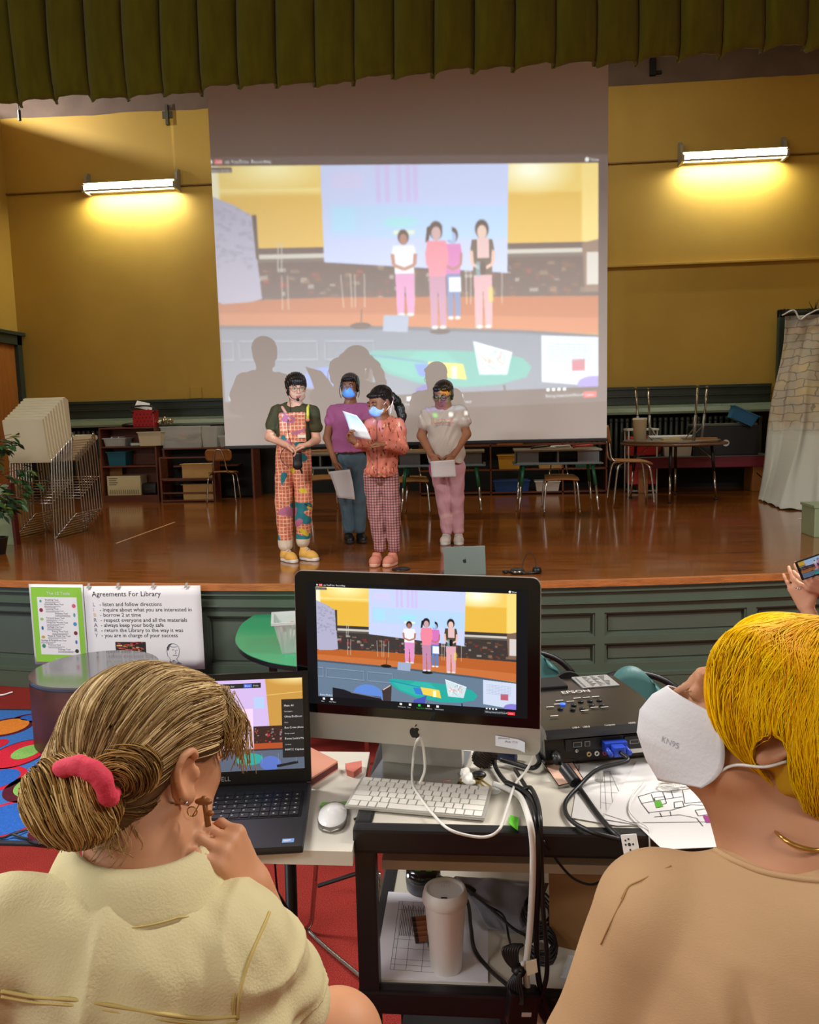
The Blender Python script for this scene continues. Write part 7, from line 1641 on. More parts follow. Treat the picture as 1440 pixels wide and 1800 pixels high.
MB().tube(spline([c+np.array([-.02, 0, .05]), PY(509, 782, Yt-.19), PY(495, 795, Yt-.15), PY(495, 810, Yt-.14), PY(508, 822, Yt-.16)], 5), .0028, 5).build('wire', mat('wire_dark', '3a1418', .5), t, True); MB().tube(spline([c+np.array([-.02, 0, .05]), PY(508, 765, Yt-.14), PY(506, 742, Yt-.13), PY(510, 728, Yt-.10), PY(510, 705, Yt-.06), tt.T((-.07, .0, -.04))], 5), .0024, 5).build('wire', M_black, t, True)

# girl in pink T-shirt and blue mask, behind
Yb = 7.45
gb = Person('girl in pink T-shirt, jeans and pale blue mask behind the girl reading', Yb, dict(head=(615, 679), neck=(616, 708, .01), shL=(586, 722), shR=(646, 720), elL=(575, 770, .0), elR=(655, 765, -.05), wrL=(589, 812, -.09), wrR=(650, 750, -.22), hpL=(604, 812), hpR=(630, 812), knL=(610, 880), knR=(631, 880), anL=(613, 930), anR=(633, 929)), ('skin_tan', '9c6a4c'), 1.0, 1.02, -4, 4,
    handL=((.35, -.3, -.9), (.7, .4, -.1), (.1, -1, .2), .15, .5), handR=((-.5, -.5, .7), (-.3, -.6, -.5), (0, .3, 1), .14, .7))
gb.shirt(mat('pink_jersey', 'b86aa2', .85, noise=.06), .38, .024, PY(615, 794, Yb)[2], (.070, .045), belly=.02, sr=.056, er=.062)
gb.trousers(mat('blue_denim', '57707e', .85, noise=.18, nscale=7, bump=.15, bscale=200), (.082, .068, .054), gb.hm[2]+.10, .0, name='jeans')
facebits(gb.t, gb.T, gb.R, 1.02, mouth=False); facemask(gb, mat('mask_blue', '7db4dc', .7))
def hs_(B, T, s, R):
    E = lambda p, r, k=.02, op=0: B.ell(T(p), np.array(r)*s, k, R, op)
    E((0, .030, .040), (.083, .098, .080)); E((0, -.052, .066), (.058, .035, .022), .02); E((0, .09, -.03), (.05, .05, .07)); E((-.070, .01, .0), (.014, .045, .055), .01); E((.070, .01, .0), (.014, .045, .055), .01)
gb.hair(hs_, M_hair)
mb = MB()
for q, x in ((-1, -.082), (1, .080)): mb.tube(spline([gb.T((q*.06, -.03, .05)), gb.T((x, -.03, .0)), gb.T((x*1.12, -.02, -.05)), gb.T((x*.95, -.02, -.10))], 5), .003, 5)
mb.build('loose_hair', M_hair, gb.t, True)
shoe(gb.t, PY(612, 932, Yb+.03), PY(616, 951, Yb-.14), M_black, mat('sole_dark', '2a2a2a', .6), .041, .075, M_paper); shoe(gb.t, PY(632, 931, Yb+.03), PY(640, 950, Yb-.13), M_black, mat('sole_dark'), .041, .075, M_paper)
paper('script_sheet', 'white script sheet hanging from the hand of the girl in pink T-shirt', [PY(578, 829, Yb-.13), PY(615, 825, Yb-.16), PY(624, 878, Yb-.18), PY(594, 875, Yb-.15)], .02)

# girl reading, in salmon cardigan and checked trousers
Yf = 6.30
gf = Person('girl with ponytail reading from a paper, salmon cardigan and checked trousers', Yf, dict(head=(667, 706), neck=(671, 735, .01), shL=(651, 748, .02), shR=(700, 746, .02), elL=(641, 783, -.08), elR=(708, 788, -.05), wrL=(624, 778, -.27), wrR=(676, 782, -.22), hpL=(656, 838), hpR=(684, 838), knL=(663, 905), knR=(689, 905), anL=(668, 964), anR=(694, 965)), ('skin_brown', '8f5c40'), .96, 1.0, -38, 18,
    handL=((-.4, -.3, .75), (.6, -.5, .1), (.2, -1, .2), .15, .9), handR=((-.95, -.2, .2), (.0, .2, -.9), (.0, -1, .3), .15, .9))
def card(P): c = np.tile(lina([.80, .46, .38]), (len(P), 1)); c[vnoise(P, 120, 3) > .75] = lina((.42, .17, .16)); c[vnoise(P, 110, 6) > .95] = lina((.85, .72, .5)); b = (np.abs(P[:, 0]-gf.sm[0]+.045) < .005) & (P[:, 1] < gf.sm[1]); c[b] *= .45; return c
gf.shirt(VC('cardigan_print', .85), 1.93, .022, PY(670, 836, Yf)[2], (.060, .035), card, .0, .005, .0045, drop=0, name='cardigan')
hz = PY(670, 837, Yf)[2]
B = Body().ell((gf.hm[0], gf.hm[1], hz+.04), (gf.sw*.50+.020, .140, .065), .02).plane((0, 0, hz+.005), (0, 0, -1), .004); B.disp = lambda P: .005*np.sin(np.arctan2(P[:, 1]-gf.hm[1], P[:, 0]-gf.hm[0])*22); B.build('cardigan_hem', .0045, VC('cardigan_print'), gf.t, card)
def plaid(P):
    c = np.tile(lina([.78, .55, .55]), (len(P), 1)); x = np.arctan2(P[:, 1]-gf.hm[1], P[:, 0]-np.where(P[:, 0] < gf.hm[0], gf.J['knL'][0], gf.J['knR'][0]))*.075; z = P[:, 2]
    a = np.abs((P[:, 0]/.021) % 1-.5) > .30; b = np.abs((z/.021) % 1-.5) > .30; c[a] *= .42; c[b] *= .42; return c
gf.trousers(VC('check_print', .85), (.082, .072, .048), hz+.06, .012, plaid, 'check_trousers', .0042, .005)
facebits(gf.t, gf.T, gf.R, 1.0, mouth=False, closed=True); facemask(gf, mat('mask_tiedye', 'a8c4dc', .7, noise=.3, nscale=14))
def hs_(B, T, s, R):
    E = lambda p, r, k=.02, op=0: B.ell(T(p), np.array(r)*s, k, R, op)
    E((0, .034, .040), (.083, .096, .078)); E((0, -.055, .066), (.056, .030, .020), .02); E((-.066, .035, .005), (.018, .035, .05), .01); E((.066, .035, .005), (.018, .035, .05), .01)
    for k in range(7): a = -.9+.45*k*.65; B.ell(T((.070, -.05+.028*k, .062-.004*k*k)), (.016, .016, .014), .006)
gf.hair(hs_, M_hair)
B = Body(); pt = [PY(*q) for q in ((690, 694, Yf+.10), (697, 704, Yf+.11), (703, 718, Yf+.09), (707, 732, Yf+.08), (709, 748, Yf+.07))]; B.chain(pt, [.022, .030, .036, .032, .008], .02); B.disp = lambda P: .002*np.sin(P[:, 0]*500+P[:, 2]*80); B.build('ponytail', .0045, M_hair, gf.t)
MB().tube([pt[0]+np.array([.0, 0, .02]), pt[1]+np.array([-.02, -.03, .0])], .012).build('hair_tie', mat('tie_pink', 'c9697a', .6), gf.t, True); MB().tube(spline([PY(690, 704, Yf+.02), PY(688, 716, Yf+.0), PY(686, 728, Yf+.0)], 4), .009, 6, r2=.012).build('white_ribbon', M_paper, gf.t, True)
for h_, t_ in (((664, 966, .02), (655, 992, -.15)), ((694, 967, .02), (676, 993, -.15))): shoe(gf.t, PY(h_[0], h_[1], Yf+h_[2]), PY(t_[0], t_[1], Yf+t_[2]), mat('shoe_peach', 'c9806a', .7), mat('sole_peach', 'd9a890', .6), .041, .08, mat('shoe_peach'))
paper('reading_paper', 'folded paper held up by the girl reading, in both her hands', [PY(602, 722, Yf-.30), PY(627, 730, Yf-.34), PY(653, 773, Yf-.30), PY(617, 766, Yf-.27)], .02)

# girl with glasses, white T-shirt, tie-dyed trousers
Yr = 7.30
gr = Person('girl with glasses in a white T-shirt and pink tie-dyed trousers, looking down', Yr, dict(head=(779, 694, -.02), neck=(780, 718, .01), shL=(753, 729), shR=(808, 726), elL=(741, 766, -.01), elR=(820, 763, -.01), wrL=(758, 800, -.17), wrR=(797, 800, -.17), hpL=(772, 822), hpR=(800, 822), knL=(781, 878), knR=(802, 878), anL=(786, 933), anR=(806, 932)), ('skin_warm', 'a06c4e'), 1.12, 1.06, -14, 16,
    handL=((.55, -.25, -.75), (.5, .4, -.5), (.4, -.8, .3), .15, .3), handR=((-.55, -.25, -.75), (-.5, .4, -.5), (-.4, -.8, .3), .15, .5))
gr.shirt(mat('white_jersey', 'c9bdb2', .85, noise=.05), .42, .028, PY(781, 814, Yr)[2], (.068, .035), belly=.045, dispa=.006, sr=.064, er=.066)
def tied(P): n = vnoise(P, 9, 31); m = vnoise(P, 22, 32); c = np.tile(lina([.80, .60, .64]), (len(P), 1)); k = np.clip((n-.2)*1.6, 0, 1)[:, None]; c = c*(1-k)+lina([.74, .30, .48])*k; k = np.clip((m-.5)*2, 0, 1)[:, None]; return c*(1-k*.5)+lina([.88, .76, .70])*k*.5
gr.trousers(VC('tie_dye'), (.082, .062, .044), gr.hm[2]+.08, .0, tied, 'tie_dye_trousers', .005, .005)
text_obj('shirt_print', 'JUSTICE', .055, mat('print_pink', 'd98a7a', .8), gr.t, Matrix.Translation(PY(778, 745, Yr-.168)) @ Matrix.Rotation(PI/2, 4, 'X'), 'CENTER', .002)
facebits(gr.t, gr.T, gr.R, 1.06, closed=True, lip='94503f'); glasses(gr, mat('frame_purple', '4a2a44', .3), .023, .0024)
def hs_(B, T, s, R):
    E = lambda p, r, k=.02, op=0: B.ell(T(p), np.array(r)*s, k, R, op)
    E((0, .032, .040), (.082, .096, .079)); E((-.032, -.046, .066), (.036, .040, .024), .012); E((.032, -.046, .066), (.036, .040, .024), .012); E((0, .08, -.03), (.06, .04, .06)); E((-.072, .012, .0), (.012, .035, .05), .01); E((.072, .012, .0), (.012, .035, .05), .01)
gr.hair(hs_, M_hair)
for h_, t_ in (((786, 935, .03), (780, 953, -.14)), ((806, 934, .03), (807, 955, -.14))): shoe(gr.t, PY(h_[0], h_[1], Yr+h_[2]), PY(t_[0], t_[1], Yr+t_[2]), mat('shoe_white', 'cfc6ba', .7, noise=.3, nscale=18), mat('sole_white', 'd9d4cc', .6), .042, .075, M_black)
paper('folded_sheet', 'folded white sheet in both hands of the girl with glasses', [PY(757, 811, Yr-.215), PY(799, 808, Yr-.215), PY(802, 838, Yr-.19), PY(759, 840, Yr-.19)], .01)
# ------------------------------------------------------------------ the two people at the tables
CF, CU, CRt = fw, UU, RR
def axes(f, u):
    f = np.array(f, float); f /= np.linalg.norm(f); u = np.array(u, float); u -= f*(u @ f); u /= np.linalg.norm(u); return np.stack([np.cross(-f, u), -f, u], 1)
def ear(B, T, R, s, q):
    """a shaped outer ear on side q: rim, lobe and hollow"""
    x = q*.079
    B.ell(T((x, .014, -.012)), np.array((.007, .020, .031))*s, .004, R)
    P = [(x+q*.006, .0, .012), (x+q*.012, .012, .024), (x+q*.015, .028, .020), (x+q*.014, .035, .0), (x+q*.010, .026, -.022), (x+q*.005, .012, -.038), (x+q*.003, .0, -.036)]
    B.chain([T(p) for p in spline(P, 3)], [.0045*s]*(len(spline(P, 3))), .003); B.ell(T((x+q*.004, .006, -.036)), np.array((.006, .010, .012))*s, .004, R)
    B.ell(T((x+q*.010, .012, -.006)), np.array((.009, .012, .018))*s, .003, R, 1)
    B.ell(T((x+q*.004, -.004, -.010)), np.array((.005, .006, .009))*s, .003, R)

# --- woman in the cream jacket
t = thing('person', 'woman with a blonde bun and cream jacket seated left, hand at her chin', 'person')
hc, s1 = PD(268, 1322, 1.03), .95; R1 = axes((.50, .86, -.14), (0, 0, 1)); sk = skinmat('skin_peach', 'c98f68')
B = Body(); T1 = head(B, hc, R1, s1, ears=False); ear(B, T1, R1, s1, -1); ear(B, T1, R1, s1, 1)
nb = PD(255, 1500, 1.00); shR, shL = PD(412, 1662, .97), PD(20, 1652, .93); hip = (shR+shL)/2+np.array([-.02, .05, -.50])
B.cap(T1((0, .035, -.05)), nb+np.array([0, .0, -.01]), .050, .056, .03).cap(T1((0, -.0, -.07)), nb+np.array([.02, .03, -.02]), .042, .05, .03)
B.cap(shL, shR, .05, .05, .05).cap(nb, (shL+shR)/2+np.array([0, 0, -.05]), .06, .08, .04).ell((shL+shR)/2+np.array([0, .04, -.17]), (.155, .10, .19), .05).ell(hip, (.16, .12, .12), .05)
el, wr = PD(508, 1760, 1.10), PD(440, 1556, 1.03)
B.chain([shR, el, wr], [.048, .040, .027], .015); ell_ = PD(-60, 1850, 1.0); B.chain([shL, ell_], [.048, .036], .015)
kn = PD(592, 1826, 1.22); B.chain([hip+np.array([.09, .03, -.02]), kn, kn+np.array([.0, .06, -.42])], [.085, .062, .045], .03); B.chain([hip+np.array([-.1, .03, -.02]), hip+np.array([-.1, .42, -.03]), hip+np.array([-.1, .46, -.45])], [.085, .062, .045], .03)
hd = PD(380, 1462, .985)-wr; hd /= np.linalg.norm(hd)
hand(B, wr, hd, -CRt*.9+CF*.45-CU*.2, CU*.5+CRt*.2-CF*.8, .150, .75, k=.003, curls=[.75, .95, 1.1, 1.2], thumb=.35)
B.build('body', .0042, sk, t, lo=np.minimum(B.bounds()[0], 9)-.01)
facebits(t, T1, R1, s1, brow='8a6a44', lip='b8685c', iris='54606a', fine=.5)
# hair: pulled back into the bun
tie = PD(182, 1374, .950)
H = Body(); E = lambda p, r, k=.02, op=0: H.ell(T1(p), np.array(r)*s1, k, R1, op)
E((0, .022, .040), (.080, .099, .078)); E((0, .062, -.01), (.073, .058, .068), .03); E((0, -.044, .070), (.062, .040, .026), .02); E((-.060, -.034, .034), (.016, .032, .040), .015); E((.060, -.034, .034), (.016, .032, .040), .015)
H.cap(T1((0, .10, -.02)), tie, .050, .032, .03); E((0, .075, -.055), (.05, .035, .04), .02); H.ell(T1((-.086, .012, -.016)), (.022, .022, .032), .006, R1, 1)
def hc_col(dark, mid, light):
    def f(path, rng):
        n, m = path.shape[:2]; base = vnoise(path[0], 38, 3)*.35+rng.rand(m)*.9+.05; st = vnoise(path[n//3], 110, 9)*.25; k = np.clip(base+st, 0, 1)
        c = np.where(k[:, None] < .5, lina(dark)*(1-2*k[:, None])+lina(mid)*2*k[:, None], lina(mid)*(2-2*k[:, None])+lina(light)*(2*k[:, None]-1)); tt_ = np.linspace(0, 1, n)[:, None, None]
        return c[None]*(1.0-.10*tt_+.06*np.sin(tt_*9))
    return f
M_hb = mat('blonde_under', '5d4526', .6, noise=.2, nscale=20); M_st = mat('hair_strand', vcol=True, rough=.55, spec=.10)
H.disp = lambda P: .0018*np.sin(((P-hc) @ R1)[:, 0]*300+((P-hc) @ R1)[:, 2]*160)
ho = H.build('hair', .004, M_hb, t); H.disp = None
rng = np.random.RandomState(8); n = 3600; th = rng.uniform(0, 2*PI, n); ph = np.arccos(rng.uniform(-.35, 1, n)); S0 = np.stack([.09*np.sin(ph)*np.cos(th), .02+.105*np.sin(ph)*np.sin(th), .045+.085*np.cos(ph)], 1)
S0[:900, 1] = -.075+.02*rng.rand(900); S0[:900, 2] = .03+.09*rng.rand(900); S0[:900, 0] = rng.uniform(-.075, .075, 900)
P0 = hc+S0 @ R1.T; cn = H.eval(P0) < .03; P0 = P0[cn]
def flow1(P, it):
    d = tie-P; L = np.linalg.norm(d, axis=1)[:, None]; d = d/(L+1e-6); q = (P-hc) @ R1; side = np.stack([np.zeros(len(P)), .25*np.ones(len(P)), .30*np.exp(-((q[:, 1]+.02)/.05)**2)*(q[:, 2] > .0)], 1) @ R1.T; return d+side
def stop1(pts): d = np.linalg.norm(pts-tie, axis=1); k = np.argmax(d < .022); return k+1 if d.min() < .022 else len(pts)
strands('hair_strands', H, P0, flow1, 26, .0085, .00085, M_st, ho, colf=hc_col((.30, .20, .10), (.60, .47, .28), (.88, .78, .58)), lift=.0022, jit=.16, stop=stop1, lens=(.35, 1.0))['kind'] = 'stuff'
# bun with wound locks
Bu = Body(); a1, a2, a3 = PD(158, 1382, .925), PD(114, 1410, .905), PD(146, 1434, .91)
Bu.ell(a1, (.033, .032, .031), .02).ell(a2, (.037, .034, .035), .02).ell(a3, (.031, .03, .027), .02).ell(PD(95, 1380, .905), (.024, .024, .022), .02)
Bu.disp = lambda P: .003*np.sin(((P-a2) @ CRt)*120+((P-a2) @ CU)*210+((P-a2) @ CF)*60)
bo = Bu.build('hair_bun', .003, M_hb, t); Bu.disp = None; cb_ = (a1+a2+a3)/3
rng = np.random.RandomState(2); d = rng.randn(2300, 3); d /= np.linalg.norm(d, axis=1)[:, None]; P0 = cb_+d*.045
axb = CRt*.75+CU*.45+CF*.35; axb /= np.linalg.norm(axb)
def flow2(P, it): v = P-cb_; return np.cross(axb, v)/(np.linalg.norm(v, axis=1)[:, None]+1e-6)+.6*vnoise(P, 34, 4)[:, None]*axb+.25*CU*-1
strands('bun_strands', Bu, P0, flow2, 15, .006, .0010, M_st, bo, colf=hc_col((.34, .23, .11), (.66, .50, .26), (.92, .80, .55)), lift=.004, jit=.3, seed=5)['kind'] = 'stuff'
# little upper knot and loose ends
Kn = Body(); k0 = PD(216, 1352, .935); Kn.ell(k0, (.036, .03, .026), .01); ko = Kn.build('hair_knot', .003, M_hb, t); d = rng.randn(700, 3); d /= np.linalg.norm(d, axis=1)[:, None]
strands('knot_strands', Kn, k0+d*.03, lambda P, it: np.cross(CF*.9+CU*.2, P-k0)/.03, 13, .005, .0009, M_st, ko, colf=hc_col((.36, .24, .12), (.68, .52, .28), (.90, .76, .50)), lift=.005, jit=.35, seed=9)['kind'] = 'stuff'
mb = MB(); rr = random.Random(4)
for k in range(110):
    a = PD(rr.uniform(70, 190), rr.uniform(1400, 1448), rr.uniform(.885, .91)); x = rr.uniform(-.018, .014); mb.tube(spline([a, a+CU*-.012+CRt*x*.5, a+CU*-rr.uniform(.018, .034)+CRt*x], 4), .0006, 3)
for k in range(70):
    a = T1((-rr.uniform(.02, .062), -.092+rr.uniform(0, .02), .065+rr.uniform(-.01, .015))); mb.tube(spline([a, T1((-rr.uniform(.03, .074), -.103, .035)), T1((-rr.uniform(.045, .084), -.100+rr.uniform(-.01, .012), rr.uniform(-.035, .01)))], 5), .0007, 3)
for k in range(60):
    a = T1((-rr.uniform(.02, .065), .075+rr.uniform(-.01, .02), -.06)); mb.tube(spline([a, a+CU*-.02+CRt*rr.uniform(-.01, .012), a+CU*-rr.uniform(.025, .045)+CRt*rr.uniform(-.02, .02)], 4), .0006, 3)
mb.build('loose_hair', mat('blonde_loose', 'b8965a', .45), t, True)['kind'] = 'stuff'
# fringe lock before the ear
mb = MB()
for k in range(220):
    x = -rr.uniform(.040, .074); mb.tube(spline([T1((x*.75, -.06+rr.uniform(-.02, .02), .085)), T1((x*1.03-.004, -.066+rr.uniform(-.022, .02), .045)), T1((x*.97-.010, -.072+rr.uniform(-.012, .02), .010+rr.uniform(-.02, .02)))], 4), .0006, 3)
mb.build('fringe', mat('blonde_fringe', 'a8854c', .45, noise=.3, nscale=40), t, True)['kind'] = 'stuff'
# scrunchie
mb = MB(); c0, c1, c2, c3 = PD(106, 1352, .888), PD(140, 1346, .872), PD(176, 1366, .868), PD(192, 1404, .878); sc_p = spline([c0+CF*.02, c0, c1, c2, c3, c3+CF*.02], 8)
mb.tube(sc_p, [.006+.0055*math.sin(PI*i/(len(sc_p)-1))+.0006*math.sin(i*1.3) for i in range(len(sc_p))], 12); mb.build('red_scrunchie', mat('scrunchie_red', 'd63a50', .8, bump=.3, bscale=90), t, True)
# earrings
ea = T1((-.090, .006, -.050)); M_gold = mat('gold', 'c9a052', .25, .9)
MB().ellip(tuple(T1((-.086, .020, -.036))), (.0028,)*3).ellip(tuple(T1((-.088, .014, -.042))), (.0028,)*3).build('ear_studs', M_chrome, t, True)['kind'] = 'stuff'
mb = MB(); mb.tube([ea+np.array([.006*math.cos(a), 0, -.004+.006*math.sin(a)]) for a in np.linspace(0, 2*PI, 15)[:-1]], .0008, 5, True); De = (ea-CAM) @ fw; b0 = PD(358, 1400, De); b1 = PD(366, 1452, De); mb.tube([ea+np.array([0, 0, -.01]), b0], .0007, 5); mb.build('earring_hoop', M_gold, t, True)
mb = MB().tube([b0, b1], .0030, 8, r2=.0038).ellip(tuple(b0+CU*-.006), (.011, .005, .0045)).ellip(tuple(b0+CU*-.020+CRt*.007), (.006, .004, .0035)); mb.build('wooden_pendant', mat('pendant_wood', '8e5526', .4), t, True)
# jacket
J = Body(); sm = (shL+shR)/2
J.cap(shL+np.array([0, 0, .005]), shR+np.array([0, 0, .0]), .066, .064, .05).cap(nb+np.array([0, .02, -.045]), sm+np.array([0, 0, -.05]), .080, .10, .05).ell(sm+np.array([0, .03, -.17]), (.185, .125, .22), .05).ell(hip+np.array([0, 0, .08]), (.18, .14, .2), .06)
J.chain([shR, el], [.066, .058], .012); J.chain([el, el*.55+wr*.45], [.056, .044], .01); J.chain([shL, ell_], [.068, .056], .012)
J.ell(nb+np.array([.01, .02, .045]), (.060, .060, .05), .008, None, 1)
def jd(P):
    v = P-sm; sh = np.linalg.norm(P-shR, axis=1)
    return .0050*np.sin(v[:, 0]*26+v[:, 2]*44+3*np.sin(v[:, 2]*20+v[:, 0]*9))*np.clip((-v[:, 2]-.0)*8, .25, 1)+.0045*vnoise(P, 15, 3)+.0016*vnoise(P, 60, 7)-.007*(1-np.abs(np.sin(v[:, 0]*9+v[:, 2]*17+2.2*np.sin(v[:, 0]*8-v[:, 2]*9))))**4+.0011*np.sin(v[:, 0]*120+v[:, 1]*140+v[:, 2]*60)*np.clip(1-sh*7, 0, 1)
J.disp = jd; M_jk = mat('cream_denim', 'd3c697', .85, noise=.10, nscale=5, bump=.16, bscale=320); jo = J.build('jacket', .0045, M_jk, t)
# collar: a raised band round the nape with a turned-down leaf
def collar(u, v):
    a = -3.2+u*3.1; rx, ry = .076+.042*v, .072+.046*v; c = nb+np.array([.0, .0, -.012-.03*max(0, u-.75)*4*v]); z = [.030, .040, .034, -.014][0]*0+(.034+.008*math.sin(v*PI)-.050*v**1.4); return (c[0]+rx*math.cos(a), c[1]+ry*math.sin(a), c[2]+z-.012*math.cos(a)*.3)
mb = MB(); mb.grid(collar, 48, 8); o = mb.build('collar', M_jk, jo, True); q = o.modifiers.new('s', 'SOLIDIFY'); q.thickness = .006; q.offset = 1
def seam(name, pts, off=.0, r=.0016, n=10, dbl=.006):
    """a stitched ridge laid on the jacket through photo points"""
    P = []
    for px, py in pts:
        d_ = fw*F+RR*(px-720)-UU*(py-900); d_ /= np.linalg.norm(d_); tt_ = .6; 
        for it in range(60):
            e_ = SB_.eval((CAM+d_*tt_)[None])[0]
            if e_ < .0006: break
            tt_ += max(e_*.8, .0006)
        P.append(CAM+d_*tt_)
    return spline(P, n)
SB_ = J
for nm, pts in (('yoke_seam', ((2, 1742), (60, 1752), (130, 1757), (200, 1768), (290, 1783), (360, 1790), (418, 1786))), ('armhole_seam', ((474, 1603), (462, 1632), (445, 1670), (430, 1712), (421, 1750), (418, 1790)))):
    P = seam(nm, pts); mb = MB().tube(P, .0022, 6).tube([p+CU*-.006*(1 if nm[0] == 'y' else .2)+CRt*(-.006 if nm[0] != 'y' else 0) for p in P], .0016, 6); mb.build(nm, mat('seam_cream', 'c4ad68', .85), jo, True)['kind'] = 'stuff'
MB().tube([tuple(c) for c in (collar(i/40, .93) for i in range(41))], .0012, 5).build('collar_stitching', mat('seam_cream'), jo, True)
# white mask dangling by her chin
o = MB().ellip(tuple(PD(349, 1505, 1.04)), (.006, .012, .026)).build('folded_mask', M_white, t, True)

# --- person with yellow hair and white mask
t = thing('person', 'person with bright yellow bob, white mask and tan T-shirt at the right edge', 'person')
fwd = math.cos(.36)*(-CRt*.93+CU*.33)+math.sin(.36)*CF; R2 = axes(fwd, CU*.93+CRt*.33); h2, s2 = PD(1342, 1260, 1.05), 1.03
sk2 = skinmat('skin_rose', 'c48c68'); B = Body(); T2 = head(B, h2, R2, s2, ears=False); ear(B, T2, R2, s2, 1); ear(B, T2, R2, s2, -1)
nb2 = PD(1408, 1500, 1.0); sL, sR = PD(1156, 1604, 1.02), PD(1640, 1640, .88); mid = (sL+sR)/2
B.cap(T2((0, .035, -.06)), nb2, .050, .056, .03).cap(T2((0, -.01, -.08)), nb2+np.array([-.03, .03, -.02]), .046, .055, .03); B.cap(sL, sR+np.array([0, 0, -.03]), .045, .045, .05).cap(nb2+np.array([0, 0, -.02]), mid+np.array([0, .01, -.09]), .06, .08, .05).ell(mid+np.array([0, .03, -.2]), (.16, .11, .2), .05)
e2 = PD(1060, 1850, 1.06); B.chain([sL, e2, e2+np.array([.12, .2, -.02])], [.05, .042, .03], .015); e3 = sR+np.array([.1, .05, -.3]); B.chain([sR, e3, e3+np.array([-.1, .22, .0])], [.05, .042, .03], .015)
hand(B, e2+np.array([.12, .2, -.02]), (.6, .8, 0), (0, 0, -1), (.8, -.6, 0), .17, .4); hand(B, e3+np.array([-.1, .22, 0]), (-.5, .8, 0), (0, 0, -1), (-.8, -.5, 0), .17, .4)
hp2 = mid+np.array([0, .03, -.55]); B.ell(hp2, (.17, .13, .12), .05)
for q in (-1, 1): B.chain([hp2+np.array([q*.09, 0, 0]), hp2+np.array([q*.11, .42, .0]), hp2+np.array([q*.11, .44, -.42])], [.085, .062, .045], .03)
ax2 = T2((0, 0, 0)); B.disp = lambda P: .0012*np.sin(((P-nb2) @ CU)*130+((P-nb2) @ CRt)*-60)*np.clip(1-np.linalg.norm(P-nb2, axis=1)*9, 0, 1)
B.build('body', .0045, sk2, t); facebits(t, T2, R2, s2, brow='8a6a3a', closed=True, mouth=False, fine=.3, brows=False)
o = MB().box((hp2[0]-.19, hp2[1]-.14, hp2[2]-.02), (hp2[0]+.19, hp2[1]+.45, hp2[2]+.10), .06).build('dark_trousers', M_black, t, True)
# mask: folded respirator with a centre crease, welded edges and two loops
M_m = mat('mask_white', 'd9d9db', .75, bump=.08, bscale=200); K = Body(); E = lambda p, r, k=.01, op=0: K.ell(T2(p), np.array(r)*s2, k, R2, op)
def mk(u, v):
    """u from one cheek to the other, v from the nose bridge down to under the chin"""
    a = 2*u-1; s_ = abs(a); q = 1 if a > 0 else -1
    prof = [(-.008, -.116), (-.026, -.130), (-.050, -.138), (-.078, -.132), (-.104, -.112), (-.122, -.090)]; i = v*5; k = min(int(i), 4); f_ = i-k; z = prof[k][0]*(1-f_)+prof[k+1][0]*f_; y = prof[k][1]*(1-f_)+prof[k+1][1]*f_
    ez = -.012-.088*v-.006*math.sin(PI*v); ey = -.052+.010*v+.018*math.sin(PI*v); ex = .069+.006*math.sin(PI*v)-.004*v
    m_ = s_**1.12; return tuple(T2((q*ex*s_**.62, y*(1-m_)+ey*m_-.006*math.sin(PI*s_), z*(1-m_)+ez*m_)))
mb = MB(); mb.grid(mk, 48, 30); mo = mb.build('respirator_mask', M_m, t, 50); q = mo.modifiers.new('s', 'SOLIDIFY'); q.thickness = .0022
MB().tube([mk(.5, i/30) for i in range(31)], .0022, 6).build('centre_weld', M_m, mo, True); 
mb = MB(); [mb.tube([np.array(mk(u_, i/24))+R2 @ np.array([0, -.001, 0]) for i in range(25)], .0018, 5) for u_ in (.012, .988)]; mb.build('edge_weld', M_m, mo, True)['kind'] = 'stuff'
for a_, b_ in (((.62, .30), (.93, .44)), ((.60, .78), (.86, .84)), ((.66, .08), (.80, .34))):
    MB().tube([np.array(mk(a_[0]+(b_[0]-a_[0])*i/8, a_[1]+(b_[1]-a_[1])*i/8))*1.0+R2 @ np.array([.0006, -.0006, 0]) for i in range(9)], .0011, 5).build('pleat_line', M_m, mo, True)
p0, pu, pv = [np.array(mk(*c)) for c in ((.70, .56), (.80, .56), (.70, .48))]
u_ = (pu-p0); u_ /= np.linalg.norm(u_); v_ = pv-p0; v_ -= u_*(v_ @ u_); v_ /= np.linalg.norm(v_); n_ = np.cross(u_, v_); o_ = p0+n_*.0028
text_obj('printing', 'KN95', .0105, mat('mask_print', 'a0a0a8', .8), mo, Matrix(((u_[0], v_[0], n_[0], o_[0]), (u_[1], v_[1], n_[1], o_[1]), (u_[2], v_[2], n_[2], o_[2]), (0, 0, 0, 1))))
for q in (1, -1):
    u0 = .975 if q > 0 else .025
    mb = MB().tube(spline([mk(u0, .26), T2((q*.078, -.02, -.030)), T2((q*.088, .015, .012)), T2((q*.088, .036, .018))], 6), .0019, 6).tube(spline([mk(u0, .80), T2((q*.074, -.02, -.060)), T2((q*.086, .010, -.046)), T2((q*.088, .030, -.030))], 6), .0019, 6); mb.build('ear_loop', M_white, mo, True)
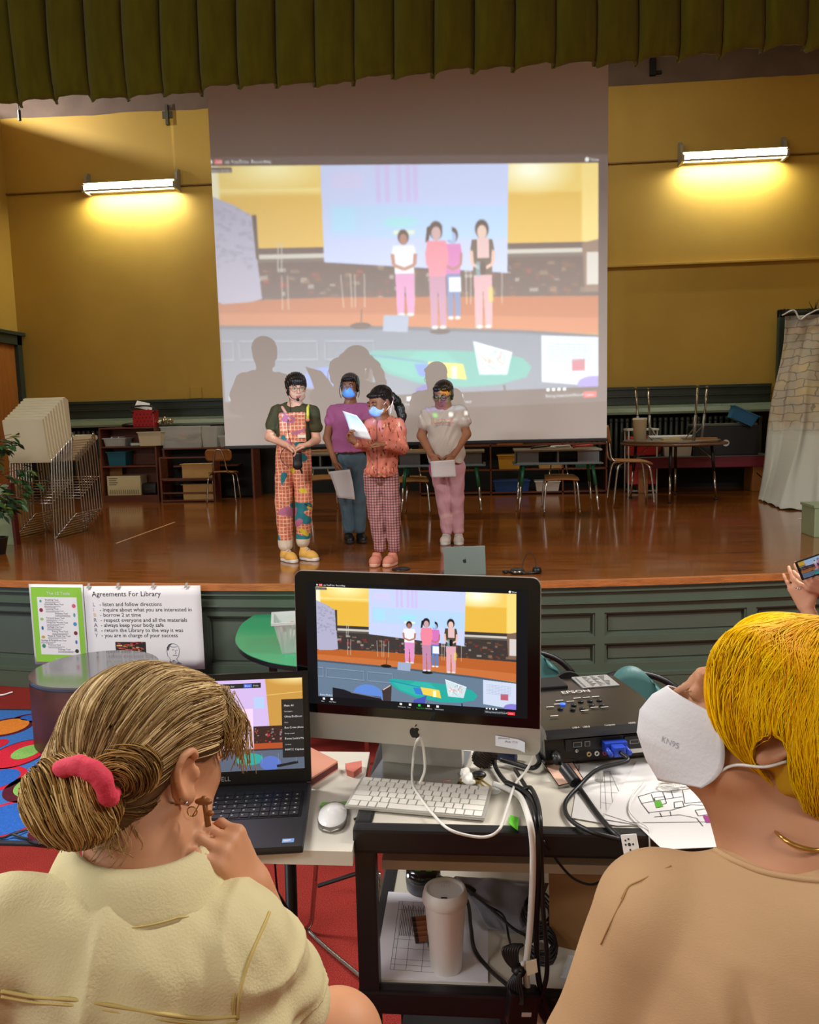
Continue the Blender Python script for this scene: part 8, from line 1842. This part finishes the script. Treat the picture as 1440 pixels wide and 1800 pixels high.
# bob
H = Body(); E = lambda p, r, k=.02, op=0: H.ell(T2(p), np.array(r)*s2, k, R2, op)
E((0, .044, .050), (.092, .100, .088)); E((0, .080, -.01), (.084, .060, .085), .03); E((0, -.016, .080), (.070, .046, .040), .02)
hcam = lambda px, py, D: PD(px, py, D)
H.ell(PD(1312, 1205, 1.0), (.042, .04, .068), .03).ell(PD(1360, 1250, .99), (.055, .05, .07), .03).ell(PD(1430, 1290, 1.0), (.06, .07, .085), .03)
H.cap(PD(1395, 1330, 1.01), PD(1425, 1385, 1.02), .026, .014, .02)
H.ell(T2((.100, .008, -.024)), (.026, .021, .026), .008, R2, 1); M_yu = mat('yellow_under', 'b88a00', .6); H.disp = lambda P: .0035*np.sin(((P-h2) @ CRt)*150+2*np.sin(((P-h2) @ CU)*40))
ho = H.build('hair', .0042, M_yu, t); H.disp = None
rng = np.random.RandomState(18); n = 8200; th = rng.uniform(0, 2*PI, n); ph = np.arccos(rng.uniform(-.2, 1, n)); S0 = np.stack([.10*np.sin(ph)*np.cos(th), .025+.115*np.sin(ph)*np.sin(th), .05+.09*np.cos(ph)], 1); P0 = h2+s2*(S0 @ R2.T); P0 = P0[(H.eval(P0) < .05) & (S0[:, 1] > -.062)]
cr = T2((0, .05, .135))
def flow3(P, it): v = P-cr; v = v-np.outer(v @ CU, CU)*.2; v /= np.linalg.norm(v, axis=1)[:, None]+1e-6; k = np.clip(it/9, 0, 1); return v*(1-.8*k)-CU*(.35+1.1*k)+(.55*vnoise(P, 20, 6)*k)[:, None]*(CRt+CF*.3)
E3 = T2((.088, .012, -.016))
def stop3(pts): d = np.linalg.norm(pts-E3, axis=1); k = np.argmax(d < .021); return k+1 if d.min() < .021 else len(pts)
def yc(path, rng):
    n, m = path.shape[:2]; k = np.clip(.5+.5*vnoise(path[n//3], 45, 3)+.3*(rng.rand(m)-.5), 0, 1)[:, None]; c = lina((.90, .60, .0))*(1-k)+lina((1.0, .88, .06))*k; return np.repeat(c[None], n, 0)
strands('hair_strands', H, P0, flow3, 24, .0085, .00075, M_st, ho, colf=yc, lift=.003, jit=.05, seed=4, lens=(.5, 1.0), wave=.16, stop=stop3)['kind'] = 'stuff'
# T-shirt with ribbed neck, and the chain
J = Body(); M2 = mid+np.array([.02, .03, -.030]); J.chain([sL, M2, sR], [.072, .078, .072], .05).cap(nb2+np.array([0, .01, -.080]), mid+np.array([0, .02, -.10]), .088, .12, .06).ell(mid+np.array([0, .03, -.24]), (.20, .14, .25), .06).ell(hp2+np.array([0, 0, .12]), (.2, .15, .22), .06).chain([sL, e2], [.074, .076], .012).chain([sR, e3], [.078, .08], .012)
J.ell(nb2+np.array([-.005, .02, .040]), (.072, .070, .050), .01, None, 1)
def td(P):
    v = P-sL; x = v @ CRt; z = v @ CU; fold = .020*np.exp(-((x-.055-.04*z)/.012)**2)*np.clip(-z*9, 0, 1)*np.clip((z+.32)*8, 0, 1)
    return fold+.0065*np.sin(x*34-z*16+2*np.sin(z*14))*np.clip(-z*5, 0, 1)+.0045*vnoise(P, 14, 5)-.009*(1-np.abs(np.sin(x*11-z*4+1.6*np.sin(z*9+x*4))))**4*np.clip(-z*6, 0, 1)
J.disp = td; M_ts = mat('tan_jersey', 'bf9a70', .9, noise=.06, nscale=6, bump=.12, bscale=300, stretch=(1, 1, 3)); jo = J.build('t_shirt', .0045, M_ts, t); SB_ = J
c_ = nb2+np.array([-.005, .004, -.014])
MB().tube(seam('s', ((1258, 1494), (1280, 1507), (1310, 1521), (1343, 1533), (1390, 1542), (1440, 1547), (1480, 1545), (1520, 1535))), .0040, 8).build('ribbed_neckband', M_ts, jo, True)
for pts in (((1106, 1556), (1092, 1585), (1072, 1625), (1056, 1660)), ((1180, 1522), (1130, 1546), (1106, 1558), (1092, 1580))):
    MB().tube(seam('s', pts), .0010, 6).build('sleeve_seam', mat('seam_tan', 'a9814f', .9), jo, True)
MB().tube(spline([PD(1355, 1452, .99), PD(1372, 1470, .955), PD(1400, 1487, .94), PD(1440, 1494, .93), PD(1480, 1480, .94)], 8), [.0008+.0022*math.sin(PI*i/32) for i in range(33)], 8).build('gold_chain', M_gold, t, True)

# --- third person: only the raised hands with a phone come into view
Yp = 3.05
gp = Person('person at the right edge holding up a phone, only hands and forearm in view', Yp, dict(head=(1582, 982), neck=(1582, 1040), shL=(1515, 1110), shR=(1650, 1110), elL=(1470, 1180, -.02), elR=(1610, 1190, -.1), wrL=(1418, 1068, .05), wrR=(1468, 1040, .0), hpL=(1550, 1290), hpR=(1612, 1290), knL=(1540, 1410, .05), knR=(1622, 1410, .05), anL=(1540, 1528, .1), anR=(1626, 1528, .1)), ('skin_light', 'd9a080'), 1.0, 1.0, 200, -5, .006,
    handL=((-.30, .1, .95), (.35, .9, .1), (.9, -.3, .2), .178, .22), handR=((-.85, .1, .35), (.1, .8, .6), (.3, -.2, 1), .178, .4))
gp.shirt(mat('navy_jersey', '26304a', .85), .6, .012); gp.trousers(mat('navy_trousers', '1b2130', .85)); B = Body().ell(gp.T((0, .03, .04)), (.086, .10, .084), .02, gp.R).ell(gp.T((0, .08, -.05)), (.075, .05, .10), .03, gp.R); B.build('hair', .006, mat('hair_brown', '3a2416', .5), gp.t)
for a in 'LR': q = gp.J['an'+a]; Body().cap((q[0], q[1]-.03, .045), (q[0]-.03, q[1]+.13, .038), .045, .042, .02).plane((0, 0, 0), (0, 0, -1), .004).build('shoe', .006, M_black, gp.t)
c = PY(1427, 996, Yp-.02); t = thing('mobile_phone', 'dark phone held up at the right edge, stage on its screen', 'phone', tuple(c)); R = (Matrix.Rotation(math.radians(-8), 4, 'Z') @ Matrix.Rotation(math.radians(-22), 4, 'Y'))
MB().box((-.048, -.004, -.036), (.100, .004, .036), .003, R).build('phone_case', M_black, t)
C = Canvas(200, 100, (60, 50, 52)); C.A[:] = VID[np.linspace(100, 560, 100).astype(int)][:, np.linspace(150, 1050, 200).astype(int)]*.8
m = bpy.data.materials.new('phone_screen_light'); m.use_nodes = True; nt = m.node_tree; b_ = nt.nodes['Principled BSDF']; im = nt.nodes.new('ShaderNodeTexImage'); im.image = C.image('phone_view'); nt.links.new(im.outputs[0], b_.inputs['Emission Color']); b_.inputs['Emission Strength'].default_value = .5; b_.inputs['Base Color'].default_value = (.01, .01, .01, 1); b_.inputs['Specular IOR Level'].default_value = .1
o = mesh_obj('display', [R @ Vector(v) for v in ((-.040, -.0045, -.031), (.092, -.0045, -.031), (.092, -.0045, .031), (-.040, -.0045, .031))], [(0, 1, 2, 3)], m, t); uv = o.data.uv_layers.new(name='UVMap'); [setattr(uv.data[i], 'uv', q) for i, q in enumerate(((0, 0), (1, 0), (1, 1), (0, 1)))]
c = PY(1404, 1035, Yp-.03); MB().tube([(c[0]+.009*math.cos(a), c[1]+.009*math.sin(a), c[2]) for a in np.linspace(0, 2*PI, 15)[:-1]], .0016, 6, True).ellip((c[0], c[1]-.010, c[2]), (.003, .002, .003)).build('ring', M_chrome, gp.t, True)
